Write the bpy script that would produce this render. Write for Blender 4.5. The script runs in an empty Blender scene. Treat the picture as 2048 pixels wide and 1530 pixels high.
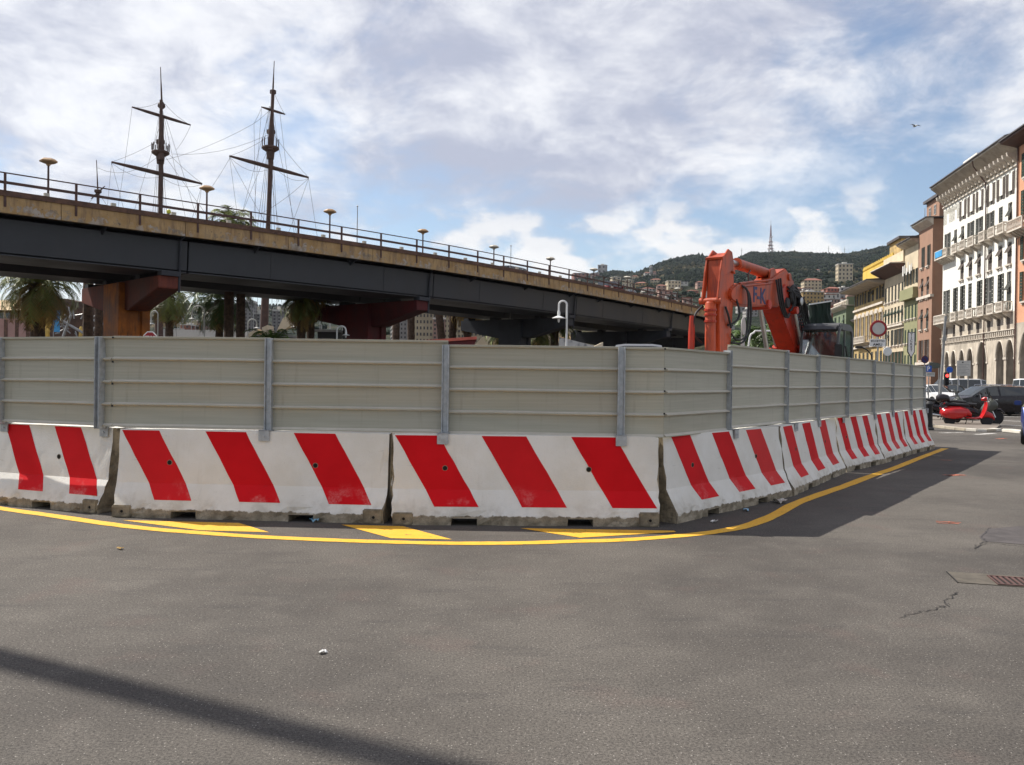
import bpy, bmesh, math, random
from mathutils import Vector, Matrix, noise as mnoise
random.seed(7)
R = math.radians
sc = bpy.context.scene
col = sc.collection

# ------------------------------------------------------------------ camera
F, CX, CY, CAMH = 1740.0, 1024.0, 765.0, 1.6
PITCH, ROLL = math.atan(10.0 / F), R(0.74)
fw = Vector((0, math.cos(PITCH), -math.sin(PITCH)))
r0 = Vector((1, 0, 0)); u0 = Vector((0, math.sin(PITCH), math.cos(PITCH)))
c_r = math.cos(ROLL) * r0 + math.sin(ROLL) * u0
c_u = -math.sin(ROLL) * r0 + math.cos(ROLL) * u0
camd = bpy.data.cameras.new('camera'); cam = bpy.data.objects.new('camera', camd); col.objects.link(cam)
m3 = Matrix((c_r, c_u, -fw)).transposed()
cam.matrix_world = Matrix.Translation((0, 0, CAMH)) @ m3.to_4x4()
camd.sensor_width = 36.0; camd.lens = 36.0 * F / 2048.0
camd.clip_start = 0.1; camd.clip_end = 12000
sc.camera = cam

def ray(px, py):
    return c_r * ((px - CX) / F) + c_u * ((CY - py) / F) + fw
def P(px, py, Y):                       # the place seen at that pixel, Y metres ahead
    d = ray(px, py); return Vector((0, 0, CAMH)) + d * (Y / d.y)
def G(px, py, z=0.0):                   # the place on the ground seen at that pixel
    d = ray(px, py); return Vector((0, 0, CAMH)) + d * ((z - CAMH) / d.z)

# ------------------------------------------------------------------ light
SUN = Vector((-1.46, 0.74, 1.97)).normalized()
EL = math.asin(SUN.z); AZ = math.atan2(SUN.x, SUN.y)
ld = bpy.data.lights.new('sun', 'SUN'); ld.energy = 5.0; ld.angle = R(0.53); ld.color = (1.0, 0.95, 0.87)
lo = bpy.data.objects.new('sun', ld); col.objects.link(lo)
lo.rotation_euler = SUN.to_track_quat('Z', 'Y').to_euler(); lo.location = SUN * 60

W = bpy.data.worlds.new('World'); sc.world = W; W.use_nodes = True
def graph(nt):
    nt.nodes.clear()
    def N(t, **k):
        n = nt.nodes.new(t)
        for a, b in k.items(): setattr(n, a, b)
        return n
    def S(sock, v):
        if isinstance(v, (int, float)): sock.default_value = v
        elif isinstance(v, (tuple, list)): sock.default_value = tuple(v) if len(v) == len(sock.default_value) else tuple(v) + (1.0,)
        else: nt.links.new(v, sock)
    def M(op, a, b=0.0, c=0.0, clamp=False):
        n = N('ShaderNodeMath', operation=op); n.use_clamp = clamp
        S(n.inputs[0], a); S(n.inputs[1], b); S(n.inputs[2], c); return n.outputs[0]
    def MR(v, a, b, c=0.0, d=1.0, smooth=True):
        n = N('ShaderNodeMapRange'); n.interpolation_type = 'SMOOTHSTEP' if smooth else 'LINEAR'
        S(n.inputs[0], v); S(n.inputs[1], a); S(n.inputs[2], b); S(n.inputs[3], c); S(n.inputs[4], d); return n.outputs[0]
    def MIX(f, a, b, blend='MIX'):
        n = N('ShaderNodeMix', data_type='RGBA', blend_type=blend)
        S(n.inputs[0], f); S(n.inputs[6], a); S(n.inputs[7], b); return n.outputs[2]
    def NOISE(vec, scale, detail=4, rough=0.55, dist=0.0, dim='3D'):
        n = N('ShaderNodeTexNoise', noise_dimensions=dim)
        if vec is not None: nt.links.new(vec, n.inputs['Vector'])
        S(n.inputs['Scale'], scale); S(n.inputs['Detail'], detail); S(n.inputs['Roughness'], rough); S(n.inputs['Distortion'], dist)
        return n.outputs['Fac']
    def VEC(x, y, z):
        n = N('ShaderNodeCombineXYZ'); S(n.inputs[0], x); S(n.inputs[1], y); S(n.inputs[2], z); return n.outputs[0]
    def SEP(v):
        n = N('ShaderNodeSeparateXYZ'); nt.links.new(v, n.inputs[0]); return n.outputs
    return N, S, M, MR, MIX, NOISE, VEC, SEP

def make_world():
    nt = W.node_tree
    N, S, M, MR, MIX, NOISE, VEC, SEP = graph(nt)
    sky = N('ShaderNodeTexSky', sky_type='NISHITA'); sky.sun_disc = False
    sky.sun_elevation = EL; sky.sun_rotation = AZ; sky.altitude = 10; sky.dust_density = 0.6; sky.air_density = 1.0; sky.ozone_density = 1.6
    tc = N('ShaderNodeTexCoord'); d = SEP(tc.outputs['Generated'])
    z = M('MAXIMUM', d[2], 0.0)
    zc = M('ADD', z, 0.30)
    ux = M('DIVIDE', d[0], zc); uy = M('DIVIDE', d[1], zc)
    base = VEC(M('ADD', ux, 3.7), M('ADD', uy, 1.3), 0.0)
    n1 = NOISE(base, 1.25, 9, 0.58, 0.15)
    n2 = NOISE(VEC(M('ADD', ux, 11.0), uy, 4.0), 4.2, 9, 0.64, 0.3)
    n3 = NOISE(VEC(ux, M('ADD', uy, 20.0), 9.0), 1.35, 6, 0.55, 0.1)
    # veil of layered cloud, thinner low down
    elb = M('ADD', MR(z, 0.10, 0.30, -0.12, 0.13), M('MULTIPLY', M('SUBTRACT', n2, 0.5), 0.35))
    cov = MR(M('ADD', n1, elb), 0.40, 0.60)
    wisps = MR(n2, 0.42, 0.72, 0.0, 0.55)
    cov = M('MAXIMUM', cov, wisps)
    # heaped clouds near the horizon
    hv = VEC(M('MULTIPLY', d[0], 9.0), M('MULTIPLY', d[1], 9.0), M('MULTIPLY', z, 17.0))
    n4 = NOISE(hv, 1.0, 7, 0.52, 0.1)
    band = M('MULTIPLY', MR(z, 0.06, 0.13), MR(z, 0.17, 0.24, 1.0, 0.0))
    heap = M('MULTIPLY', MR(M('ADD', n4, M('MULTIPLY', band, 0.06)), 0.51, 0.635), band)
    # shading of the cloud: bright tops, lavender grey bellies
    sh = M('SUBTRACT', M('ADD', M('MULTIPLY', n3, 0.50), M('MULTIPLY', n2, 0.50)), MR(z, 0.29, 0.42, 0.0, 0.07))
    bel = MR(sh, 0.385, 0.575)
    ccol = MIX(bel, (0.41, 0.43, 0.525), (0.83, 0.83, 0.845))
    ccol = MIX(M('MULTIPLY', heap, 0.8), ccol, (0.84, 0.83, 0.815))
    mask = M('MAXIMUM', cov, heap)
    mask = M('ADD', M('MULTIPLY', mask, 0.88), MR(z, 0.0, 0.16, 0.30, 0.03), clamp=True)
    b1 = N('ShaderNodeBackground'); nt.links.new(sky.outputs[0], b1.inputs[0]); b1.inputs[1].default_value = 0.105
    b2 = N('ShaderNodeBackground'); nt.links.new(ccol, b2.inputs[0]); b2.inputs[1].default_value = 0.95
    mx = N('ShaderNodeMixShader'); nt.links.new(mask, mx.inputs[0]); nt.links.new(b1.outputs[0], mx.inputs[1]); nt.links.new(b2.outputs[0], mx.inputs[2])
    out = N('ShaderNodeOutputWorld'); nt.links.new(mx.outputs[0], out.inputs[0])
make_world()
sc.view_settings.view_transform = 'Standard'; sc.view_settings.look = 'None'
sc.view_settings.exposure = 0.38; sc.view_settings.gamma = 1.0; sc.view_settings.use_curve_mapping = False
sc.render.engine = 'CYCLES'
sc.cycles.use_denoising = True
sc.cycles.max_bounces = 8; sc.cycles.transparent_max_bounces = 12; sc.cycles.caustics_reflective = False; sc.cycles.caustics_refractive = False
try: sc.cycles.sample_clamp_indirect = 6.0
except Exception: pass

# ------------------------------------------------------------------ materials
def newmat(name):
    m = bpy.data.materials.new(name); m.use_nodes = True
    g = graph(m.node_tree)
    N = g[0]
    b = N('ShaderNodeBsdfPrincipled'); o = N('ShaderNodeOutputMaterial'); m.node_tree.links.new(b.outputs[0], o.inputs[0])
    return m, m.node_tree, b, g
def pm(name, c, rough=0.65, var=0.16, scale=2.5, metal=0.0, bump=0.0, bscale=30.0, dirt=None, dirtamt=0.0, streak=False, spec=0.4):
    m, nt, b, (N, S, M, MR, MIX, NOISE, VEC, SEP) = newmat(name)
    tc = N('ShaderNodeTexCoord'); v = tc.outputs['Object']
    n = NOISE(v, scale, 6, 0.6)
    lo_ = tuple(x * (1 - var) for x in c); hi = tuple(min(1, x * (1 + var)) for x in c)
    cc = MIX(MR(n, 0.3, 0.7), lo_, hi)
    if dirt:
        if streak:
            s = SEP(v); dv = VEC(M('MULTIPLY', s[0], 3.0), M('MULTIPLY', s[1], 3.0), M('MULTIPLY', s[2], 0.4))
        else: dv = v
        dn = NOISE(dv, scale * 1.7, 7, 0.62)
        cc = MIX(M('MULTIPLY', MR(dn, 0.48, 0.68), dirtamt), cc, dirt)
    nt.links.new(cc, b.inputs['Base Color'])
    rn = MR(n, 0.2, 0.8, max(0.02, rough - 0.08), min(1, rough + 0.08)); nt.links.new(rn, b.inputs['Roughness'])
    b.inputs['Metallic'].default_value = metal; b.inputs['Specular IOR Level'].default_value = spec
    if bump:
        bn = N('ShaderNodeBump'); bn.inputs['Strength'].default_value = bump; bn.inputs['Distance'].default_value = 0.01
        nt.links.new(NOISE(v, bscale, 5, 0.6), bn.inputs['Height']); nt.links.new(bn.outputs[0], b.inputs['Normal'])
    return m
def glassm(name, c=(0.03, 0.04, 0.045), rough=0.05):
    m, nt, b, g = newmat(name); b.inputs['Base Color'].default_value = (*c, 1); b.inputs['Roughness'].default_value = rough
    b.inputs['Specular IOR Level'].default_value = 0.8
    return m
def seeglass():
    m, nt, b, (N, S, M, MR, MIX, NOISE, VEC, SEP) = newmat('clear_tinted_glass')
    b.inputs['Base Color'].default_value = (0.05, 0.06, 0.065, 1); b.inputs['Roughness'].default_value = 0.04; b.inputs['Specular IOR Level'].default_value = 0.9
    tr = N('ShaderNodeBsdfTransparent'); tr.inputs[0].default_value = (0.75, 0.82, 0.82, 1)
    mx = N('ShaderNodeMixShader'); mx.inputs[0].default_value = 0.28; nt.links.new(tr.outputs[0], mx.inputs[1]); nt.links.new(b.outputs[0], mx.inputs[2])
    gl = N('ShaderNodeBsdfGlossy'); gl.inputs['Roughness'].default_value = 0.05; gl.inputs[0].default_value = (0.8, 0.85, 0.85, 1)
    m2 = N('ShaderNodeMixShader'); m2.inputs[0].default_value = 0.22; nt.links.new(mx.outputs[0], m2.inputs[1]); nt.links.new(gl.outputs[0], m2.inputs[2]); mx = m2
    nt.links.new(mx.outputs[0], [n for n in nt.nodes if n.type == 'OUTPUT_MATERIAL'][0].inputs[0]); return m
def emitm(name, c, s):
    m, nt, b, g = newmat(name); b.inputs['Base Color'].default_value = (*c, 1)
    b.inputs['Emission Color'].default_value = (*c, 1); b.inputs['Emission Strength'].default_value = s; return m

def asphalt_mat():
    m, nt, b, (N, S, M, MR, MIX, NOISE, VEC, SEP) = newmat('asphalt')
    tc = N('ShaderNodeTexCoord'); v = tc.outputs['Object']
    big = NOISE(v, 0.35, 5, 0.6); mid = NOISE(v, 2.2, 6, 0.6); s = SEP(v)
    sv = VEC(M('MULTIPLY', s[0], 0.6), M('MULTIPLY', s[1], 2.2), 0.0)
    st = NOISE(sv, 2.2, 8, 0.66, 0.3)
    fine = NOISE(v, 70.0, 3, 0.7); grit = NOISE(v, 190.0, 2, 0.6)
    big2 = NOISE(v, 0.22, 8, 0.68, 0.4)
    c = MIX(MR(M('ADD', M('MULTIPLY', big, 0.5), M('MULTIPLY', big2, 0.5)), 0.40, 0.60), (0.070, 0.0625, 0.055), (0.114, 0.102, 0.088))
    c = MIX(M('MULTIPLY', MR(st, 0.52, 0.70), 0.5), c, (0.058, 0.053, 0.049))
    ol = NOISE(v, 0.9, 7, 0.68, 0.6); c = MIX(M('MULTIPLY', MR(ol, 0.62, 0.74), 0.35), c, (0.050, 0.045, 0.042))
    rd_ = NOISE(v, 1.3, 5, 0.6); c = MIX(M('MULTIPLY', MR(rd_, 0.55, 0.7), 0.3), c, (0.125, 0.088, 0.076))
    c = MIX(M('MULTIPLY', MR(mid, 0.5, 0.75), 0.25), c, (0.165, 0.148, 0.128))
    sp = M('ADD', M('MULTIPLY', fine, 0.55), M('MULTIPLY', grit, 0.45))
    k = MR(sp, 0.30, 0.70, 0.0, 2.0, False)
    mul = N('ShaderNodeVectorMath', operation='SCALE'); nt.links.new(c, mul.inputs[0]); nt.links.new(k, mul.inputs['Scale'])
    vo = N('ShaderNodeTexVoronoi'); vo.inputs['Scale'].default_value = 75.0; nt.links.new(v, vo.inputs['Vector'])
    sepc = SEP(vo.outputs['Color'])
    chip = M('MULTIPLY', MR(vo.outputs['Distance'], 0.16, 0.30, 1.0, 0.0), M('GREATER_THAN', sepc[0], 0.88))
    c2 = MIX(M('MULTIPLY', chip, 0.75), mul.outputs[0], (0.40, 0.37, 0.33))
    hole = M('MULTIPLY', MR(vo.outputs['Distance'], 0.2, 0.35, 1.0, 0.0), M('LESS_THAN', sepc[1], 0.10))
    c2 = MIX(M('MULTIPLY', hole, 0.8), c2, (0.028, 0.026, 0.025))
    nt.links.new(c2, b.inputs['Base Color']); b.inputs['Roughness'].default_value = 0.88; b.inputs['Specular IOR Level'].default_value = 0.25
    bn = N('ShaderNodeBump'); bn.inputs['Strength'].default_value = 0.55; bn.inputs['Distance'].default_value = 0.006
    nt.links.new(sp, bn.inputs['Height']); nt.links.new(bn.outputs[0], b.inputs['Normal'])
    return m
def barrier_mat():
    m, nt, b, (N, S, M, MR, MIX, NOISE, VEC, SEP) = newmat('white_painted_concrete')
    tc = N('ShaderNodeTexCoord'); v = tc.outputs['Object']; s = SEP(v)
    n = NOISE(v, 9.0, 6, 0.65); nf = NOISE(v, 60.0, 4, 0.6); nb = NOISE(v, 1.6, 5, 0.6)
    paint = MIX(MR(nb, 0.3, 0.7), (0.80, 0.78, 0.73), (0.70, 0.67, 0.60))
    paint = MIX(M('MULTIPLY', MR(nf, 0.60, 0.74), 0.30), paint, (0.45, 0.42, 0.37))
    dv = VEC(M('MULTIPLY', s[0], 5.0), s[1], M('MULTIPLY', s[2], 0.9))
    dr = NOISE(dv, 2.5, 5, 0.6); paint = MIX(M('MULTIPLY', MR(dr, 0.55, 0.75), 0.16), paint, (0.40, 0.35, 0.28))
    sc_ = NOISE(VEC(M('MULTIPLY', s[0], 2.2), s[1], M('MULTIPLY', s[2], 14.0)), 1.0, 6, 0.7, 0.6)
    inf = N('ShaderNodeObjectInfo')
    paint = MIX(M('MULTIPLY', M('MULTIPLY', MR(sc_, 0.62, 0.70), MR(nb, 0.42, 0.60)), 0.6), paint, (0.20, 0.18, 0.16))
    grime = M('MULTIPLY', MR(s[2], 0.34, 0.12), MR(NOISE(v, 4.0, 6, 0.65), 0.42, 0.68))
    paint = MIX(M('MULTIPLY', grime, 0.45), paint, (0.36, 0.31, 0.24))
    conc = MIX(MR(n, 0.3, 0.7), (0.20, 0.165, 0.115), (0.40, 0.34, 0.25))
    conc = MIX(M('MULTIPLY', MR(nf, 0.5, 0.7), 0.5), conc, (0.10, 0.085, 0.06))
    edge = M('ADD', s[2], M('MULTIPLY', M('SUBTRACT', n, 0.5), 0.10))
    f = MR(edge, 0.092, 0.104)
    big = NOISE(v, 3.2, 5, 0.62)
    chip = MR(M('ADD', M('MULTIPLY', big, 0.7), M('MULTIPLY', n, 0.3)), 0.70, 0.72)
    f = M('MULTIPLY', f, M('SUBTRACT', 1.0, chip))
    nt.links.new(MIX(f, conc, paint), b.inputs['Base Color']); b.inputs['Roughness'].default_value = 0.72; b.inputs['Specular IOR Level'].default_value = 0.3
    bn = N('ShaderNodeBump'); bn.inputs['Strength'].default_value = 0.35; bn.inputs['Distance'].default_value = 0.008
    nt.links.new(M('ADD', nf, M('MULTIPLY', n, M('SUBTRACT', 1.6, f))), bn.inputs['Height']); nt.links.new(bn.outputs[0], b.inputs['Normal'])
    return m
def stripe_mat():
    m, nt, b, (N, S, M, MR, MIX, NOISE, VEC, SEP) = newmat('red_stripe_paint')
    tc = N('ShaderNodeTexCoord'); v = tc.outputs['Object']
    inf = N('ShaderNodeObjectInfo')
    n = NOISE(v, 1.5, 5, 0.6); nf = NOISE(v, 45.0, 5, 0.7)
    c = MIX(MR(n, 0.3, 0.7), (0.56, 0.002, 0.006), (0.66, 0.004, 0.010))
    s = SEP(v)
    wear = M('MULTIPLY', MR(s[2], 0.45, 0.2), MR(NOISE(VEC(M('ADD', s[0], M('MULTIPLY', inf.outputs['Random'], 30.0)), s[1], s[2]), 3.0, 4, 0.6), 0.52, 0.66))
    c = MIX(M('MULTIPLY', wear, MR(nf, 0.30, 0.75, 0.03, 0.45)), c, (0.72, 0.45, 0.42))
    c = MIX(M('MULTIPLY', MR(nf, 0.66, 0.74), 0.35), c, (0.22, 0.01, 0.012))
    c = MIX(M('MULTIPLY', MR(inf.outputs['Random'], 0.55, 1.0), 0.16), c, (0.62, 0.16, 0.14))
    sc_ = NOISE(VEC(M('MULTIPLY', s[0], 2.5), s[1], M('MULTIPLY', s[2], 12.0)), 1.3, 6, 0.7, 0.6)
    c = MIX(M('MULTIPLY', MR(sc_, 0.66, 0.74), 0.45), c, (0.16, 0.02, 0.02))
    nt.links.new(c, b.inputs['Base Color']); b.inputs['Roughness'].default_value = 0.6; b.inputs['Specular IOR Level'].default_value = 0.15
    return m
def panel_mat():
    m, nt, b, (N, S, M, MR, MIX, NOISE, VEC, SEP) = newmat('beige_sheet_metal')
    tc = N('ShaderNodeTexCoord'); v = tc.outputs['Object']; s = SEP(v)
    sv = VEC(M('MULTIPLY', s[0], 0.5), s[1], M('MULTIPLY', s[2], 26.0))
    n = NOISE(sv, 1.6, 4, 0.6); nb = NOISE(v, 0.9, 4, 0.55)
    c = MIX(MR(n, 0.3, 0.7), (0.385, 0.37, 0.29), (0.46, 0.44, 0.35))
    c = MIX(M('MULTIPLY', MR(nb, 0.4, 0.7), 0.40), c, (0.42, 0.385, 0.31))
    dn = NOISE(VEC(M('MULTIPLY', s[0], 9.0), s[1], M('MULTIPLY', s[2], 0.8)), 1.2, 5, 0.6); c = MIX(M('MULTIPLY', MR(dn, 0.56, 0.74), 0.22), c, (0.20, 0.17, 0.12))
    inf = N('ShaderNodeObjectInfo')
    hs = N('ShaderNodeHueSaturation'); nt.links.new(c, hs.inputs['Color'])
    nt.links.new(MR(inf.outputs['Random'], 0, 1, 0.93, 1.06, False), hs.inputs['Value'])
    nt.links.new(hs.outputs[0], b.inputs['Base Color']); b.inputs['Roughness'].default_value = 0.42; b.inputs['Specular IOR Level'].default_value = 0.45
    w = N('ShaderNodeTexWave', wave_type='BANDS', bands_direction='Z'); w.inputs['Scale'].default_value = 26.0; w.inputs['Distortion'].default_value = 0.3
    nt.links.new(v, w.inputs['Vector'])
    bn = N('ShaderNodeBump'); bn.inputs['Strength'].default_value = 0.28; bn.inputs['Distance'].default_value = 0.004
    nt.links.new(M('ADD', w.outputs['Fac'], M('MULTIPLY', NOISE(v, 5.0, 3), 2.0)), bn.inputs['Height']); nt.links.new(bn.outputs[0], b.inputs['Normal'])
    return m
def parapet_mat():
    m, nt, b, (N, S, M, MR, MIX, NOISE, VEC, SEP) = newmat('peeling_yellow_parapet')
    tc = N('ShaderNodeTexCoord'); v = tc.outputs['Object']; s = SEP(v)
    n = NOISE(v, 1.2, 7, 0.65); st = NOISE(VEC(M('MULTIPLY', s[0], 4.0), M('MULTIPLY', s[1], 4.0), M('MULTIPLY', s[2], 0.7)), 0.8, 6, 0.65)
    c = MIX(MR(n, 0.3, 0.7), (0.34, 0.21, 0.085), (0.46, 0.31, 0.15))
    c = MIX(M('MULTIPLY', MR(st, 0.47, 0.66), 0.75), c, (0.20, 0.13, 0.08))
    pe = NOISE(v, 2.3, 8, 0.7); low = MR(s[2], 10.2, 9.45, 0.0, 0.16)
    pf = MR(M('ADD', pe, low), 0.64, 0.67)
    pf = M('MULTIPLY', pf, MR(NOISE(v, 0.35, 3, 0.5), 0.30, 0.55)); c = MIX(M('MULTIPLY', pf, 0.7), c, MIX(MR(n, 0.4, 0.6), (0.44, 0.42, 0.40), (0.16, 0.14, 0.12)))
    c = MIX(M('MULTIPLY', MR(NOISE(v, 3.4, 6, 0.65), 0.64, 0.68), 0.8), c, (0.11, 0.085, 0.06))
    nt.links.new(c, b.inputs['Base Color']); b.inputs['Roughness'].default_value = 0.85
    return m

def yellow_mat():
    m, nt, b, (N, S, M, MR, MIX, NOISE, VEC, SEP) = newmat('yellow_road_paint')
    v = N('ShaderNodeTexCoord').outputs['Object']
    n = NOISE(v, 5.0, 6, 0.65); f = NOISE(v, 60.0, 4, 0.7); g2 = NOISE(v, 160.0, 2, 0.6)
    c = MIX(MR(n, 0.3, 0.7), (0.76, 0.395, 0.018), (0.84, 0.465, 0.034))
    c = MIX(M('MULTIPLY', MR(n, 0.50, 0.72), 0.35), c, (0.36, 0.24, 0.07))
    c = MIX(M('MULTIPLY', MR(M('ADD', M('MULTIPLY', f, 0.6), M('MULTIPLY', g2, 0.4)), 0.555, 0.62), 0.75), c, (0.16, 0.115, 0.05))
    c = MIX(MR(NOISE(v, 11.0, 8, 0.72), 0.61, 0.65), c, (0.095, 0.080, 0.055))
    nt.links.new(c, b.inputs['Base Color']); b.inputs['Roughness'].default_value = 0.75
    bn = N('ShaderNodeBump'); bn.inputs['Strength'].default_value = 0.5; bn.inputs['Distance'].default_value = 0.005; nt.links.new(f, bn.inputs['Height']); nt.links.new(bn.outputs[0], b.inputs['Normal'])
    return m

MT = {
 'asphalt': asphalt_mat(), 'barrier': barrier_mat(), 'stripe': stripe_mat(), 'panel': panel_mat(), 'parapet': parapet_mat(),
 'rawconc': pm('raw_concrete', (0.27, 0.225, 0.155), 0.9, 0.4, 6, bump=0.7, bscale=25, dirt=(0.09, 0.075, 0.055), dirtamt=0.7),
 'galv': pm('galvanised_steel', (0.43, 0.45, 0.465), 0.45, 0.18, 14, metal=0.4, bump=0.05, bscale=60),
 'yellow': yellow_mat(),
 'black': pm('black_rubber', (0.018, 0.018, 0.02), 0.6, 0.3, 8),
 'dark': pm('unlit_black', (0.01, 0.009, 0.008), 0.9, 0.2, 8),  # near-black painted where openings would be in shade, also unlit lenses
 'coping': pm('brown_coping', (0.12, 0.065, 0.045), 0.8, 0.3, 2, dirt=(0.05, 0.03, 0.025), dirtamt=0.6),
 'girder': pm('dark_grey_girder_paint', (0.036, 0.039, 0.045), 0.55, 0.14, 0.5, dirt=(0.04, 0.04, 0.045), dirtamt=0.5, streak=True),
 'rust': pm('rust_brown_rail', (0.085, 0.045, 0.038), 0.7, 0.3, 3),
 'pier_o': pm('orange_rust_pier', (0.34, 0.105, 0.016), 0.7, 0.4, 0.8, dirt=(0.06, 0.035, 0.02), dirtamt=0.7, streak=True),
 'pier_r': pm('dark_red_pier', (0.085, 0.010, 0.011), 0.7, 0.3, 0.8, dirt=(0.06, 0.012, 0.016), dirtamt=0.6, streak=True),
 'pier_m': pm('maroon_pier', (0.135, 0.030, 0.016), 0.7, 0.3, 0.8, dirt=(0.05, 0.014, 0.016), dirtamt=0.6, streak=True),
 'pier_k': pm('blue_black_pier', (0.035, 0.037, 0.045), 0.7, 0.3, 0.8),
 'orange': pm('orange_machine_paint', (0.44, 0.064, 0.018), 0.45, 0.22, 2.2, dirt=(0.17, 0.035, 0.018), dirtamt=0.7, streak=True, bump=0.06, bscale=18),
 'orange2': pm('deep_red_orange_paint', (0.42, 0.032, 0.012), 0.45, 0.18, 2.0, dirt=(0.22, 0.03, 0.015), dirtamt=0.6, streak=True),
 'chrome': pm('bright_steel_rod', (0.42, 0.42, 0.42), 0.32, 0.1, 6, metal=0.9),
 'navy': pm('navy_lettering', (0.018, 0.022, 0.10), 0.5, 0.1, 6),
 'cabgrey': pm('charcoal_cab_paint', (0.075, 0.078, 0.082), 0.38, 0.15, 3, dirt=(0.13, 0.12, 0.11), dirtamt=0.4),
 'glass': glassm('dark_glass'), 'cabglass': seeglass(),
 'white': pm('white_paint', (0.78, 0.77, 0.74), 0.5, 0.06, 3), 'signred': pm('sign_red', (0.30, 0.014, 0.018), 0.45, 0.08, 5),
 'signblue': pm('sign_blue', (0.012, 0.10, 0.48), 0.45, 0.08, 5), 'ink': pm('black_ink', (0.02, 0.02, 0.022), 0.6, 0.1, 5),
 'signgrey': pm('faded_sign_white', (0.52, 0.50, 0.46), 0.5, 0.08, 4), 'pole': pm('grey_pole', (0.28, 0.28, 0.275), 0.5, 0.15, 4, metal=0.3),
 'lampwhite': pm('white_lamp_enamel', (0.70, 0.71, 0.69), 0.4, 0.06, 3),
 'lamphead': pm('ochre_lamp_plastic', (0.42, 0.26, 0.13), 0.6, 0.15, 3), 'lamphead2': pm('pale_lamp_plastic', (0.50, 0.46, 0.38), 0.6, 0.15, 3),
 'wood': pm('dark_mast_timber', (0.075, 0.042, 0.032), 0.7, 0.25, 1.5), 'rope': pm('tarred_rope', (0.10, 0.085, 0.08), 0.9, 0.2, 1),
 'hull': pm('brown_carved_hull', (0.085, 0.048, 0.032), 0.75, 0.4, 1.2, bump=0.4, bscale=5), 'gold': pm('gilded_carving', (0.60, 0.40, 0.10), 0.4, 0.2, 2, metal=0.3),
 'bannerblue': pm('sky_blue_banner', (0.06, 0.30, 0.58), 0.7, 0.15, 1),
 'trunk': pm('palm_trunk', (0.085, 0.055, 0.038), 0.9, 0.4, 4, bump=0.8, bscale=9),
 'frond': pm('palm_frond', (0.16, 0.185, 0.045), 0.5, 0.4, 0.8), 'frond2': pm('dry_palm_frond', (0.30, 0.20, 0.06), 0.7, 0.35, 0.8),
 'frond3': pm('fresh_palm_frond', (0.075, 0.12, 0.026), 0.45, 0.35, 0.8),
}

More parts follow.
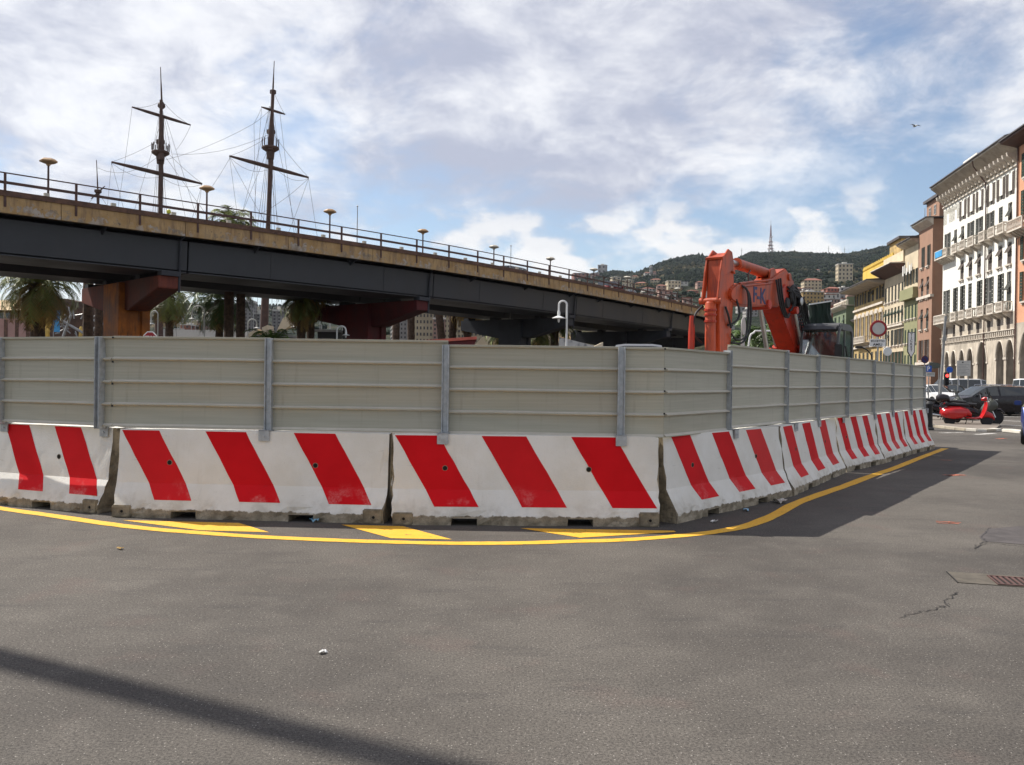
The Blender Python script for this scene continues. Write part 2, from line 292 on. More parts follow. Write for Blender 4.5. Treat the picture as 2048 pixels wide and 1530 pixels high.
# ------------------------------------------------------------------ builders
class MB:
    def __init__(s): s.v = []; s.f = []; s.m = []
    def add(s, vs, fs, m=0):
        o = len(s.v); s.v += [tuple(v) for v in vs]
        for f in fs: s.f.append(tuple(i + o for i in f)); s.m.append(m)
        return s
    def pbox(s, o, a, b, c, m=0):        # corner o and three edge vectors
        o, a, b, c = Vector(o), Vector(a), Vector(b), Vector(c)
        vs = [o, o + a, o + a + b, o + b, o + c, o + a + c, o + a + b + c, o + b + c]
        return s.add(vs, [(0, 3, 2, 1), (4, 5, 6, 7), (0, 1, 5, 4), (1, 2, 6, 5), (2, 3, 7, 6), (3, 0, 4, 7)], m)
    def box(s, x0, x1, y0, y1, z0, z1, m=0):
        return s.pbox((x0, y0, z0), (x1 - x0, 0, 0), (0, y1 - y0, 0), (0, 0, z1 - z0), m)
    def bar(s, a, b, w, h=None, m=0, up=(0, 0, 1)):
        a, b = Vector(a), Vector(b); h = h or w; d = (b - a).normalized(); up = Vector(up)
        if abs(d.dot(up)) > 0.98: up = Vector((1, 0, 0))
        x = d.cross(up).normalized(); y = x.cross(d)
        return s.pbox(a - x * w / 2 - y * h / 2, b - a, y * h, x * w, m)
    def tube(s, pts, rad, n=8, m=0, cap=True):
        pts = [Vector(p) for p in pts]; k = len(pts)
        if isinstance(rad, (int, float)): rad = [rad] * k
        o = len(s.v); px = None
        for i, p in enumerate(pts):
            d = (pts[min(i + 1, k - 1)] - pts[max(i - 1, 0)]).normalized()
            if px is None:
                px = d.cross(Vector((0, 0, 1)) if abs(d.z) < 0.95 else Vector((1, 0, 0))).normalized()
            px = (px - d * px.dot(d)).normalized(); py = d.cross(px)
            for j in range(n):
                t = 2 * math.pi * j / n; s.v.append(tuple(p + (px * math.cos(t) + py * math.sin(t)) * rad[i]))
        for i in range(k - 1):
            for j in range(n):
                j2 = (j + 1) % n; s.f.append((o + i * n + j, o + i * n + j2, o + (i + 1) * n + j2, o + (i + 1) * n + j)); s.m.append(m)
        if cap:
            s.f.append(tuple(o + j for j in range(n))[::-1]); s.m.append(m)
            s.f.append(tuple(o + (k - 1) * n + j for j in range(n))); s.m.append(m)
        return s
    def lathe(s, prof, c=(0, 0, 0), n=16, m=0, axis='Z'):
        o = len(s.v); c = Vector(c)
        for r, z in prof:
            for j in range(n):
                t = 2 * math.pi * j / n; a, b = r * math.cos(t), r * math.sin(t)
                p = (a, b, z) if axis == 'Z' else ((z, a, b) if axis == 'X' else (a, z, b))
                s.v.append(tuple(c + Vector(p)))
        for i in range(len(prof) - 1):
            for j in range(n):
                j2 = (j + 1) % n; s.f.append((o + i * n + j, o + i * n + j2, o + (i + 1) * n + j2, o + (i + 1) * n + j)); s.m.append(m)
        s.f.append(tuple(o + j for j in range(n))[::-1]); s.m.append(m)
        s.f.append(tuple(o + (len(prof) - 1) * n + j for j in range(n))); s.m.append(m)
        return s
    def prism(s, poly, o, a, b, c, m=0, mcap=None):   # poly in (a,b) coordinates from o, swept by c
        o, a, b, c = Vector(o), Vector(a), Vector(b), Vector(c); n = len(poly); k = len(s.v)
        vs = [o + a * p[0] + b * p[1] for p in poly]; vs += [v + c for v in vs]
        s.v += [tuple(v) for v in vs]
        s.f.append(tuple(k + i for i in range(n))[::-1]); s.m.append(m if mcap is None else mcap)
        s.f.append(tuple(k + n + i for i in range(n))); s.m.append(m if mcap is None else mcap)
        for i in range(n):
            j = (i + 1) % n; s.f.append((k + i, k + j, k + n + j, k + n + i)); s.m.append(m)
        return s
    def mesh(s, name, mats, smooth=False, bevel=0.0):
        me = bpy.data.meshes.new(name); me.from_pydata(s.v, [], s.f)
        for t in (mats if isinstance(mats, (list, tuple)) else [mats]): me.materials.append(MT[t] if isinstance(t, str) else t)
        if max(s.m, default=0): me.polygons.foreach_set('material_index', s.m)
        bm = bmesh.new(); bm.from_mesh(me); bmesh.ops.recalc_face_normals(bm, faces=bm.faces)
        if bevel:
            es = [e for e in bm.edges if len(e.link_faces) == 2 and e.calc_face_angle(0) > 0.6]
            try: bmesh.ops.bevel(bm, geom=es, offset=bevel, segments=2, affect='EDGES', clamp_overlap=True)
            except Exception: pass
        bm.to_mesh(me); bm.free()
        if smooth:
            me.polygons.foreach_set('use_smooth', [True] * len(me.polygons))
            try: me.set_sharp_from_angle(angle=R(40))
            except Exception: pass
        me.update(); return me
    def build(s, name, mats, parent=None, smooth=False, bevel=0.0, loc=None):
        return obj(name, s.mesh(name, mats, smooth, bevel), parent, loc)
def obj(name, me, parent=None, loc=None, rotz=None):
    o = bpy.data.objects.new(name, me); col.objects.link(o)
    if parent: o.parent = parent
    if loc is not None: o.location = loc
    if rotz is not None: o.rotation_euler = (0, 0, rotz)
    return o
def thing(name, label, cat, loc=(0, 0, 0), rotz=0.0, group=None):
    o = obj(name, None, None, loc, rotz); o.empty_display_size = 0.3
    return tag(o, label, cat, group)
def tag(o, label, cat, group=None):
    o['label'] = label; o['category'] = cat
    if group: o['group'] = group
    return o
def struct(o): o['kind'] = 'structure'; return o
def stuff(o): o['kind'] = 'stuff'; return o
def copy_tree(o, parent=None):
    c = o.copy(); col.objects.link(c)
    if parent is not None: c.parent = parent
    for ch in list(o.children): copy_tree(ch, c)
    return c
def text_mesh(name, body, size, mat, parent, M4, ext=0.004, sx=1.0, align='CENTER', bold=0.0):
    cu = bpy.data.curves.new(name, 'FONT'); cu.body = body; cu.size = size; cu.extrude = ext; cu.align_x = align; cu.align_y = 'CENTER'; cu.offset = bold
    cu.resolution_u = 2
    t = bpy.data.objects.new(name, cu); col.objects.link(t)
    dg = bpy.context.evaluated_depsgraph_get(); me = bpy.data.meshes.new_from_object(t.evaluated_get(dg))
    bpy.data.objects.remove(t); bpy.data.curves.remove(cu)
    me.transform(M4 @ Matrix.Diagonal((sx, 1, 1, 1))); me.materials.clear(); me.materials.append(MT[mat])
    return obj(name, me, parent)
def boolean_cut(me, cutter):
    a = bpy.data.objects.new('tmp', me); b = bpy.data.objects.new('tmp2', cutter); col.objects.link(a); col.objects.link(b)
    md = a.modifiers.new('b', 'BOOLEAN'); md.object = b; md.operation = 'DIFFERENCE'; md.solver = 'EXACT'
    dg = bpy.context.evaluated_depsgraph_get(); dg.update()
    out = bpy.data.meshes.new_from_object(a.evaluated_get(dg))
    bpy.data.objects.remove(a); bpy.data.objects.remove(b); return out
def ang(a, b): return math.atan2(b[1] - a[1], b[0] - a[0])

# ------------------------------------------------------------------ ground and hills
MT['earth'] = pm('grey_dusty_ground', (0.16, 0.15, 0.13), 0.95, 0.2, 0.05)
g = MB(); g.add([(-4500, -600, -0.012), (4500, -600, -0.012), (4500, 5200, -0.012), (-4500, 5200, -0.012)], [(0, 1, 2, 3)])
struct(g.build('ground', 'earth'))
g = MB(); g.add([(-90, -40, 0), (110, -40, 0), (140, 330, 0), (-90, 330, 0)], [(0, 1, 2, 3)])
struct(g.build('road', 'asphalt'))

SKY = [(-1600, 640), (-600, 640), (0, 625), (340, 612), (420, 606), (520, 612), (700, 610), (900, 590), (1050, 575), (1150, 562), (1190, 551), (1230, 546), (1270, 549),
       (1300, 537), (1340, 523), (1370, 517), (1400, 513), (1440, 521), (1470, 523), (1500, 510), (1560, 508), (1640, 512), (1690, 510), (1740, 502), (1790, 491), (1900, 480), (2300, 470), (3400, 500)]
def lerp_tab(t, x):
    if x <= t[0][0]: return t[0][1]
    for (a, b), (c, d) in zip(t, t[1:]):
        if x <= c:
            k = (x - a) / (c - a); return b + (d - b) * k
    return t[-1][1]
def hill_point(px, t):
    Y = 330 + 2170 * t ** 1.25
    yb = 704 if px < 1150 else 704 - min(1, (px - 1150) / 250) * 8
    ys = lerp_tab(SKY, px)
    y = yb + (ys - yb) * t ** 0.48
    p = P(px, y, Y)
    k = min(1, t * 3) * (1 - 0.6 * t)
    nz = mnoise.fractal(Vector((p.x * 0.006, p.y * 0.006, 0)), 0.9, 2.1, 5)
    p.z += nz * 14 * k
    return p
def hill_mat():
    m, nt, b, (N, S, M, MR, MIX, NOISE, VEC, SEP) = newmat('wooded_hillside')
    v = N('ShaderNodeTexCoord').outputs['Object']
    n = NOISE(v, 0.004, 5, 0.55); n2 = NOISE(v, 0.035, 5, 0.65); n3 = NOISE(v, 0.2, 3, 0.6)
    c = MIX(MR(n2, 0.35, 0.65), (0.010, 0.016, 0.012), (0.026, 0.033, 0.020))
    c = MIX(M('MULTIPLY', MR(n, 0.50, 0.60), MR(n2, 0.3, 0.7, 0.4, 1.0)), c, (0.105, 0.080, 0.042))
    c = MIX(MR(n3, 0.45, 0.75, 0, 0.5), c, (0.016, 0.026, 0.012))
    nt.links.new(c, b.inputs['Base Color']); b.inputs['Roughness'].default_value = 0.95; b.inputs['Specular IOR Level'].default_value = 0.1
    bn = N('ShaderNodeBump'); bn.inputs['Strength'].default_value = 1.0; bn.inputs['Distance'].default_value = 4.0
    nt.links.new(M('ADD', n2, n3), bn.inputs['Height']); nt.links.new(bn.outputs[0], b.inputs['Normal'])
    return m
MT['hill'] = hill_mat()
g = MB(); NX, NT = 420, 64
for i in range(NX + 1):
    px = -1600 + 5000 * i / NX
    for j in range(NT + 1): g.v.append(tuple(hill_point(px, j / NT)))
    p = hill_point(px, 1.0); g.v.append((p.x * 1.25, p.y * 1.25, -20)); p = hill_point(px, 0.0); g.v.append((p.x * 0.86, p.y * 0.86, -1))
K = NT + 3
for i in range(NX):
    a, c = i * K, (i + 1) * K
    for j in range(NT): g.f.append((a + j, c + j, c + j + 1, a + j + 1)); g.m.append(0)
    g.f.append((a + NT, c + NT, c + NT + 1, a + NT + 1)); g.m.append(0)
    g.f.append((a + NT + 2, c + NT + 2, c, a)); g.m.append(0)
struct(g.build('hills', 'hill', smooth=True))
def tree_mat():
    m, nt, b, (N, S, M, MR, MIX, NOISE, VEC, SEP) = newmat('forest_foliage')
    v = N('ShaderNodeTexCoord').outputs['Object']
    n2 = NOISE(v, 0.06, 4, 0.7); n = NOISE(v, 0.004, 5, 0.55)
    c = MIX(MR(n2, 0.35, 0.65), (0.008, 0.015, 0.011), (0.023, 0.032, 0.018))
    c = MIX(M('MULTIPLY', MR(n, 0.55, 0.66), MR(n2, 0.35, 0.6)), c, (0.075, 0.065, 0.034))
    nt.links.new(c, b.inputs['Base Color']); b.inputs['Roughness'].default_value = 0.95; b.inputs['Specular IOR Level'].default_value = 0.1
    return m
MT['forest'] = tree_mat()
rf = random.Random(3); fo = MB()
ico = bmesh.new(); bmesh.ops.create_icosphere(ico, subdivisions=1, radius=1); icv = [v.co.copy() for v in ico.verts]; icf = [tuple(v.index for v in f.verts) for f in ico.faces]; ico.free()
for k in range(16000):
    t = 1 - rf.random() ** 1.6 * 0.9 if k > 1400 else 0.985 + rf.random() * 0.015
    px = rf.uniform(280, 2150) if rf.random() < 0.2 else rf.uniform(1130, 1900)
    p = hill_point(px, t); dens = mnoise.noise(Vector((p.x * 0.012, p.y * 0.012, 5)))
    if t < 0.45 and dens < 0.1: continue
    r = rf.uniform(2.2, 4.6) * (1.3 if rf.random() < 0.12 else 1) * (0.55 + 0.45 * t); st = rf.uniform(0.8, 1.5) if k > 900 else rf.uniform(0.9, 2.0)
    fo.add([(p.x + v.x * r * rf.uniform(.8, 1.2), p.y + v.y * r, p.z + r * 0.5 + v.z * r * st * rf.uniform(.8, 1.2)) for v in icv], icf)
stuff(fo.build('hillside_forest', 'forest'))

# ------------------------------------------------------------------ road paint
def ribbon(name, pts, w, mat, z=0.004, taper=False, parent=None):
    pts = [Vector((p[0], p[1], 0)) for p in pts]; k = len(pts); mb = MB()
    for i, p in enumerate(pts):
        d = (pts[min(i + 1, k - 1)] - pts[max(i - 1, 0)]).normalized(); n = Vector((-d.y, d.x, 0))
        ww = w + random.uniform(-.012, .012) if not taper else w * (0.35 + 0.65 * random.random())
        mb.v += [tuple(p + n * ww / 2 + Vector((0, 0, z))), tuple(p - n * ww / 2 + Vector((0, 0, z)))]
    for i in range(k - 1): mb.f.append((2 * i, 2 * i + 1, 2 * i + 3, 2 * i + 2)); mb.m.append(0)
    return mb.build(name, mat, parent)
def cr(pts, n=6):
    pts = [Vector(p) for p in pts]; out = []
    for i in range(len(pts) - 1):
        a = pts[max(i - 1, 0)]; b = pts[i]; c = pts[i + 1]; d = pts[min(i + 2, len(pts) - 1)]
        for j in range(n):
            t = j / n; out.append(0.5 * ((2 * b) + (c - a) * t + (2 * a - 5 * b + 4 * c - d) * t * t + (3 * b - a - 3 * c + d) * t ** 3))
    out.append(pts[-1]); return out
LINE = [(-420, 945), (-200, 985), (0, 1017), (100, 1031), (215, 1048), (310, 1059), (400, 1066), (500, 1073), (600, 1078), (700, 1082), (800, 1085), (900, 1087), (980, 1087), (1060, 1086), (1150, 1083),
        (1230, 1081), (1310, 1076), (1390, 1069), (1450, 1061), (1500, 1050), (1550, 1030), (1590, 1008), (1640, 989), (1690, 972), (1740, 953), (1790, 936), (1840, 916), (1890, 897)]
yl = ribbon('yellow_edge_line', cr([G(*p) for p in LINE], 5), 0.16, 'yellow'); struct(yl)
for poly in ([(245, 1041), (478, 1046.5), (538, 1065), (400, 1061)], [(683, 1050), (806, 1053), (904, 1079.5), (782, 1077)], [(1040, 1057), (1348, 1062), (1352, 1064.5), (1160, 1076)]):
    mb = MB(); mb.add([tuple(G(*p) + Vector((0, 0, 0.004))) for p in poly], [(0, 1, 2, 3)]); struct(mb.build('yellow_hatch_mark', 'yellow'))
MT['tar'] = pm('dark_tar_crack', (0.022, 0.020, 0.019), 0.8, 0.3, 5)
MT['patch'] = pm('worn_patch', (0.075, 0.066, 0.064), 0.9, 0.25, 6, bump=0.5, bscale=90)
MT['marker'] = pm('orange_spray_marker', (0.46, 0.13, 0.07), 0.8, 0.3, 14, dirt=(0.14, 0.11, 0.09), dirtamt=0.8)
MT['whiteline'] = pm('worn_white_road_paint', (0.55, 0.53, 0.49), 0.75, 0.12, 3, dirt=(0.14, 0.125, 0.11), dirtamt=0.9)
def jag(pts, n=7, amp=0.03):
    out = []
    for a, b in zip(pts, pts[1:]):
        for k in range(n): out.append(Vector(a).lerp(Vector(b), k / n) + Vector((random.uniform(-amp, amp), random.uniform(-amp, amp), 0)))
    out.append(Vector(pts[-1])); return out
for c in ([(1948, 1098), (1972, 1086), (1965, 1072), (1982, 1056)], [(1948, 1098), (1962, 1085), (2040, 1092), (2120, 1098)], [(1890, 1217), (1895, 1200), (1915, 1185)], [(1800, 1234), (1850, 1222), (1888, 1212)], [(1930, 948), (1975, 952), (2012, 956)], [(1990, 944), (2020, 947), (2060, 943)]):
    struct(ribbon('road_crack', jag([G(*p) for p in c], 8, 0.025), 0.013, 'tar', 0.004, True))
mb = MB(); pp = [(1958, 1074), (1976, 1058), (2048, 1052), (2160, 1060), (2160, 1096), (2040, 1089), (1966, 1083)]
mb.add([tuple(G(*p) + Vector((0, 0, 0.003))) for p in pp], [tuple(range(7))]); struct(mb.build('road_patch', 'patch'))
for c, w in (([(1872, 1043), (1922, 1046)], 0.055), ([(1872, 1046), (1918, 1048)], 0.04), ([(1893, 951), (1925, 950)], 0.20), ([(1995, 878), (2010, 877)], 0.18), ([(1880, 920), (1900, 921)], 0.15)):
    struct(ribbon('orange_survey_mark', jag([G(*p) for p in c], 9, 0.02), w, 'marker', 0.0045, True))

# ------------------------------------------------------------------ concrete road barriers
ZK, ZT = 0.37, 0.965
def half(z):                                            # half width of the barrier at height z
    if z <= 0.10: return 0.30
    if z <= ZK: return 0.30 - 0.135 * (z - 0.10) / (ZK - 0.10)
    return 0.165 - 0.065 * (z - ZK) / (ZT - ZK)
def barrier_mesh(L, seed, worn):
    rr = random.Random(seed); mb = MB()
    pk = [(L * 0.27 - 0.14, L * 0.27 + 0.14), (L * 0.70 - 0.14, L * 0.70 + 0.14)]
    xs = set()
    for a, b in pk: xs |= {round(a, 4), round(a + 0.004, 4), round(b - 0.004, 4), round(b, 4)}
    k = 34
    for i in range(k + 1):
        x = round(L * i / k, 4)
        if not any(a - .02 < x < b + .02 for a, b in pk): xs.add(x)
    xs = sorted(xs | {0.012, round(L - 0.012, 4), 0.05, round(L - 0.05, 4)})
    zs = [0.0, 0.05, 0.10, 0.16, 0.23, 0.30, ZK, 0.50, 0.65, 0.80, 0.93, ZT]
    rows = []
    for x in xs:
        inp = any(a + .003 < x < b - .003 for a, b in pk)
        e = min(x, L - x); ring = []
        prof = [(-half(z), z) for z in zs] + [(half(z), z) for z in reversed(zs)]
        for q, (y, z) in enumerate(prof):
            zz = z
            if inp and z < 0.075: zz = 0.075 + z * 0.05
            w = 0.004 + (0.012 if z < 0.14 else 0.0)
            n = mnoise.noise(Vector((x * 7 + seed * 9, y * 7, z * 7)))
            if e < 0.03: w += 0.022 * worn
            elif e < 0.09: w += 0.012 * worn
            if z < 0.14 and n > 0.15: w += 0.03 * worn
            sgn = -1 if y < 0 else 1
            yy = y - sgn * max(0, n) * w * 1.6 + sgn * 0.002
            if z == ZT: zz -= abs(n) * w * 0.9
            xx = x
            if e < 0.02: xx += (1 if x < L / 2 else -1) * max(0, mnoise.noise(Vector((seed * 3.0, y * 9, z * 11))) + (0.25 if z < .3 else 0)) * 0.05 * worn
            ring.append((xx, yy, zz))
        rows.append(ring)
    n = len(rows[0])
    for r in rows: mb.v += r
    for i in range(len(rows) - 1):
        for j in range(n):
            j2 = (j + 1) % n; a = i * n
            mb.f.append((a + j, a + j2, a + n + j2, a + n + j)); mb.m.append(0)
    mb.f.append(tuple(range(n))[::-1]); mb.m.append(1)
    o = (len(rows) - 1) * n; mb.f.append(tuple(o + j for j in range(n))); mb.m.append(1)
    me = mb.mesh('barrier_body', ['barrier', 'rawconc'])
    cut = MB()
    for hx in (L * 0.195, L * 0.735): cut.lathe([(0.026, -0.4), (0.030, -0.06)], (hx, 0, 0.60), 12, 0, 'Y')
    me2 = boolean_cut(me, cut.mesh('cut', 'dark'))
    return me2 if len(me2.polygons) > 50 else me
def yface(z): return -half(z) - 0.004
def stripe_mesh(x0, w, sh, zb):
    mb = MB(); N_ = 10
    def xat(z, e): return x0 + (w if e else 0) + sh * (ZT - z) / (ZT - 0.2)
    zs = [zb, (zb + ZK) / 2, ZK, 0.47, 0.57, 0.67, 0.77, 0.87, ZT - 0.012]
    rr = random.Random(int(x0 * 1000)); rows = []
    for z in zs:
        y = yface(z)
        a, b = xat(z, 0) + rr.uniform(-.004, .004), xat(z, 1) + rr.uniform(-.004, .004)
        rows.append([(a, y, z), (b, y, z)])
    for r in rows: mb.v += r
    for i in range(len(rows) - 1): mb.f.append((2 * i, 2 * i + 1, 2 * i + 3, 2 * i + 2)); mb.m.append(0)
    mb.v += [(v[0], v[1] + 0.006, v[2]) for v in mb.v[:]]
    k = len(rows) * 2
    for i in range(len(rows) - 1):
        mb.f.append((2 * i, 2 * i + 2, k + 2 * i + 2, k + 2 * i)); mb.m.append(0)
        mb.f.append((2 * i + 1, 2 * i + 3, k + 2 * i + 3, k + 2 * i + 1)); mb.m.append(0)
    mb.f.append((0, 1, k + 1, k)); mb.m.append(0)
    return mb.mesh('stripe', 'stripe')
def barrier(a, b, label, seed, stripes, worn=1.0, sh=0.42, zb=0.195):
    a, b = Vector((a[0], a[1], 0)), Vector((b[0], b[1], 0)); L = (b - a).length; d = (b - a).normalized(); n = Vector((-d.y, d.x, 0))
    t = thing('concrete_barrier', label, 'barrier', a + n * 0.30, ang(a, b), 'red and white concrete barriers round the building site')
    obj('body', barrier_mesh(L, seed, worn), t)
    for i, (x, w) in enumerate(stripes): obj('stripe', stripe_mesh(x, w, sh if not isinstance(sh, list) else sh[i], zb), t)
    if seed < 4:
        for q, x in enumerate((0.13, L - 0.13)):
            if seed == 1 and q == 0: continue
            fb_ = MB().box(-.11, .11, -.316, -.25, .002, .135 + .02 * q).build('foot_block', 'rawconc', t, bevel=.012, loc=(x, 0, 0)); MB().lathe([(.016, -.3175), (.016, -.30)], (0.01, 0, .07), 10, 0, 'Y').build('bolt_hole', 'dark', fb_)  # bolt hole is a dark disc painted for its inner shade
    for hx in (L * 0.195, L * 0.735):
        obj('lifting_hole', HOLE, t, (hx, -half(0.60), 0.60))
    return t
HOLE = MB().lathe([(0.031, -0.0050), (0.030, -0.0068), (0.024, -0.0072)], n=12, m=0, axis='Y').lathe([(0.025, -0.0074), (0.001, -0.0070)], n=12, m=1, axis='Y').mesh('lifting_hole', ['rawconc', 'dark'])  # dark disc over the opening stands for the shade inside it
LB = 'striped concrete barrier '
B0b = G(197, 1028); d0 = Vector((0.929, -0.37, 0))
barrier(B0b - d0 * 3.0, B0b, LB + 'turned away, cut off by the left edge of the photo', 1, [(0.42, .40), (1.26, .40), (2.08, .42)], 1.0, 0.42)
barrier(G(220, 1034), G(769, 1048), LB + 'with a chipped left end, second from the left in front', 2, [(0.015, .43), (0.985, .46), (1.99, .47)], 1.0, 0.46)
barrier(G(781, 1050), G(1322, 1054), LB + 'facing the viewer just left of the fence corner', 3, [(0.01, .48), (0.96, .49), (1.945, .49)], 0.9, 0.45)
RB = [(1345, 1050), (1588, 992), (1693, 945), (1771, 926.5), (1824, 909), (1871, 897)]
GP = [G(*p) for p in RB]
lab = ['with broken left end, first after the corner on the road side', 'carrying two grey clamps, second after the corner on the road side', 'third after the corner, in the middle of the road side row',
       'fourth after the corner, second from the far end of the row', 'at the far right end of the row, nearest the scooters']
for i in range(5):
    a, b = GP[i], GP[i + 1]; d = (b - a).normalized(); L = (b - a).length - 0.06; k = L / 3.0
    if i == 0: a = a + d * 0.10; L -= 0.10
    barrier(a, a + d * L, LB + lab[i], 10 + i, [((0.16 if i == 0 else 0.10) * k, .40 * k), ((1.06 if i == 0 else 1.02) * k, .42 * k), (1.92 * k, .42 * k)], 1.0, 0.48 * min(1, k), 0.20)

# ------------------------------------------------------------------ sheet metal hoarding on the barriers
RIB = [0.0, 0.25, 0.5, 0.75, 1.0]
def sheet_mesh(L, H):
    prof = []
    for i, r in enumerate(RIB):
        z = r * H; o = 0.0
        if i == 0: prof += [(-0.034, 0.0), (-0.034, 0.012), (-0.004, 0.035)]
        elif i < 4: prof += [(-0.004, z - 0.022), (-0.040, z - 0.014), (-0.050, z - 0.006), (-0.046, z + 0.004), (-0.004, z + 0.020)]
        else: prof += [(-0.004, z - 0.03), (-0.036, z - 0.024), (-0.038, z - 0.002), (-0.002, z)]
    back = [(0.006, H), (0.006, 0.0)]
    poly = prof + back
    mb = MB(); k_ = 9; n_ = len(poly); sd = random.random() * 50
    for i in range(k_ + 1):                              # slightly buckled sheet
        x = L * i / k_; e = 0 if i in (0, k_) else 1
        for (y, z) in poly: mb.v.append((x, y + e * 0.011 * mnoise.noise(Vector((x * 1.7 + sd, z * 3.1, sd))), z + e * .004 * mnoise.noise(Vector((x + sd, 9, z)))))
    mb.f.append(tuple(range(n_))[::-1]); mb.f.append(tuple(k_ * n_ + j for j in range(n_))); mb.m += [0, 0]
    for i in range(k_):
        for j in range(n_): j2 = (j + 1) % n_; mb.f.append((i * n_ + j, i * n_ + j2, (i + 1) * n_ + j2, (i + 1) * n_ + j)); mb.m.append(0)
    for k in range(n_):                           # rib lips coloured paler to stand for their bright highlights
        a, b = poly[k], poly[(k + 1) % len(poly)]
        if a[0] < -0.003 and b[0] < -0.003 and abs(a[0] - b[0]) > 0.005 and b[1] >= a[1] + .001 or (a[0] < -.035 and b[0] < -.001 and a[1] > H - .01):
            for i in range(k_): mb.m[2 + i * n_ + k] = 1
    return mb.mesh('panel', ['panel', 'ribglint'])
MT['ribglint'] = pm('rib_edge_highlight', (0.56, 0.52, 0.44), 0.4, 0.08, 5)  # highlight along the rib lips, put into the colour
fence = thing('site_hoarding', 'beige ribbed sheet metal hoarding with grey posts on top of striped barriers', 'fence', (0, 0, 0))
def on_line(px, a, d):                                   # where the sight line at column px crosses the fence line
    best = None
    p = ray(px, 760); k = (a.x * p.y - a.y * p.x) / (d.y * p.x - d.x * p.y); return Vector((a.x + d.x * k, a.y + d.y * k, 0))
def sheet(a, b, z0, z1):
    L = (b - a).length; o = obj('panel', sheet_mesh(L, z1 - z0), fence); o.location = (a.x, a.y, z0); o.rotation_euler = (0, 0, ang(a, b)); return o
def post(p, rz, z0, z1, zt, w=0.08, face=None, dep=0.085):
    mb = MB(); mb.box(-w / 2, -w / 2 + 0.012, -dep, 0.05, z0, z1); mb.box(w / 2 - 0.012, w / 2, -dep, 0.05, z0, z1); mb.box(-w / 2 + 0.012, w / 2 - 0.012, -dep + .034, -dep + .044, z0, z1)
    o = mb.build('post', 'galv', fence, bevel=0.003); o.location = (p.x, p.y, 0); o.rotation_euler = (0, 0, rz)
    yf = -half(0.9) - 0.018
    if face:                                             # how far in front of the post the barrier's face really is
        a_, b_ = face; dd = (b_ - a_).normalized(); yf -= (p - a_).dot(Vector((-dd.y, dd.x, 0))) - 0.30
    c = MB()
    c.box(-.06, .06, yf - 0.010, yf + 0.004, zt - 0.105, zt + 0.012); c.box(-.06, .06, yf - 0.010, 0.12, zt + 0.004, zt + 0.014)
    c.lathe([(0.012, yf - 0.020), (0.012, yf - 0.009)], (0, 0, zt - 0.055), 8, 0, 'Y')
    c.build('bracket', 'galv', o); return o
# front run
cB1 = (G(220, 1034) + G(769, 1048)) / 2; cB2 = (G(781, 1050) + G(1322, 1054)) / 2
fa = Vector((G(220, 1034).x, G(220, 1034).y + 0.30, 0)); fb = Vector((G(1322, 1054).x, G(1322, 1054).y + 0.28, 0)); fd = (fb - fa).normalized()
n0 = Vector((-d0.y, d0.x, 0)); la = B0b + n0 * 0.30; 
fold = on_line(228, fa, fd); corner = on_line(1328, fa, fd)
ld_ = (fold - la).normalized() if (fold - la).length > 0.3 else d0
ZB, ZTP = 0.985, 2.012
left_posts = [on_line(px, fold, d0) for px in (-420, -205, 5, 205)]
fr_posts = [on_line(px, fa, fd) for px in (540, 892, 1242)]
pts = [left_posts[0] - d0 * 1.8] + left_posts
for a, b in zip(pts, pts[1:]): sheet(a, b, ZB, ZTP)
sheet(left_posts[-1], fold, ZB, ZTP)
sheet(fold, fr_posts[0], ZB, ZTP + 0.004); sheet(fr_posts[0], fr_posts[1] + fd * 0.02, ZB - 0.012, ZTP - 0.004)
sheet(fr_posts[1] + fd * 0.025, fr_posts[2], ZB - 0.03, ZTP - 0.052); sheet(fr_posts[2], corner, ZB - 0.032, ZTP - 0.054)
F1 = (G(220, 1034), G(769, 1048)); F2 = (G(781, 1050), G(1322, 1054))
for p in left_posts: post(p, ang((0, 0), d0), 0.955, ZTP - 0.006, ZT, 0.08, (B0b - d0 * 3, B0b))
post(fr_posts[0], ang((0, 0), fd), 0.955, ZTP - 0.004, ZT, 0.08, F1); post(fr_posts[1], ang((0, 0), fd), 0.955, ZTP - 0.055, ZT, 0.08, F2); post(fr_posts[2], ang((0, 0), fd), 0.955, ZTP - 0.056, ZT, 0.08, F2)
# road side run
rd = (GP[5] - GP[0]).normalized(); rn = Vector((-rd.y, rd.x, 0))
side_px = [1455, 1570, 1633, 1692, 1745, 1783, 1820, 1847]
far = GP[5] + rn * 0.28; rdir = (far - corner).normalized()
sp = [on_line(px, corner, rdir) for px in side_px]
tops = [1.985, 2.06, 2.03, 2.04, 2.04, 2.03, 2.02, 2.01]
prev = corner
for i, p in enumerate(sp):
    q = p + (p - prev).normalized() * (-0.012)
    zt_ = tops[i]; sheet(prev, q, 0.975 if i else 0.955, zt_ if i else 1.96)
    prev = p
for i, p in enumerate(sp):
    j = max(k for k in range(5) if (p - GP[k]).dot(rd) > -0.02)
    post(p, ang((0, 0), rdir), 0.955, tops[i], ZT, 0.06, (GP[j], GP[j + 1]), 0.055)
# weld tabs at the folds
for p in (fold, corner):
    for z in (1.21, 1.46, 1.71, 1.985 if p is fold else 1.93):
        o = MB().box(-0.008, 0.010, -0.046, -0.034, z, z + 0.02).build('fold_tab', 'black', fence); o.location = (p.x, p.y, 0)

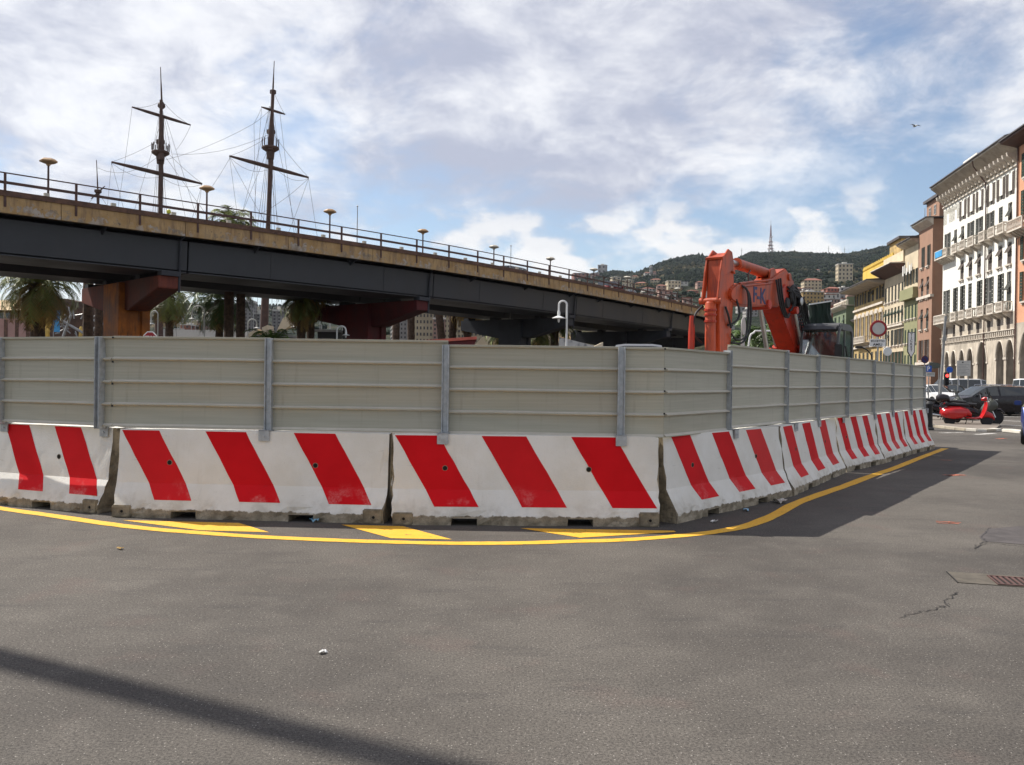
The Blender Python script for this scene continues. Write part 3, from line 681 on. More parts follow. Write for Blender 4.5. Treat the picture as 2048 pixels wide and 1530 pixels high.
# ------------------------------------------------------------------ the viaduct
VP = [(-66, 2), (-45, 22.5), (-25.1, 42.6), (-19.1, 48.8), (-14.3, 53.7), (-4.6, 64.7), (5.7, 78.8), (11.7, 88.0), (14.6, 92.2), (21.5, 103.5), (26.6, 113.5), (29.6, 125), (30.8, 140), (30.0, 158), (27, 178), (22, 196)]
vp = cr([(x, y, 0) for x, y in VP], 8)
acc = [0.0]
for a, b in zip(vp, vp[1:]): acc.append(acc[-1] + (b - a).length)
def vat(s):
    s = max(0, min(acc[-1] - 1e-3, s))
    for i in range(len(acc) - 1):
        if acc[i + 1] >= s:
            t = (s - acc[i]) / (acc[i + 1] - acc[i]); p = vp[i].lerp(vp[i + 1], t)
            a = vp[max(i - 1, 0)]; b = vp[min(i + 2, len(vp) - 1)]; d = (b - a).normalized(); return p, d, Vector((-d.y, d.x, 0))
def s_of_px(px, n=0.0):
    best = None
    for i in range(0, int(acc[-1] * 10)):
        p, d, nn = vat(i / 10); q = p + nn * n
        if q.y < 8: continue
        u = CX + F * q.x / q.y
        if best is None or abs(u - px) < best[0]: best = (abs(u - px), i / 10)
    return best[1]
def sweep(name, sec, mat, s0=0.0, s1=None, parent=None, step=2.0, smooth=False):
    s1 = acc[-1] if s1 is None else s1; k = max(1, int((s1 - s0) / step)); mb = MB(); n = len(sec)
    for i in range(k + 1):
        p, d, nn = vat(s0 + (s1 - s0) * i / k)
        for (a, z) in sec: mb.v.append((p.x + nn.x * a, p.y + nn.y * a, z))
    for i in range(k):
        for j in range(n):
            j2 = (j + 1) % n; mb.f.append((i * n + j, i * n + j2, (i + 1) * n + j2, (i + 1) * n + j)); mb.m.append(0)
    mb.f.append(tuple(range(n))[::-1]); mb.m.append(0); mb.f.append(tuple(k * n + j for j in range(n))); mb.m.append(0)
    return mb.build(name, mat, parent, smooth)
ZR, ZC, ZPB, ZG = 11.36, 10.46, 9.36, 7.42
via = thing('viaduct', 'long elevated road with peeling yellow parapet, iron railing and dark grey girders', 'viaduct', (0, 0, 0))
sweep('deck', [(0.35, 9.40), (13.6, 9.40), (13.6, 9.66), (0.35, 9.66)], 'girder', parent=via)
# near parapet in lengths between joints
J = 6.6; s = 1.0
while s < acc[-1] - 8:
    sweep('parapet', [(0.0, ZPB), (0.02, ZC - 0.27), (0.30, ZC - 0.27), (0.32, ZPB)], 'parapet', s, s + J - 0.03, via, 1.6); s += J
sweep('coping', [(-0.05, ZC - 0.27), (-0.05, ZC), (0.36, ZC), (0.36, ZC - 0.27)], 'coping', parent=via, step=1.6)
sweep('far_parapet', [(13.3, ZPB), (13.3, ZC), (13.6, ZC), (13.6, ZPB)], 'parapet', parent=via)
for nm, z0, z1, w in (('handrail', ZR - 0.055, ZR, 0.06), ('mid_rail', ZC + 0.33, ZC + 0.47, 0.05)):
    sweep(nm, [(0.03, z0), (0.03, z1), (0.03 + w, z1), (0.03 + w, z0)], 'rust', parent=via, step=1.6)
for nm, z0, z1, w in (('far_handrail', ZR - 0.05, ZR, 0.06),):
    sweep(nm, [(13.4, z0), (13.4, z1), (13.46, z1), (13.46, z0)], 'rust', parent=via)
pm_ = MB().box(-0.055, 0.055, -0.03, 0.05, 0.30, ZR - 0.03 - ZPB).mesh('post', 'rust')
s_post = s_of_px(8); s = s_post - 3.3 * 8
while s < acc[-1] - 20:
    p, d, nn = vat(s); o = obj('railing_post', pm_, via); o.location = (p.x, p.y, ZPB); o.rotation_euler = (0, 0, math.atan2(d.y, d.x)); s += 3.3
    if s > s_of_px(1435) + 12: break
# little brackets on the coping
bk = MB().box(-0.12, 0.12, -0.02, 0.14, 0, 0.16).mesh('cable_clip', 'lamphead2')
s = s_post + 1.9
while s < s_of_px(1400):
    p, d, nn = vat(s); o = obj('cable_clip', bk, via); o.location = (p.x, p.y, ZC + 0.004); o.rotation_euler = (0, 0, math.atan2(d.y, d.x)); s += 3.3
# steel box girder in spans from pier to pier
piers_px = [-330, 371, 862, 1149, 1341]
PS = [s_of_px(x, 0.9) for x in piers_px]; PS = [PS[0] - 18] + PS + [PS[-1] + 18, PS[-1] + 36, PS[-1] + 54]
def girder_sec(): return [(1.5, 9.40), (0.75, 9.18), (0.85, ZG + 0.10), (1.05, ZG), (4.3, ZG), (4.6, 9.38)]
for a, b in zip(PS, PS[1:]):
    g_ = sweep('girder', girder_sec(), 'girder', a + 0.05, b - 0.05, via, 1.6)
    sweep('inner_girder', [(8.6, 9.38), (9.0, ZG), (12.2, ZG), (12.6, 9.38)], 'girder', a + 0.05, b - 0.05, via, 3)
    sweep('bottom_flange', [(0.80, ZG - 0.05), (0.80, ZG + 0.005), (4.5, ZG - 0.005), (4.5, ZG - 0.05)], 'girder', a + 0.08, b - 0.08, via, 2)
    # cross beams under the deck
    q = a + 2.0
    while q < b:
        p, d, nn = vat(q); mb = MB(); mb.pbox(p + nn * 4.6 - d * 0.12 + Vector((0, 0, 8.6)), d * 0.24, nn * 4.0, (0, 0, 0.78)); mb.build('cross_beam', 'girder', via); q += 4.5
    # splice plates and drain pipes on the outer web
    q = a + 5.5
    while q < b - 3:
        p, d, nn = vat(q); mb = MB(); mb.pbox(p + nn * 0.735 - d * 0.16 + Vector((0, 0, 9.15)), d * 0.32, nn * 0.098 + Vector((0, 0, -1.58)), nn * -0.008); mb.build('splice_plate', 'girder', via); q += 9.0
    p, d, nn = vat(b - 0.5); mb = MB(); mb.tube([p + nn * 0.10 + Vector((0, 0, 9.42)), p + nn * 0.60 + Vector((0, 0, 9.2)), p + nn * 0.72 + Vector((0, 0, 8.2)), p + nn * 0.80 + Vector((0, 0, ZG - 1.2))], 0.07, 8); mb.build('drain_pipe', 'pier_k', via, True)
    # gusset brackets under the parapet
    q = a + 4.2
    while q < b - 1:
        p, d, nn = vat(q); mb = MB(); mb.prism([(0.02, 9.34), (1.0, 9.34), (0.8, 8.95)], p - d * 0.04, nn, (0, 0, 1), d * 0.08); mb.build('gusset', 'girder', via); q += 7.2
mats_p = ['pier_m', 'pier_o', 'pier_r', 'pier_k', 'pier_k', 'pier_k', 'pier_k']
for i, s in enumerate(PS[1:-2]):
    p, d, nn = vat(s - 0.2); mt = mats_p[min(i, len(mats_p) - 1)]
    mb = MB(); zt = ZG - 0.30
    c0, c1 = 5.4, 7.9
    head = [(0.8, zt), (13.0, zt), (13.0, zt - 0.95), (8.7, zt - 1.75), (5.0, zt - 1.75), (0.8, zt - 0.70)]
    mb.prism(head, p - d * 1.5, nn, (0, 0, 1), d * 1.3, 0)
    h = mb.build('crosshead', 'pier_m' if i == 1 else mt, via, bevel=0.04)
    mb = MB()
    ct = p + nn * 6.9 - d * 0.9; zb = zt - 0.1
    poly = [(-1.25, -0.95), (1.25, -0.95), (1.25, -0.45), (1.05, -0.45), (1.05, 0.45), (1.25, 0.45), (1.25, 0.95), (-1.25, 0.95), (-1.25, 0.45), (-1.05, 0.45), (-1.05, -0.45), (-1.25, -0.45)]
    mb.prism([(y, x) for x, y in poly], (ct.x, ct.y, 0), d, nn, (0, 0, zb))
    mb.build('pier_column', mt, via, bevel=0.03)
    for a in (0.9, 4.0, 9.2, 12.4):
        mb = MB(); q = p + nn * a; mb.pbox(q - d * 1.4 - nn * 0.3 + Vector((0, 0, zt)), d * 1.1, nn * 0.6, (0, 0, 0.25)); mb.build('bearing', 'pier_k', via)
# traffic on the deck: lamps standing along the middle
LPX = [(97, 316, 51.2), (414, 371, 58.9), (660, 418, 66.9), (846, 458, 74.4), (988, 490, 81.5), (1101, 514, 88.3), (1188, 536, 94.6), (1255, 552, 102), (1355, 575, 120)]
lamp0 = None
lm = ['first from the left', 'second, beside the left ship mast', 'third, right of the second mast', 'fourth from the left', 'fifth from the left', 'sixth from the left', 'seventh, before the low hill', 'eighth, small against the hill', 'ninth and farthest']
def lamp_mesh(h, mat):
    mb = MB(); mb.tube([(0, 0, 0), (0, 0, h - 0.3)], [0.075, 0.055], 8, 0)
    pole = mb.mesh('pole', 'rust')
    hd = MB(); hd.lathe([(0.09, h - 0.36), (0.14, h - 0.26), (0.48, h - 0.14), (0.50, h - 0.06), (0.34, h + 0.07), (0.10, h + 0.12)], n=6)
    return pole, hd.mesh('lamp_head', mat)
lampA = lamp_mesh(4.55, 'lamphead'); lampB = lamp_mesh(4.55, 'lamphead2')
for i, (px, py, Y) in enumerate(LPX):
    q = P(px, py, Y); z0 = 9.67
    t = thing('deck_lamp', 'mushroom headed lamp on the viaduct deck, ' + lm[i], 'street lamp', (q.x, q.y, z0), 0.3, 'lamps along the viaduct deck')
    k = (q.z - z0) / 4.67; t.scale = (1, 1, k)
    A = lampA if i < 4 else lampB; obj('pole', A[0], t); obj('lamp_head', A[1], t)
for px, py, h in ((715, 414, 0.04), (1022, 493, 0.03)):
    Y = 70 if px < 800 else 84
    q = P(px, py, Y); t = thing('flag_pole', 'thin bare pole rising behind the viaduct railing ' + ('between the third and fourth lamp' if px < 800 else 'right of the fifth lamp'), 'pole', (q.x, q.y, 0))
    mb = MB(); mb.tube([(0, 0, 0), (0, 0, q.z)], [0.09, 0.03], 6); mb.build('shaft', 'pole', t)
    mb = MB(); mb.lathe([(0.02, q.z), (0.09, q.z + 0.06), (0.02, q.z + 0.14)], n=8); mb.build('finial', 'pole', t)

# ------------------------------------------------------------------ old sailing ship beyond the viaduct
SY = 122.0
ship = thing('sailing_ship', 'old dark wooden sailing ship with bare masts, yards and rigging beyond the viaduct', 'ship', (0, 0, 0))
def mast(name, foot, top, rf, rt, tops=()):
    mb = MB(); f, t = Vector(foot), Vector(top); mb.tube([f, f.lerp(t, .35), f.lerp(t, .65), t], [rf, rf * .85, rf * .5, rt], 10); return mb.build(name, 'wood', ship, True)
def yard(a, b, r):
    mb = MB(); a, b = Vector(a), Vector(b); mb.tube([a, a.lerp(b, .25), a.lerp(b, .5), a.lerp(b, .75), b], [r * .45, r * .9, r, r * .9, r * .45], 8); mb.build('yard', 'wood', ship, True)
def top_platform(c, r):
    mb = MB(); mb.lathe([(r * .42, -1.5), (r * .5, -0.5), (r, -0.12), (r * 1.05, 0.06), (r, 0.22), (r * .93, 0.10)], c, 16)
    mb.build('crows_nest', 'wood', ship)
    mb = MB()
    for k in range(12):
        a = 2 * math.pi * k / 12; q = Vector(c) + Vector((math.cos(a) * r, math.sin(a) * r, 0.3)); mb.bar(q, q + Vector((0, 0, 1.0)), 0.10)
    o = mb.build('nest_stanchions', 'wood', ship); stuff(o)
ropes = MB()
def rope(a, b, sag=0.0, r=0.021):
    a, b = Vector(a), Vector(b)
    pts = [a.lerp(b, t / 6) + Vector((0, 0, -sag * 4 * (t / 6) * (1 - t / 6))) for t in range(7)] if sag else [a, b]
    ropes.tube(pts, r, 4, 0, False)
S_ = lambda px, py, dy=0.0: P(px, py, SY + dy)
# left mast
mast('mast', S_(317, 760), S_(323, 235), 0.62, 0.34); mast('topmast', S_(322, 320, -.6), S_(322.5, 200, -.6), 0.42, 0.22); mast('pole_mast', S_(323.5, 205), S_(321, 134), 0.13, 0.05)
yard(S_(223, 324, -4), S_(404, 367.5, 4), 0.30); yard(S_(264, 214, -3), S_(381, 250, 3), 0.24)
top_platform(S_(321, 306), 1.15); mb = MB(); c = S_(321, 284); mb.lathe([(0.42, -0.3), (0.60, -0.2), (0.60, 0.25), (0.42, 0.3)], c, 10); mb.build('mast_cap', 'wood', ship)
mb = MB(); c = S_(323, 210); mb.lathe([(0.3, -0.5), (0.55, -0.2), (0.5, 0.1), (0.2, 0.5)], c, 8); mb.build('crosstree', 'wood', ship)
# right mast
mast('mast', S_(524, 760), S_(544, 262), 0.62, 0.34); mast('topmast', S_(541, 300, -.6), S_(546, 182, -.6), 0.44, 0.24); mast('pole_mast', S_(545.5, 190), S_(548.5, 122), 0.13, 0.05)
yard(S_(459, 312, -4), S_(617, 355, 4), 0.30); yard(S_(523, 214, -2), S_(570, 228.5, 2), 0.20)
top_platform(S_(541, 297), 1.15); mb = MB(); c = S_(542, 264); mb.lathe([(0.42, -0.3), (0.60, -0.2), (0.60, 0.25), (0.42, 0.3)], c, 10); mb.build('mast_cap', 'wood', ship)
mb = MB(); c = S_(546, 184); mb.lathe([(0.3, -0.3), (0.45, -0.2), (0.45, 0.2), (0.3, 0.3)], c, 8); mb.build('crosstree', 'wood', ship)
# small mizzen on the left
mast('mast', S_(197, 760), S_(196, 384), 0.30, 0.20); mast('pole_mast', S_(196, 390), S_(193, 320), 0.11, 0.05)
mb = MB(); c = S_(196, 383); mb.lathe([(0.25, -0.3), (0.5, -0.1), (0.5, 0.2), (0.2, 0.3)], c, 8); mb.build('crosstree', 'wood', ship)
yard(S_(182, 398), S_(210, 372), 0.12)
# stays, lifts and shrouds
for a, b, sg in (((264, 214), (318, 205), .3), ((381, 250), (330, 208), .3), ((223, 324), (312, 284), .2), ((404, 367), (330, 300), .2), ((264, 216), (232, 440), .6), ((381, 252), (352, 300), .3), ((223, 326), (330, 352), 1.0), ((404, 369), (312, 345), 1.0),
               ((223, 326), (213, 430), 0), ((223, 326), (256, 450), 0), ((404, 369), (394, 440), 0), ((404, 369), (382, 445), 0), ((321, 300), (420, 440), 0), ((324, 215), (372, 440), 0), ((323, 240), (260, 450), 0), ((330, 230), (392, 430), 0),
               ((459, 312), (535, 275), .2), ((617, 355), (548, 270), .2), ((523, 216), (508, 247), .1), ((570, 230), (550, 190), .1), ((459, 314), (535, 340), .9), ((617, 357), (550, 335), .9), ((459, 314), (480, 470), 0), ((461, 314), (425, 372), .1), ((617, 357), (640, 510), 0), ((617, 357), (575, 470), .2),
               ((617, 357), (520, 428), .4), ((540, 340), (565, 500), 0), ((548, 250), (600, 500), 0), ((560, 228), (590, 480), 0), ((545, 200), (470, 480), 0), ((535, 300), (465, 475), 0), ((459, 314), (540, 460), .2), ((508, 247), (330, 320), .5), ((508, 247), (545, 215), .1), ((535, 270), (345, 308), .9), ((523, 218), (505, 470), 0), ((508, 247), (512, 480), 0),
               ((196, 384), (150, 440), 0), ((196, 384), (240, 450), 0), ((193, 335), (320, 310), 1.5)):
    rope(S_(*a), S_(*b), sg)
for (mx, my, bx, by, n_) in ((320, 312, 318, 760, 7), (540, 302, 524, 760, 8)):
    for k in range(n_):
        o_ = (k - (n_ - 1) / 2)
        rope(S_(mx + o_ * 1.5, my), S_(bx + o_ * 14, by, 6), 0, 0.026); rope(S_(mx + o_ * 1.0 + 2, my - 90), S_(mx + o_ * 5, my - 4), 0, 0.020)
stuff(ropes.build('rigging', 'rope', ship))
# hull: stern castle at the left, low waist to the right
mb = MB()
hx = [(86, 610), (110, 598), (160, 602), (215, 618), (232, 655), (300, 694), (420, 705), (600, 705), (680, 690)]
for i, (px, py) in enumerate(hx):
    t = S_(px, py); w = 5.0 * math.sin(math.pi * min(1, max(0.06, (i + 0.6) / 9.2)))
    w = max(w, 2.4)
    for (yy, zz) in ((-w * .55, 0.2), (-w, 2.2), (-w * .9, t.z - 0.8), (-w * .86, t.z), (w * .86, t.z), (w * .9, t.z - 0.8), (w, 2.2), (w * .55, 0.2)): mb.v.append((t.x, SY + yy, zz))
n = 8
for i in range(len(hx) - 1):
    for j in range(n): j2 = (j + 1) % n; mb.f.append((i * n + j, i * n + j2, (i + 1) * n + j2, (i + 1) * n + j)); mb.m.append(0)
mb.f.append(tuple(range(n))); mb.m.append(0); mb.f.append(tuple((len(hx) - 1) * n + j for j in range(n))); mb.m.append(0)
mb.build('hull', 'hull', ship)
for z_, w_ in ((7.2, 0.25), (9.0, 0.22), (10.6, 0.25)):
    mb = MB(); mb.bar((S_(92, 640).x, SY - 5.4, z_), (S_(222, 640).x, SY - 5.4, z_ + 0.3), w_); mb.build('rail', 'wood', ship)
for px, py, s_ in ((94, 668, .8), (97, 640, .5), (163, 668, .5)):
    mb = MB(); c = S_(px, py, -7); mb.lathe([(0.15, -1.2), (0.45, -0.6), (0.32, 0.1), (0.42, 0.5), (0.2, 1.0)], c, 8); mb.build('gilded_figure', 'gold', ship, True)
for a, b in (((118, 638), (170, 668)), ((187, 640), (233, 658)), ((204, 640), (160, 690)), ((120, 690), (142, 630)), ((210, 690), (232, 650))):
    mb = MB(); mb.tube([S_(*a, -9), S_(*b, -9)], 0.17, 6); mb.build('spar', 'pole', ship, True)
mb = MB(); rr = random.Random(4)
for k in range(26):
    a = (rr.uniform(115, 228), rr.uniform(625, 690)); b = (a[0] + rr.uniform(-22, 22), a[1] + rr.uniform(-26, 26)); mb.tube([S_(*a, -8), S_(*b, -8)], 0.09, 4, 0, False)
stuff(mb.build('loose_rigging', 'pole', ship))
q = P(114, 620, 100); q2 = P(114, 664, 100)
t = thing('banner', 'tall light blue banner hanging on a pole before the dark ship', 'banner', (q.x, q.y, 0))
mb = MB()
for k in range(7):
    z = q2.z + (q.z - q2.z) * k / 6; mb.v += [(-0.33, 0.06 * math.sin(k * 1.3), z), (0.33, 0.06 * math.sin(k * 1.3 + 1), z), (0.33, 0.06 * math.sin(k * 1.3 + 1) + 0.02, z), (-0.33, 0.06 * math.sin(k * 1.3) + 0.02, z)]
for k in range(6):
    for j in range(4): mb.f.append((k * 4 + j, k * 4 + (j + 1) % 4, k * 4 + 4 + (j + 1) % 4, k * 4 + 4 + j)); mb.m.append(0)
mb.f += [(0, 1, 2, 3), (24, 25, 26, 27)]; mb.m += [0, 0]
mb.build('cloth', 'bannerblue', t); mb = MB(); mb.tube([(-0.4, 0.03, 0), (-0.4, 0.03, q.z + 0.2)], 0.05, 6); mb.build('pole', 'pole', t)

# ------------------------------------------------------------------ palms
def frond_mb(mb, L, droop, az, el, rr, wid=0.55, base=(0, 0, 0), m=0, nl=26):
    d = Vector((math.cos(az), math.sin(az), 0)); pts = []; p = Vector(base); e = el
    n = 9
    for i in range(n + 1):
        pts.append(p.copy()); p = p + (d * math.cos(e) + Vector((0, 0, math.sin(e)))) * (L / n); e -= droop * (0.45 + i / n) / n * 2
    side = Vector((-d.y, d.x, 0))
    for i in range(n):
        mb.add([pts[i] - side * 0.035 * (1 - i / n), pts[i] + side * 0.035 * (1 - i / n), pts[i + 1] + side * 0.03 * (1 - i / n), pts[i + 1] - side * 0.03 * (1 - i / n)], [(0, 1, 2, 3)], m)
    for k in range(nl):
        t = 0.12 + 0.88 * k / nl; x = t * n; i = min(n - 1, int(x)); q = pts[i].lerp(pts[i + 1], x - i); fd_ = (pts[i + 1] - pts[i]).normalized()
        w = wid * (math.sin(math.pi * min(1, 0.15 + t * .85)) * .8 + .25) * rr.uniform(.8, 1.15)
        for sg in (-1, 1):
            tip = q + side * sg * w * rr.uniform(.75, 1) + fd_ * w * .75 + Vector((0, 0, -w * rr.uniform(.15, .7)))
            mb.add([q - fd_ * .035, q + fd_ * .05, tip], [(0, 1, 2)], m)
def crown_mesh(name, seed, n, L, dry, mats, wid=0.72, lo=-0.9):
    rr = random.Random(seed); mb = MB()
    for k in range(n):
        e = lo + (1.35 - lo) * (k / n) ** 0.8 + rr.uniform(-.12, .12); az = k * 2.399 + rr.uniform(-.2, .2)
        frond_mb(mb, L * rr.uniform(.85, 1.1) * (0.8 if e < -0.4 else 1), rr.uniform(1.1, 1.7) if e > -.4 else .7, az, e, rr, wid, (math.cos(az) * .15, math.sin(az) * .15, -0.3 + 0.4 * k / n), 1 if k < n * dry else 0)
    return mb.mesh(name, mats)
def trunk_mesh(h, r, seed, lean=0.0, beard=0.0):
    rr = random.Random(seed); mb = MB(); n = max(6, int(h / 0.45)); pts = []; rad = []
    for i in range(n + 1):
        t = i / n; pts.append((lean * t * t, 0.05 * math.sin(t * 5 + seed), h * t)); k = 1.25 - .35 * min(1, t * 4) + (0.5 if t > .93 else 0) * 0.5
        rad.append(r * k * (1 + .08 * (i % 2)))
    mb.tube(pts, rad, 10)
    return mb.mesh('trunk', 'trunk')
crA = crown_mesh('crown', 11, 58, 3.1, .22, ['frond', 'frond2']); crB = crown_mesh('crown', 12, 40, 2.5, .12, ['frond', 'frond2']); crC = crown_mesh('crown', 13, 34, 2.2, .0, ['frond3', 'frond2'], .4, -0.1)
crE = crown_mesh('crown', 15, 44, 2.6, .05, ['frond3', 'frond2'], .75, -.7)
crD = crown_mesh('crown', 14, 46, 2.4, .7, ['frond', 'frond2'], .5, -1.35)
def palm(px, py, Y, crown, r, label, sc_=1.0, beard=False, lean=0.0, grp='palms behind the viaduct'):
    q = P(px, py, Y); t = thing('palm_tree', label, 'palm tree', (q.x - lean, q.y, 0), random.uniform(0, 6) if not lean else 0, grp)
    if q.z > 0.6: obj('trunk', trunk_mesh(q.z, r, int(px), lean), t)
    c = obj('crown', crown, t, (lean, 0, q.z)); c.scale = (sc_,) * 3
    if beard:
        c2 = obj('dry_skirt', crD, t, (0, 0, q.z - .35)); c2.scale = (.72 * sc_, .72 * sc_, 1.15 * sc_)
    return t
palm(76, 566, 61, crA, .50, 'big bushy palm with hanging dry skirt at the left under the viaduct', 1.22, True)
palm(340, 592, 74, crB, .34, 'palm just right of the orange pier', 1.15); palm(438, 600, 66, crE, .30, 'green palm between the first and second pier, left of two bare trunks', 1.15)
palm(461, 444, 62, crB, .36, 'tall palm whose crown tops the viaduct railing', .8); palm(483, 470, 63.5, crB, .34, 'tall palm with a bare dark trunk right beside the tallest one', .8)
palm(178, 470, 66, crB, .40, 'tall dark palm trunk left of the orange pier', .8); palm(199, 480, 70, crB, .34, 'thinner dark palm trunk hard by the orange pier', .8)
palm(604, 600, 68, crB, .36, 'palm with a drooping crown under the viaduct before the red pier', .9, True); palm(622, 596, 70, crD, .34, 'brown palm with dry fronds beside the red pier', .9)
palm(545, 690, 58, crC, .3, 'low fresh green palm rising behind the front fence', 1.0)
palm(1504, 686, 60, crC, .3, 'fresh green palm seen between the arms of the excavator', 1.35); palm(1560, 700, 66, crC, .3, 'small green palm behind the excavator boom', 1.1)
for px, lb in ((794, 'palm trunk just right of the red pier'), (823, 'second dark palm trunk right of the red pier'), (907, 'slim dark palm trunk midway between the red and the black pier')):
    palm(px, 560, 92, crB, .42, lb, .9)
palm(868, 560, 90, crB, .42, 'leaning palm trunk under the girder joint', .9, False, -1.1)
palm(936, 612, 92, crD, .42, 'shaggy brown palm left of the black pier', 1.15, True)
palm(1072, 664, 96, crB, .5, 'palm right of the black pier', 1.15); palm(1110, 650, 99, crC, .5, 'feathery palm right of the black pier beside the white lamp', 1.5); palm(1000, 668, 98, crB, .4, 'low palm in front of the cream tents', .9)

# ------------------------------------------------------------------ excavator behind the hoarding
ex_u = Vector((-0.6, -0.8, 0)); ex_o = Vector((7.40, 22.9, 0))
ex = thing('excavator', 'orange excavator with folded two part boom and charcoal cab behind the hoarding', 'excavator', ex_o, math.atan2(ex_u.y, ex_u.x))
def seg(prof, w, mat, name, bevel=0.02, y0=0.0, par=ex):     # side profile in (forward, up), width w across
    return MB().prism(prof, (0, y0 - w / 2, 0), (1, 0, 0), (0, 0, 1), (0, w, 0)).build(name, mat, par, bevel=bevel)
# lower boom
seg([(-1.45, 1.35), (-0.65, 1.25), (0.62, 2.45), (1.62, 3.30), (1.70, 3.60), (1.45, 3.85), (0.90, 3.88), (0.30, 3.45), (-0.50, 2.55), (-1.40, 1.65)], 0.46, 'orange2', 'lower_boom')
seg([(0.85, 3.35), (1.30, 3.20), (1.66, 3.50), (1.70, 3.85), (1.35, 4.02), (0.95, 3.85)], 0.50, 'orange2', 'knee_bracket')
# upper boom
seg([(0.62, 3.72), (1.30, 3.44), (2.0, 3.40), (4.15, 3.28), (4.62, 3.36), (4.66, 3.60), (4.3, 3.76), (2.6, 3.94), (1.95, 4.20), (1.25, 4.42), (0.66, 4.16)], 0.42, 'orange', 'upper_boom', 0.03)
for s_ in (-1, 1):
    seg([(1.55, 4.05), (2.3, 3.88), (2.2, 4.30), (1.95, 4.36)], 0.05, 'orange', 'cylinder_lug', 0.01, s_ * 0.15)
mb = MB(); mb.lathe([(0.12, -0.30), (0.14, -0.26), (0.14, 0.26), (0.12, 0.30)], (1.28, 0, 3.55), 14, 0, 'Y'); mb.build('knee_pin', 'black', ex)
mb = MB(); mb.lathe([(0.09, -0.25), (0.09, 0.25)], (1.05, 0, 4.22), 12, 0, 'Y'); mb.build('pin', 'orange', ex)
# stick, its top plates and the recess between the front ribs
seg([(4.44, 4.10), (4.62, 4.34), (4.86, 4.34), (5.10, 4.20), (5.12, 3.9), (5.16, 3.0), (5.10, 2.0), (4.95, 1.1), (4.70, 1.1), (4.56, 2.0), (4.40, 3.2), (4.36, 3.8)], 0.30, 'orange', 'stick', 0.02)
for s_ in (-1, 1):
    seg([(4.40, 3.95), (4.60, 4.42), (4.80, 4.46), (5.12, 4.20), (5.20, 3.95), (5.34, 3.30), (5.22, 3.24), (5.05, 3.85), (4.60, 4.0)], 0.045, 'orange', 'stick_plate', 0.01, s_ * 0.175)
mb = MB(); mb.pbox((4.60, -0.20, 4.36), (0.52, 0, -0.16), (0, 0.40, 0), (0.02, 0, 0.05)); mb.build('top_plate', 'orange', ex, bevel=0.008)
mb = MB(); mb.lathe([(0.10, -0.24), (0.10, 0.24)], (4.62, 0, 3.48), 14, 0, 'Y'); mb.build('stick_pin', 'orange', ex, True)
mb = MB(); mb.lathe([(0.07, -0.25), (0.07, 0.25)], (5.26, 0, 3.30), 12, 0, 'Y'); mb.build('pin', 'orange', ex, True)
# stick cylinder on top, bucket cylinder in front, lifting cylinders
def cyl(a, b, split, r, mat, name, y):
    a, b = Vector((a[0], y, a[1])), Vector((b[0], y, b[1])); mpt = a.lerp(b, split)
    o = MB().tube([a, a.lerp(mpt, .02), mpt.lerp(a, .06), mpt], [r * .8, r, r, r * 1.12], 14).build(name, mat, ex, True)
    MB().tube([mpt, b], r * .55, 12).build('piston_rod', 'chrome', o, True)
    MB().lathe([(r * 1.0, -r), (r * 1.0, r)], b, 12, 0, 'Y').build('rod_eye', mat, o, True)
    return o
cyl((2.02, 4.22), (4.72, 4.26), 0.70, 0.125, 'orange', 'stick_cylinder', 0.0)
cyl((5.27, 3.28), (5.22, 0.95), 0.78, 0.115, 'orange', 'bucket_cylinder', 0.0)
for y in (-0.33, 0.33): cyl((-0.35, 1.45), (0.98, 3.38), 0.55, 0.095, 'orange2', 'lift_cylinder', y)
cyl((1.55, 1.6), (2.45, 3.42), 0.42, 0.105, 'orange2', 'boom_cylinder', 0.0)
MB().tube([(5.5, -0.34, 1.2), (5.46, -0.34, 2.62), (5.45, -0.34, 2.98)], [.07, .07, .05], 10).build('link_cylinder', 'orange2', ex, True)
MB().lathe([(0.10, -.27), (0.12, -.25), (0.12, .25), (0.10, .27)], (2.45, 0, 3.42), 12, 0, 'Y').build('pin', 'orange2', ex, True)
# hoses
hs = []
for k in range(3): hs.append([(1.72 + .14 * k, 0.24, 4.12 - .03 * k), (1.76 + .14 * k, 0.30, 3.75), (1.62 + .14 * k, 0.32, 3.40), (1.35 + .1 * k, 0.31, 3.18), (1.18, 0.29, 3.30)])
hs.append([(4.1, 0.22, 3.72), (3.98, 0.30, 3.62), (3.96, 0.33, 3.3), (4.02, 0.33, 2.8), (4.12, 0.30, 2.55), (4.40, 0.24, 2.50), (4.60, 0.20, 2.62)])
hs.append([(4.0, 0.22, 3.72), (3.86, 0.30, 3.55), (3.82, 0.33, 3.2), (3.92, 0.34, 2.75), (4.2, 0.30, 2.45), (4.6, 0.2, 2.42)])
hs.append([(4.36, 0.2, 3.4), (4.30, 0.26, 3.1), (4.46, 0.24, 2.9), (4.75, 0.18, 2.8)])
hs.append([(4.9, 0.18, 3.2), (4.82, 0.22, 3.0), (4.62, 0.20, 2.75)])
hs.append([(5.2, -0.2, 3.2), (5.42, -0.28, 3.0), (5.45, -0.3, 2.6), (5.2, -0.22, 2.4)])
for k in range(6): hs.append([(1.0 - .1 * k, 0.25 + .03 * k, 3.75), (0.78 - .1 * k, 0.30 + .03 * k, 3.5 - .05 * k), (0.42 - .05 * k, 0.30 + .04 * k, 2.9), (0.15, 0.28 + .03 * k, 2.2), (-0.1, 0.28 + .03 * k, 1.7)])
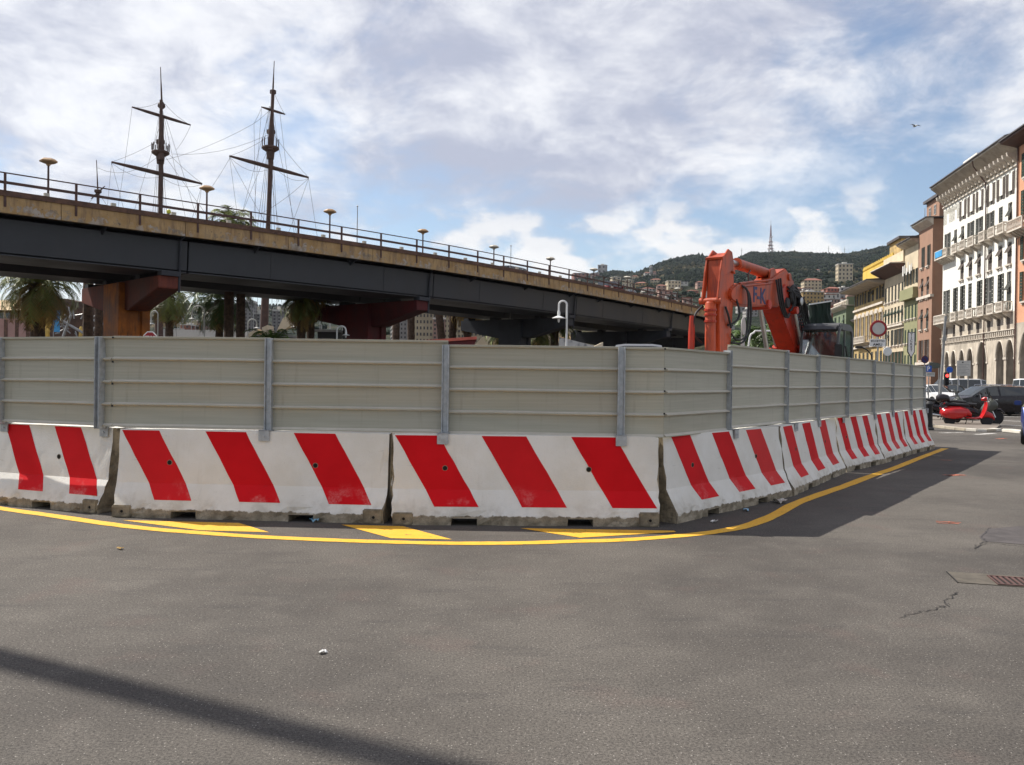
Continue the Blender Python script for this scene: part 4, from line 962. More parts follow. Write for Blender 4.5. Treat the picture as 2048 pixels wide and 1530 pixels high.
for k in range(5): a_ = k * .5; hs.append([(1.25, .30, 3.85), (1.0 - .12 * k, .34 + .03 * k, 3.98 - .10 * k), (.62 - .06 * k, .36 + .03 * k, 3.80 - .12 * k), (.62 - .1 * k, .34 + .02 * k, 3.45 - .10 * k), (.95 - .1 * k, .32, 3.30 - .06 * k)])
for k in range(2): hs.append([(1.3, 0.27, 3.95 - .1 * k), (1.05, 0.36, 3.8), (0.95 + .1 * k, 0.34, 3.5), (1.2, 0.30, 3.35)])
for h in hs: MB().tube(cr(h, 5), 0.024, 6).build('hose', 'black', ex, True)
for z_ in (3.98, 3.90): MB().tube(cr([(1.9, 0.18, z_ + .10), (2.6, 0.20, z_), (3.4, 0.20, z_ - .10), (4.15, 0.19, z_ - .22)], 4), 0.03, 6).build('steel_pipe', 'orange', ex, True)
MB().tube(cr([(3.3, 0.1, 4.15), (3.55, 0.15, 4.05), (3.6, 0.18, 3.85)], 5), 0.018, 6).build('hose', 'rust', ex, True)
for z_ in (3.1, 3.0, 2.86):
    MB().lathe([(0.135, -0.02), (0.135, 0.02)], (5.27, 0, z_), 14).build('clamp_band', 'orange2', ex)
# knee coupling and working lamp
mb = MB(); mb.lathe([(0.24, -0.04), (0.27, 0.0), (0.24, 0.05)], (0.92, 0.30, 3.78), 16, 0, 'Y'); mb.build('hose_drum', 'black', ex)
l_ = MB().lathe([(0.06, -0.10), (0.11, 0.02), (0.12, 0.06)], (0.74, 0.38, 3.62), 14, 0, 'Y').build('work_lamp', 'black', ex)
MB().lathe([(0.105, 0.058), (0.10, 0.075), (0.04, 0.085)], (0.74, 0.38, 3.62), 14, 0, 'Y').build('lens', 'chrome', l_, True)
# lettering: F, a dash and K
xm = Matrix(((-1, 0, 0, 3.02), (0, 0, 1, 0.2125), (0, 1, 0, 3.575), (0, 0, 0, 1)))
text_mesh('lettering', 'F-K', 0.50, 'navy', ex, xm, 0.004, 1.10, 'CENTER', 0.012)
# cab
cx0, cx1, cy0, cy1, cz0, cz1 = -0.72, 0.60, 0.36, 1.32, 1.15, 3.03
cab = MB()
pr = [(cx1 + .06, cz0), (cx1 + .10, 1.9), (cx1 - .02, 2.72), (cx1 - .12, 2.94), (cx1 - .30, cz1), (cx0 + .2, cz1), (cx0, cz1 - .12), (cx0, cz0)]
for y in (cy0, cy1 - .05):
    # side frame: posts and sill
    cab.prism([pr[0], pr[1], pr[2], pr[3], pr[4], (cx1 - .34, 2.94), (cx1 - .22, 2.88), (cx1 - .14, 2.74), (cx1 - .01, 1.9), (cx1 - .04, cz0)], (0, y, 0), (1, 0, 0), (0, 0, 1), (0, .05, 0))
    cab.prism([(cx1 - .30, cz1), (cx0 + .2, cz1), (cx0, cz1 - .12), (cx0, cz0), (cx0 + .12, cz0), (cx0 + .12, 2.82), (cx0 + .24, 2.90), (cx1 - .34, 2.90)], (0, y, 0), (1, 0, 0), (0, 0, 1), (0, .05, 0))
    cab.box(-0.02, 0.05, y + .005, y + .045, cz0, 2.90)
    cab.box(cx0 + .12, cx1 - .04, y + .004, y + .046, cz0, 1.75)
cab.build('cab_frame', 'cabgrey', ex, bevel=0.012)
seg([(cx1 - .08, 2.90), (cx1 - .12, 2.97), (cx1 - .24, cz1 + .05), (cx0 + .16, cz1 + .05), (cx0 - .02, cz1 - .06), (cx0 + .04, 2.92), (cx1 - .30, 2.92)], cy1 - cy0 - 0.02, 'cabgrey', 'cab_roof', 0.04, (cy0 + cy1) / 2)
seg([(cx1 + .04, 2.88), (cx1 + .05, 2.91), (cx1 - .16, 3.02), (cx1 - .20, 2.97)], cy1 - cy0 - 0.12, 'black', 'sun_visor', 0.008, (cy0 + cy1) / 2)
mb = MB(); mb.add([(cx1 + .07, cy0 + .05, cz0), (cx1 + .07, cy1 - .05, cz0), (cx1 + .05, cy1 - .05, 1.9), (cx1 - .09, cy1 - .05, 2.90), (cx1 - .09, cy0 + .05, 2.90), (cx1 + .05, cy0 + .05, 1.9)], [(0, 1, 2, 5), (5, 2, 3, 4)]); mb.build('windscreen', 'cabglass', ex)
for y in (cy0 + .02, cy1 - .025): mb = MB(); mb.box(-0.60, 0.50, y, y + .006, 1.75, 2.88); mb.build('side_window', 'cabglass', ex)
mb = MB(); mb.box(cx0 + .03, cx0 + .04, cy0 + .05, cy1 - .05, 1.6, 2.85); mb.build('rear_window', 'cabglass', ex)
mb = MB(); mb.box(-0.45, -0.1, 0.60, 1.05, 1.3, 1.75); mb.box(-0.5, -0.38, 0.60, 1.05, 1.75, 2.45); mb.box(-0.5, -0.40, 0.72, 0.93, 2.45, 2.65); mb.build('seat', 'black', ex, bevel=0.03)
mb = MB(); mb.tube([(cx1 + .08, cy1 - .1, 1.5), (cx1 + .3, cy1 + .05, 1.9), (cx1 + .3, cy1 + .08, 2.3)], 0.018, 6); mb.build('mirror_arm', 'black', ex, True)
mb = MB(); mb.box(cx1 + .27, cx1 + .32, cy1, cy1 + .18, 2.2, 2.52); mb.build('mirror', 'black', ex, bevel=0.02)
mb = MB(); mb.tube(cr([(-.1, cy1 + .02, 1.5), (-.1, cy1 + .06, 1.9), (.2, cy1 + .06, 2.5)], 4), 0.02, 6); mb.build('grab_rail', 'black', ex, True)
# upper body, counterweight and tracks
seg([(0.75, 1.0), (0.75, 1.45), (0.3, 1.9), (-1.6, 2.0), (-2.0, 1.9), (-2.1, 1.0)], 0.95, 'orange', 'engine_housing', 0.05, -0.75)
seg([(-0.75, 1.0), (-0.75, 1.95), (-2.0, 1.95), (-2.1, 1.0)], 1.45, 'orange', 'rear_housing', 0.05, 0.55)
seg([(-1.95, 0.95), (-1.95, 1.85), (-2.5, 1.75), (-2.65, 1.4), (-2.5, 0.95)], 2.5, 'cabgrey', 'counterweight', 0.08)
seg([(0.9, 0.78), (0.9, 0.98), (-2.1, 0.98), (-2.1, 0.78)], 2.3, 'cabgrey', 'turntable', 0.02)
for s_ in (-1, 1):
    seg([(1.9, 0.12), (2.05, 0.42), (1.85, 0.76), (-1.85, 0.80), (-2.05, 0.42), (-1.9, 0.10), (-1.6, 0.0), (1.6, 0.0)], 0.5, 'black', 'track', 0.04, s_ * 1.0)
seg([(4.6, 1.2), (5.3, 1.1), (5.55, 0.5), (5.3, 0.05), (4.6, 0.0), (4.2, 0.35), (4.35, 0.55), (4.8, 0.35), (5.1, 0.6)], 0.75, 'orange2', 'bucket', 0.01)

# ------------------------------------------------------------------ other things inside the site
def skip():
    a, b = P(822, 682, 30), P(936, 679, 30)
    t = thing('red_skip', 'long red skip with a raked end showing above the front hoarding', 'skip', (a.x - .6, 30, 0), 0.05)
    z = a.z + 0.02; L = b.x - a.x + .9
    mb = MB(); pr = [(0, z - .10), (L, z + 0.12), (L - .25, z - 0.5), (L - .5, 0.04), (.5, 0.04)]
    mb.prism(pr, (0, 0, 0), (1, 0, 0), (0, 0, 1), (0, .06, 0)); mb.build('side_wall', 'pier_r', t); mb = MB(); mb.prism(pr, (0, 1.9, 0), (1, 0, 0), (0, 0, 1), (0, .06, 0)); mb.build('side_wall', 'pier_r', t)
    mb = MB(); mb.pbox((L - .5, .06, .04), (.28, 0, z - .5), (0, 1.84, 0), (-.06, 0, 0)); mb.build('end_wall', 'pier_r', t)
    mb = MB(); mb.pbox((.5, .06, .04), (-.48, 0, z - .2), (0, 1.84, 0), (.06, 0, 0)); mb.build('end_wall', 'pier_r', t)
    mb = MB(); mb.bar((0, -.03, z - .12), (L, -.03, z + .12), .09, .10); mb.build('rim', 'skiprim', t); mb = MB(); mb.box(.5, L - .5, 0.07, 1.89, .0, .06); mb.build('floor', 'pier_r', t)
MT['skiprim'] = pm('worn_red_rim', (0.42, 0.10, 0.07), 0.6, 0.3, 3)
skip()
MT['vanroof'] = pm('silver_car_paint', (0.42, 0.42, 0.42), 0.3, 0.08, 1, metal=0.5)
# green tarpaulin over a tall frame behind the cab
MT['tarp'] = pm('black_green_netting', (0.010, 0.022, 0.016), 0.8, 0.3, 3, bump=0.5, bscale=8)
q0, q1, q2, q3 = P(1615, 652, 33), P(1667, 652, 33), P(1662, 603, 33), P(1619, 610, 33)
t = thing('covered_frame', 'tall frame wrapped in black green netting rising behind the excavator cab', 'netting screen', (q0.x, q0.y, 0))
mb = MB(); k = 10; rr = random.Random(2)
w = q1.x - q0.x
for i in range(k + 1):
    f = i / k; zt_ = q3.z + (q2.z - q3.z) * f
    for z in (1.2, 2.4, 3.2, q0.z, (q0.z + zt_) / 2, zt_ - .08, zt_):
        s_ = (q2.x - q3.x) / w if z > q0.z else 1.0; e = ((q3.x - q0.x) if z > (q0.z + .3) else 0)
        bow = 0.12 if z < q0.z + .2 else 0
        mb.v.append((e + (w * s_ + bow) * f, 0.05 * math.sin(i * 1.9 + z * 2), z))
for i in range(k):
    for j in range(6): mb.f.append((i * 7 + j, (i + 1) * 7 + j, (i + 1) * 7 + j + 1, i * 7 + j + 1)); mb.m.append(0)
n_ = len(mb.v); mb.v += [(v[0], v[1] + .9, v[2]) for v in mb.v[:]]; mb.f += [tuple(i + n_ for i in f) for f in mb.f[:]]; mb.m += [0] * (len(mb.f) - len(mb.m))
for j in range(6):
    mb.f += [(j, j + 1, n_ + j + 1, n_ + j), (k * 7 + j, k * 7 + j + 1, n_ + k * 7 + j + 1, n_ + k * 7 + j)]; mb.m += [0, 0]
for i in range(k): mb.f.append((i * 7 + 6, i * 7 + 13, n_ + i * 7 + 13, n_ + i * 7 + 6)); mb.m.append(0)
mb.build('netting', 'tarp', t)
for x in (.08, w - .1):
    for y in (.06, .84): mb = MB(); mb.tube([(x, y, 0), (x, y, q3.z - .2)], .03, 6); mb.build('leg', 'pole', t)
mb = MB(); mb.bar((q3.x - q0.x - .02, -.02, q3.z + .02), (q2.x - q0.x + .02, -.02, q2.z + .02), .05); mb.build('top_rail', 'lampwhite', t)

# ------------------------------------------------------------------ street of tall houses on the right
FX, FSL = 35.8, 0.164
fdir = Vector((FSL, 1, 0)).normalized(); frz = math.atan2(fdir.y, fdir.x); kf = math.sqrt(1 + FSL * FSL)
def fY(px): return FX / ((px - CX) / F - FSL)            # how far along the street front that column is
def fz(px, py):
    Y = fY(px); return P(px, py, Y).z
MT['shut'] = pm('grey_green_shutter', (0.060, 0.062, 0.052), 0.7, 0.25, 0.6); MT['shut2'] = pm('brown_grey_shutter', (0.115, 0.092, 0.078), 0.7, 0.25, 0.6)
MT['shutg'] = pm('dark_green_shutter', (0.028, 0.050, 0.034), 0.7, 0.25, 0.6)
MT['frame'] = pm('window_frame', (0.50, 0.48, 0.44), 0.6, 0.1, 2); MT['pane'] = glassm('window_pane', (0.03, 0.033, 0.036), 0.12)
MT['stonewht'] = pm('pale_stone', (0.62, 0.56, 0.48), 0.75, 0.12, 0.8, dirt=(0.36, 0.31, 0.26), dirtamt=0.5)
MT['roof'] = pm('slate_roof', (0.10, 0.095, 0.10), 0.8, 0.25, 0.7); MT['cornice'] = pm('drab_stone_cornice', (0.40, 0.35, 0.29), 0.8, 0.15, 0.8, dirt=(0.2, .16, .13), dirtamt=.5)  # cornices in a darker tone than the pale stone
MT['tile'] = pm('red_roof_tile', (0.24, 0.10, 0.07), 0.85, 0.25, 0.6)
MT['iron'] = pm('black_iron', (0.03, 0.03, 0.032), 0.6, 0.2, 3)
WM = {}
def win_mesh(w, h):
    k = (round(w, 2), round(h, 2))
    if k not in WM:
        mb = MB(); w, h = k; f = 0.07
        mb.box(-w / 2, -w / 2 + f, -.21, -.15, 0, h); mb.box(w / 2 - f, w / 2, -.21, -.15, 0, h); mb.box(-w / 2 + f, w / 2 - f, -.21, -.15, 0, f); mb.box(-w / 2 + f, w / 2 - f, -.21, -.15, h - f, h)
        mb.box(-.035, .035, -.205, -.155, f, h - f); mb.box(-w / 2 + f, -.035, -.20, -.16, h * .62, h * .62 + .05); mb.box(.035, w / 2 - f, -.20, -.16, h * .62, h * .62 + .05)
        mb.box(-w / 2 + f * .5, w / 2 - f * .5, -.20, -.18, f * .5, h - f * .5, 1)
        WM[k] = mb.mesh('window', ['frame', 'pane'])
    return WM[k]
SM = {}
def shut_mesh(w, h, mat):
    k = (round(w, 2), round(h, 2), mat)
    if k not in SM:
        mb = MB(); w, h = k[0], k[1]; f = .06
        mb.box(0, f, 0, .05, 0, h); mb.box(w - f, w, 0, .05, 0, h); mb.box(f, w - f, 0, .05, 0, f); mb.box(f, w - f, 0, .05, h - f, h); mb.box(f, w - f, 0, .05, h * .48, h * .48 + f)
        n = 9
        for i in range(n):
            z = f + (h - 2 * f) * i / n; mb.pbox((f, .005, z), (w - 2 * f, 0, 0), (0, .035, .03), (0, -.012, (h - 2 * f) / n * .72))
        SM[k] = mb.mesh('shutter', mat)
    return SM[k]
SILL = {}
def facade(t, L, H, rows, wall, depth, rng, arches=None, z0=0.0):
    """wall with real openings between z0 and H; rows of windows as parts with their shutters."""
    mb = MB(); rv = .22
    rows = sorted(rows, key=lambda r: r['z0']); z = z0
    for r in rows:
        if r['z0'] > z: mb.add([(0, 0, z), (L, 0, z), (L, 0, r['z0']), (0, 0, r['z0'])], [(0, 1, 2, 3)])
        x = 0; hw = r['w'] / 2
        for c in sorted(r['xs']):
            mb.add([(x, 0, r['z0']), (c - hw, 0, r['z0']), (c - hw, 0, r['z1']), (x, 0, r['z1'])], [(0, 1, 2, 3)])
            a, b, p, q = c - hw, c + hw, r['z0'], r['z1']
            mb.add([(a, 0, p), (b, 0, p), (b, 0, q), (a, 0, q), (a, -rv, p), (b, -rv, p), (b, -rv, q), (a, -rv, q)], [(0, 1, 5, 4), (1, 2, 6, 5), (2, 3, 7, 6), (3, 0, 4, 7)])
            x = c + hw
        mb.add([(x, 0, r['z0']), (L, 0, r['z0']), (L, 0, r['z1']), (x, 0, r['z1'])], [(0, 1, 2, 3)])
        z = r['z1']
    mb.add([(0, 0, z), (L, 0, z), (L, 0, H), (0, 0, H)], [(0, 1, 2, 3)])
    mb.add([(0, 0, z0), (0, 0, H), (0, -depth, H), (0, -depth, z0)], [(0, 1, 2, 3)]); mb.add([(L, 0, z0), (L, 0, H), (L, -depth, H), (L, -depth, z0)], [(0, 1, 2, 3)])
    mb.add([(0, -depth, z0), (L, -depth, z0), (L, -depth, H), (0, -depth, H)], [(0, 1, 2, 3)]); mb.add([(0, -rv - .25, z0), (L, -rv - .25, z0), (L, -rv - .25, H), (0, -rv - .25, H)], [(0, 1, 2, 3)])
    mb.add([(0, 0, H), (L, 0, H), (L, -depth, H), (0, -depth, H)], [(0, 1, 2, 3)])
    if z0 > 0: mb.add([(0, 0, z0), (L, 0, z0), (L, -depth, z0), (0, -depth, z0)], [(0, 1, 2, 3)])
    mb.build('wall', wall, t)
    for r in rows:
        h = r['z1'] - r['z0']; st = r.get('sh', 'mix'); sm = r.get('mat', 'shut')
        for c in r['xs']:
            w = obj('window', win_mesh(r['w'], h), t, (c, 0, r['z0']))
            s_ = st
            if st == 'mix': s_ = rng.choice(['open', 'open', 'closed', 'half', 'tilt'])
            sw = r['w'] / 2
            if s_ == 'open':
                for sg in (-1, 1): obj('shutter', shut_mesh(sw, h, sm), w, (-sw * 2 + .0 if sg < 0 else sw, .01, 0))
            elif s_ == 'closed':
                for sg in (0, 1): obj('shutter', shut_mesh(sw, h, sm), w, (-sw + sg * sw, -.06, 0))
            elif s_ == 'half':
                obj('shutter', shut_mesh(sw, h, sm), w, (-sw * 2, .01, 0)); obj('shutter', shut_mesh(sw, h, sm), w, (0, -.06, 0))
            elif s_ == 'tilt':
                o = obj('shutter', shut_mesh(sw * 2, h * .5, sm), w, (-sw, .0, h * .5)); o.rotation_euler = (R(28), 0, 0); o.location = (-sw, .28, h * .52)
                obj('shutter', shut_mesh(sw * 2, h * .48, sm), w, (-sw, -.06, 0))
            if r.get('sill'):
                k = (round(r['w'], 2), r['sill'])
                if k not in SILL: SILL[k] = MB().box(-r['w'] * .62, r['w'] * .62, 0, .22, -.16, 0).box(-r['w'] * .5, -r['w'] * .3, 0, .16, -.34, -.16).box(r['w'] * .3, r['w'] * .5, 0, .16, -.34, -.16).mesh('sill', r['sill'])
                obj('sill', SILL[k], w)
def balcony_mesh(w, d, h, mat='stonewht', n=None):
    mb = MB(); n = n or max(4, int(w / .28))
    mb.box(-w / 2, w / 2, 0, d, -.16, 0); mb.box(-w / 2, w / 2, d - .12, d, h - .12, h); mb.box(-w / 2, -w / 2 + .12, 0, d, h - .12, h); mb.box(w / 2 - .12, w / 2, 0, d, h - .12, h)
    mb.box(-w / 2, -w / 2 + .14, d - .14, d, 0, h - .12); mb.box(w / 2 - .14, w / 2, d - .14, d, 0, h - .12)
    for i in range(1, n): x = -w / 2 + w * i / n; mb.lathe([(.035, 0), (.075, .25), (.04, .55), (.06, h - .12)], (x, d - .07, 0), 6)
    m_ = max(2, int(d / .3))
    for i in range(1, m_):
        for s_ in (-1, 1): mb.lathe([(.035, 0), (.075, .25), (.04, .55), (.06, h - .12)], (s_ * (w / 2 - .07), d * i / m_, 0), 6)
    for x in ((-w * .3, w * .3) if w < 3 else [(-w * .42 + w * .84 * i / int(w / .9)) for i in range(int(w / .9) + 1)]):
        mb.prism([(0, -.16), (d * .9, -.16), (d * .75, -.34), (d * .25, -.62), (0, -.75)], (x - .11, 0, 0), (0, 1, 0), (0, 0, 1), (.22, 0, 0))
    return mb.mesh('balcony', mat)
def roof(t, L, H, depth, over, rise, mat='roof', cmat='cornice', ch=0.5):
    mb = MB(); mb.prism([(0, H - ch), (over * .5, H - ch * .55), (over, H - .08), (over, H + .12), (0, H + .12)], (-.25, 0, 0), (0, 1, 0), (0, 0, 1), (L + .5, 0, 0)); mb.build('cornice', cmat, t)
    mb = MB(); mb.prism([(over + .15, H + .12), (over + .15, H + .24), (-depth * .35, H + rise), (-depth * .65, H + rise), (-depth, H + .24), (-depth, H + .12)], (-.35, 0, 0), (0, 1, 0), (0, 0, 1), (L + .7, 0, 0)); mb.build('roof', mat, t)
def house(name, label, pxn, pxf, out=0.0, depth=14.0):
    Yn, Yf = fY(pxn), fY(pxf); o = Vector((FX + FSL * Yn, Yn, 0)); n = Vector((-fdir.y, fdir.x, 0))
    t = thing(name, label, 'building', o + n * out, frz); return t, (Yf - Yn) * kf, (lambda px: (fY(px) - Yn) * kf)
rg = random.Random(21)

# --- white palace with arcade
MT['white_wall'] = pm('white_stucco', (0.80, 0.78, 0.71), 0.8, 0.05, 0.4, dirt=(0.60, 0.56, 0.48), dirtamt=0.30, streak=True)
MT['arcade'] = pm('old_grey_stone', (0.50, 0.44, 0.36), 0.85, 0.22, 0.6, dirt=(0.22, 0.18, 0.14), dirtamt=0.6, streak=True, bump=.4, bscale=3)
t, L, ux = house('white_palace', 'white palace with grey shutters, rows of stone balconies and a pointed stone arcade', 2034, 1882)
bays = [ux(p) for p in (1891, 1906.3, 1920.4, 1937, 1954, 1976, 1996, 2014.6)]
rows = [dict(z0=20.75, z1=23.0, w=1.05, xs=bays[2:], sh='open', mat='shut2'), dict(z0=21.2, z1=22.4, w=.75, xs=bays[:2], sh='none'),
        dict(z0=17.15, z1=20.0, w=1.05, xs=bays, sh='mix', mat='shut'), dict(z0=13.75, z1=16.0, w=1.1, xs=bays[2:], sh='tilt', mat='shut2', sill='stonewht'),
        dict(z0=13.9, z1=15.9, w=.9, xs=bays[:2], sh='closed', mat='shut2') if False else dict(z0=9.1, z1=13.0, w=1.15, xs=bays, sh='mix', mat='shut')]
facade(t, L, 23.8, rows, 'white_wall', 16, rg, z0=8.9)
# mezzanine and arcade in old stone
mz = dict(z0=7.15, z1=8.6, w=.85, xs=bays, sh='closed', mat='shut2')
def arcade_wall(t, L, H, arcs, mat, thick=0.9, top_rows=None):
    mb = MB(); bounds = [0.0]; arcs = sorted(arcs)
    for a, b in zip(arcs, arcs[1:]): bounds.append((a[0] + a[1] / 2 + b[0] - b[1] / 2) / 2)
    bounds.append(L)
    for i, (c, w, hs, ht) in enumerate(arcs):
        x0, x1 = bounds[i], bounds[i + 1]; pts = [(x0, 0), (x0, H), (x1, H), (x1, 0), (c + w / 2, 0), (c + w / 2, hs)]
        n = 8
        for k in range(1, n): f = k / n; pts.append((c + w / 2 * math.cos(f * math.pi / 2) ** 1.15, hs + (ht - hs) * math.sin(f * math.pi / 2) ** 1.25))
        pts.append((c, ht))
        for k in range(n - 1, 0, -1): f = k / n; pts.append((c - w / 2 * math.cos(f * math.pi / 2) ** 1.15, hs + (ht - hs) * math.sin(f * math.pi / 2) ** 1.25))
        pts += [(c - w / 2, hs), (c - w / 2, 0)]
        mb.prism(pts, (0, 0, 0), (1, 0, 0), (0, 0, 1), (0, -thick, 0))
        # moulding round the arch
        arc = [(c + w / 2 + .12, hs)] + [(p[0] + (.12 if p[0] > c else -.12 if p[0] < c else 0), p[1] + .10) for p in pts[6:6 + 2 * n - 1]] + [(c - w / 2 - .12, hs)]
        mb2 = MB(); mb2.tube([(p[0], .03, p[1]) for p in arc], .09, 6); mb2.build('arch_moulding', 'stonewht', t, True)
        for s_ in (-1, 1):
            mb2 = MB(); mb2.box(c + s_ * (w / 2 + .13) - .22, c + s_ * (w / 2 + .13) + .22, -.1, .08, hs - .22, hs); mb2.build('capital', 'stonewht', t)
    mb.build('arcade_wall', mat, t)
A = [(ux(1894), 1.7, 3.9, 5.35), (ux(1907), 1.7, 3.9, 5.4), (ux(1923.5), 1.7, 3.9, 5.4), (ux(1940), 1.9, 3.9, 5.5), (ux(1963.5), 2.7, 4.0, 6.1), (ux(1999), 2.0, 4.3, 5.95), (ux(2019.5), 2.0, 4.3, 6.0)]
arcade_wall(t, L, 6.38, A, 'arcade')
mb = MB(); mb.box(0, L, -5.5, -5.3, 0, 6.3); mb.box(0, L, -16, -.9, 6.3, 6.45); mb.box(0, .3, -16, -.9, 0, 6.3); mb.box(L - .3, L, -16, -.9, 0, 6.3); MT['innerwall'] = pm('dark_inner_wall', (0.10, 0.075, 0.065), 0.9, 0.2, 1)  # dark brown back wall and ceiling behind the arches
mb.build('arcade_back_wall', 'innerwall', t)
facade(t, L, 8.9, [mz], 'arcade', 16, rg, z0=6.46)
# row of small hanging arches under the mezzanine
dm = MB().box(-.09, .09, 0, .14, -.55, 0).box(-.16, .16, 0, .20, -.62, -.55).mesh('corbel', 'stonewht')
x = .4
while x < L - .3:
    obj('corbel', dm, t, (x, 0.001, 7.06)); x += .52
mb = MB(); mb.box(0, L, .0, .22, 7.06, 7.14); mb.build('string_course', 'stonewht', t)
mb = MB(); mb.box(0, L, .0, .16, 23.0 + .35, 23.5); mb.build('string_course', 'stonewht', t)
BM1 = balcony_mesh(1.75, .95, .95); BM2 = balcony_mesh(4.6, 1.0, .95)
for zf in (17.0, 9.0):
    for b in bays[2:]: obj('balcony', BM1, t, (b, 0.002, zf))
    obj('balcony', BM2, t, ((bays[0] + bays[1]) / 2 + .9, 0.002, zf))
q = MB(); q.pbox((bays[0] - 1.2, 1.02, 17.1), (2.6, 0, 0), (0, .02, 0), (0, 0, .75)); q.build('balcony_banner', 'bannerblue', t)
roof(t, L, 25.9, 16, 1.5, 2.2, 'roof', 'cornice', 1.2)
mb = MB(); mb.box(0, L, -.02, .25, 23.8, 24.7); mb.build('frieze', 'cornice', t)
cm = MB().prism([(0, 24.7), (1.1, 24.62), (1.0, 24.25), (.45, 23.95), (.25, 23.7), (0, 23.6)], (-.16, 0, 0), (0, 1, 0), (0, 0, 1), (.32, 0, 0)).mesh('eaves_bracket', 'stonewht')
x = .6
while x < L: obj('eaves_bracket', cm, t, (x, .02, 0)); x += 1.15
mb = MB(); mb.box(L - 5.2, L - .5, -5, -2.0, 26.2, 29.0); mb.build('roof_terrace_room', 'white_wall', t)
for k in range(3): obj('window', win_mesh(.9, 1.3), t, (L - 4.5 + 1.5 * k, -1.78, 27.2))
mb = MB(); mb.box(2.2, 5.2, -6, -3.0, 26.6, 29.6); mb.build('roof_dormer', 'tile', t)
dx = bays[5] + 1.15
mb = MB(); mb.tube([(dx, 1.55, 25.8), (dx, 1.45, 25.2), (dx - .15, .25, 23.4), (dx - .15, .16, 22.5), (dx - .15, .16, .3)], .07, 6); mb.build('drainpipe', 'rust', t, True)

# --- salmon house at the right edge
MT['salmon'] = pm('salmon_stucco', (0.64, 0.33, 0.20), 0.85, 0.1, 0.5, dirt=(0.45, .2, .12), dirtamt=.4, streak=True)
t, L, ux = house('salmon_house', 'salmon orange house with dark shutters cut by the right edge of the photo', 2160, 2035.5, .3)
xs = [L - 2.2 - 2.9 * k for k in range(int((L - 3) / 2.9))]
facade(t, L, 25.0, [dict(z0=z, z1=z + h, w=1.25, xs=xs, sh='open', mat='shutg', sill='stonewht') for z, h in ((9.6, 2.9), (13.6, 2.4), (17.4, 3.0), (21.6, 2.4))], 'salmon', 15, rg, z0=7.6)
arcade_wall(t, L, 7.6, [(L - 2.6 - 4.0 * k, 2.9, 3.9, 6.6) for k in range(int(L / 4.0))], 'arcade'); mb = MB(); mb.box(0, L, -6, -5.8, 0, 7.5); mb.box(0, L, -15, -.9, 7.4, 7.58); mb.build('arcade_back_wall', 'innerwall', t)
roof(t, L, 25.4, 15, 1.6, 2.2, 'roof', 'rust', .5)
obj('balcony', balcony_mesh(3.6, 1.0, 1.0), t, (L - 1.9, .002, 16.6))
mb = MB(); mb.box(L - 6, L - 1.2, -6, -1.2, 26, 29.2); mb.build('attic_room', 'salmon', t); mb = MB(); mb.box(L - 6.4, L - .9, -6.4, -.8, 29.2, 29.6); mb.build('attic_roof', 'tile', t)
MB().tube([(L - .25, .12, 25), (L - .25, .12, .2)], .08, 6).build('drainpipe', 'rust', t, True)

# --- tall narrow brown red house with the plain flank
MT['brick'] = pm('rose_brown_stucco', (0.33, 0.20, 0.14), 0.85, 0.1, 0.5, dirt=(0.36, .17, .11), dirtamt=.4, streak=True)
t, L, ux = house('brown_house', 'tall narrow rose brown house with a plain windowless flank left of the white palace', 1861, 1833, 0.0, 14)
H = fz(1861, 437); xs = [L * .30, L * .70]
rz_ = [fz(1850, p) for p in (655, 600, 545, 505, 468)]
rows = [dict(z0=4.6 + 4.15 * k, z1=4.6 + 4.15 * k + (2.7 if k < 4 else 2.0), w=1.0, xs=xs, sh=('open', 'tilt', 'tilt', 'half', 'closed')[k], mat='shut' if k % 2 else 'shut2', sill='stonewht') for k in range(5) if 4.6 + 4.15 * k + 2.7 < H - .8]
facade(t, L, H, rows, 'brick', 14, rg)
roof(t, L, H, 14, .9, .3, 'roof', 'stonewht', .8)
for z in (4.2, 13.0): MB().box(-.12, L + .05, -.2, .25, z - .2, z + .15).build('string_course', 'stonewht', t)
mb = MB(); mb.box(.5, L - .2, -8, -.9, H + .3, H + 3.0); mb.build('attic', 'brick', t); MB().box(.2, L + .1, -8.3, -.5, H + 3.0, H + 3.35).build('attic_roof', 'roof', t)
for x in (L * .35, L * .7): obj('window', win_mesh(.8, 1.3), t, (x, -.68, H + .9))

# --- green and cream house
MT['green_wall'] = pm('olive_green_stucco', (0.27, 0.265, 0.145), 0.85, 0.1, 0.5, dirt=(.25, .25, .12), dirtamt=.4, streak=True); MT['cream_wall'] = pm('cream_stucco', (0.58, 0.49, 0.35), 0.85, 0.14, 0.5, dirt=(.5, .43, .3), dirtamt=.4, streak=True)
t, L, ux = house('green_house', 'narrow house, olive green below and cream above, with laundry at its upper windows', 1832.5, 1806)
H = fz(1832, 478); zg = fz(1820, 596); n_ = 4; xs = [L * (i + .5) / n_ for i in range(n_)]
facade(t, L, zg, [dict(z0=z, z1=z + 1.9, w=.8, xs=xs, sh='closed', mat='shutg', sill='stonewht') for z in (3.6, 7.2, 10.6) if z + 2 < zg], 'green_wall', 13, rg)
facade(t, L, H, [dict(z0=zg + 1.9 + 3.3 * k, z1=zg + 3.9 + 3.3 * k, w=.9, xs=xs, sh='mix', mat='shut') for k in range(int((H - zg - 3) / 3.3))], 'cream_wall', 13, rg, z0=zg + .01)
MB().box(-.1, L + .1, 0, .7, zg - .2, zg + .25).box(-.1, L + .1, 0, .65, zg + .25, zg + 1.3).build('green_balcony', 'green_wall', t)
roof(t, L, H, 13, 1.1, 1.6, 'roof', 'cornice', .6)
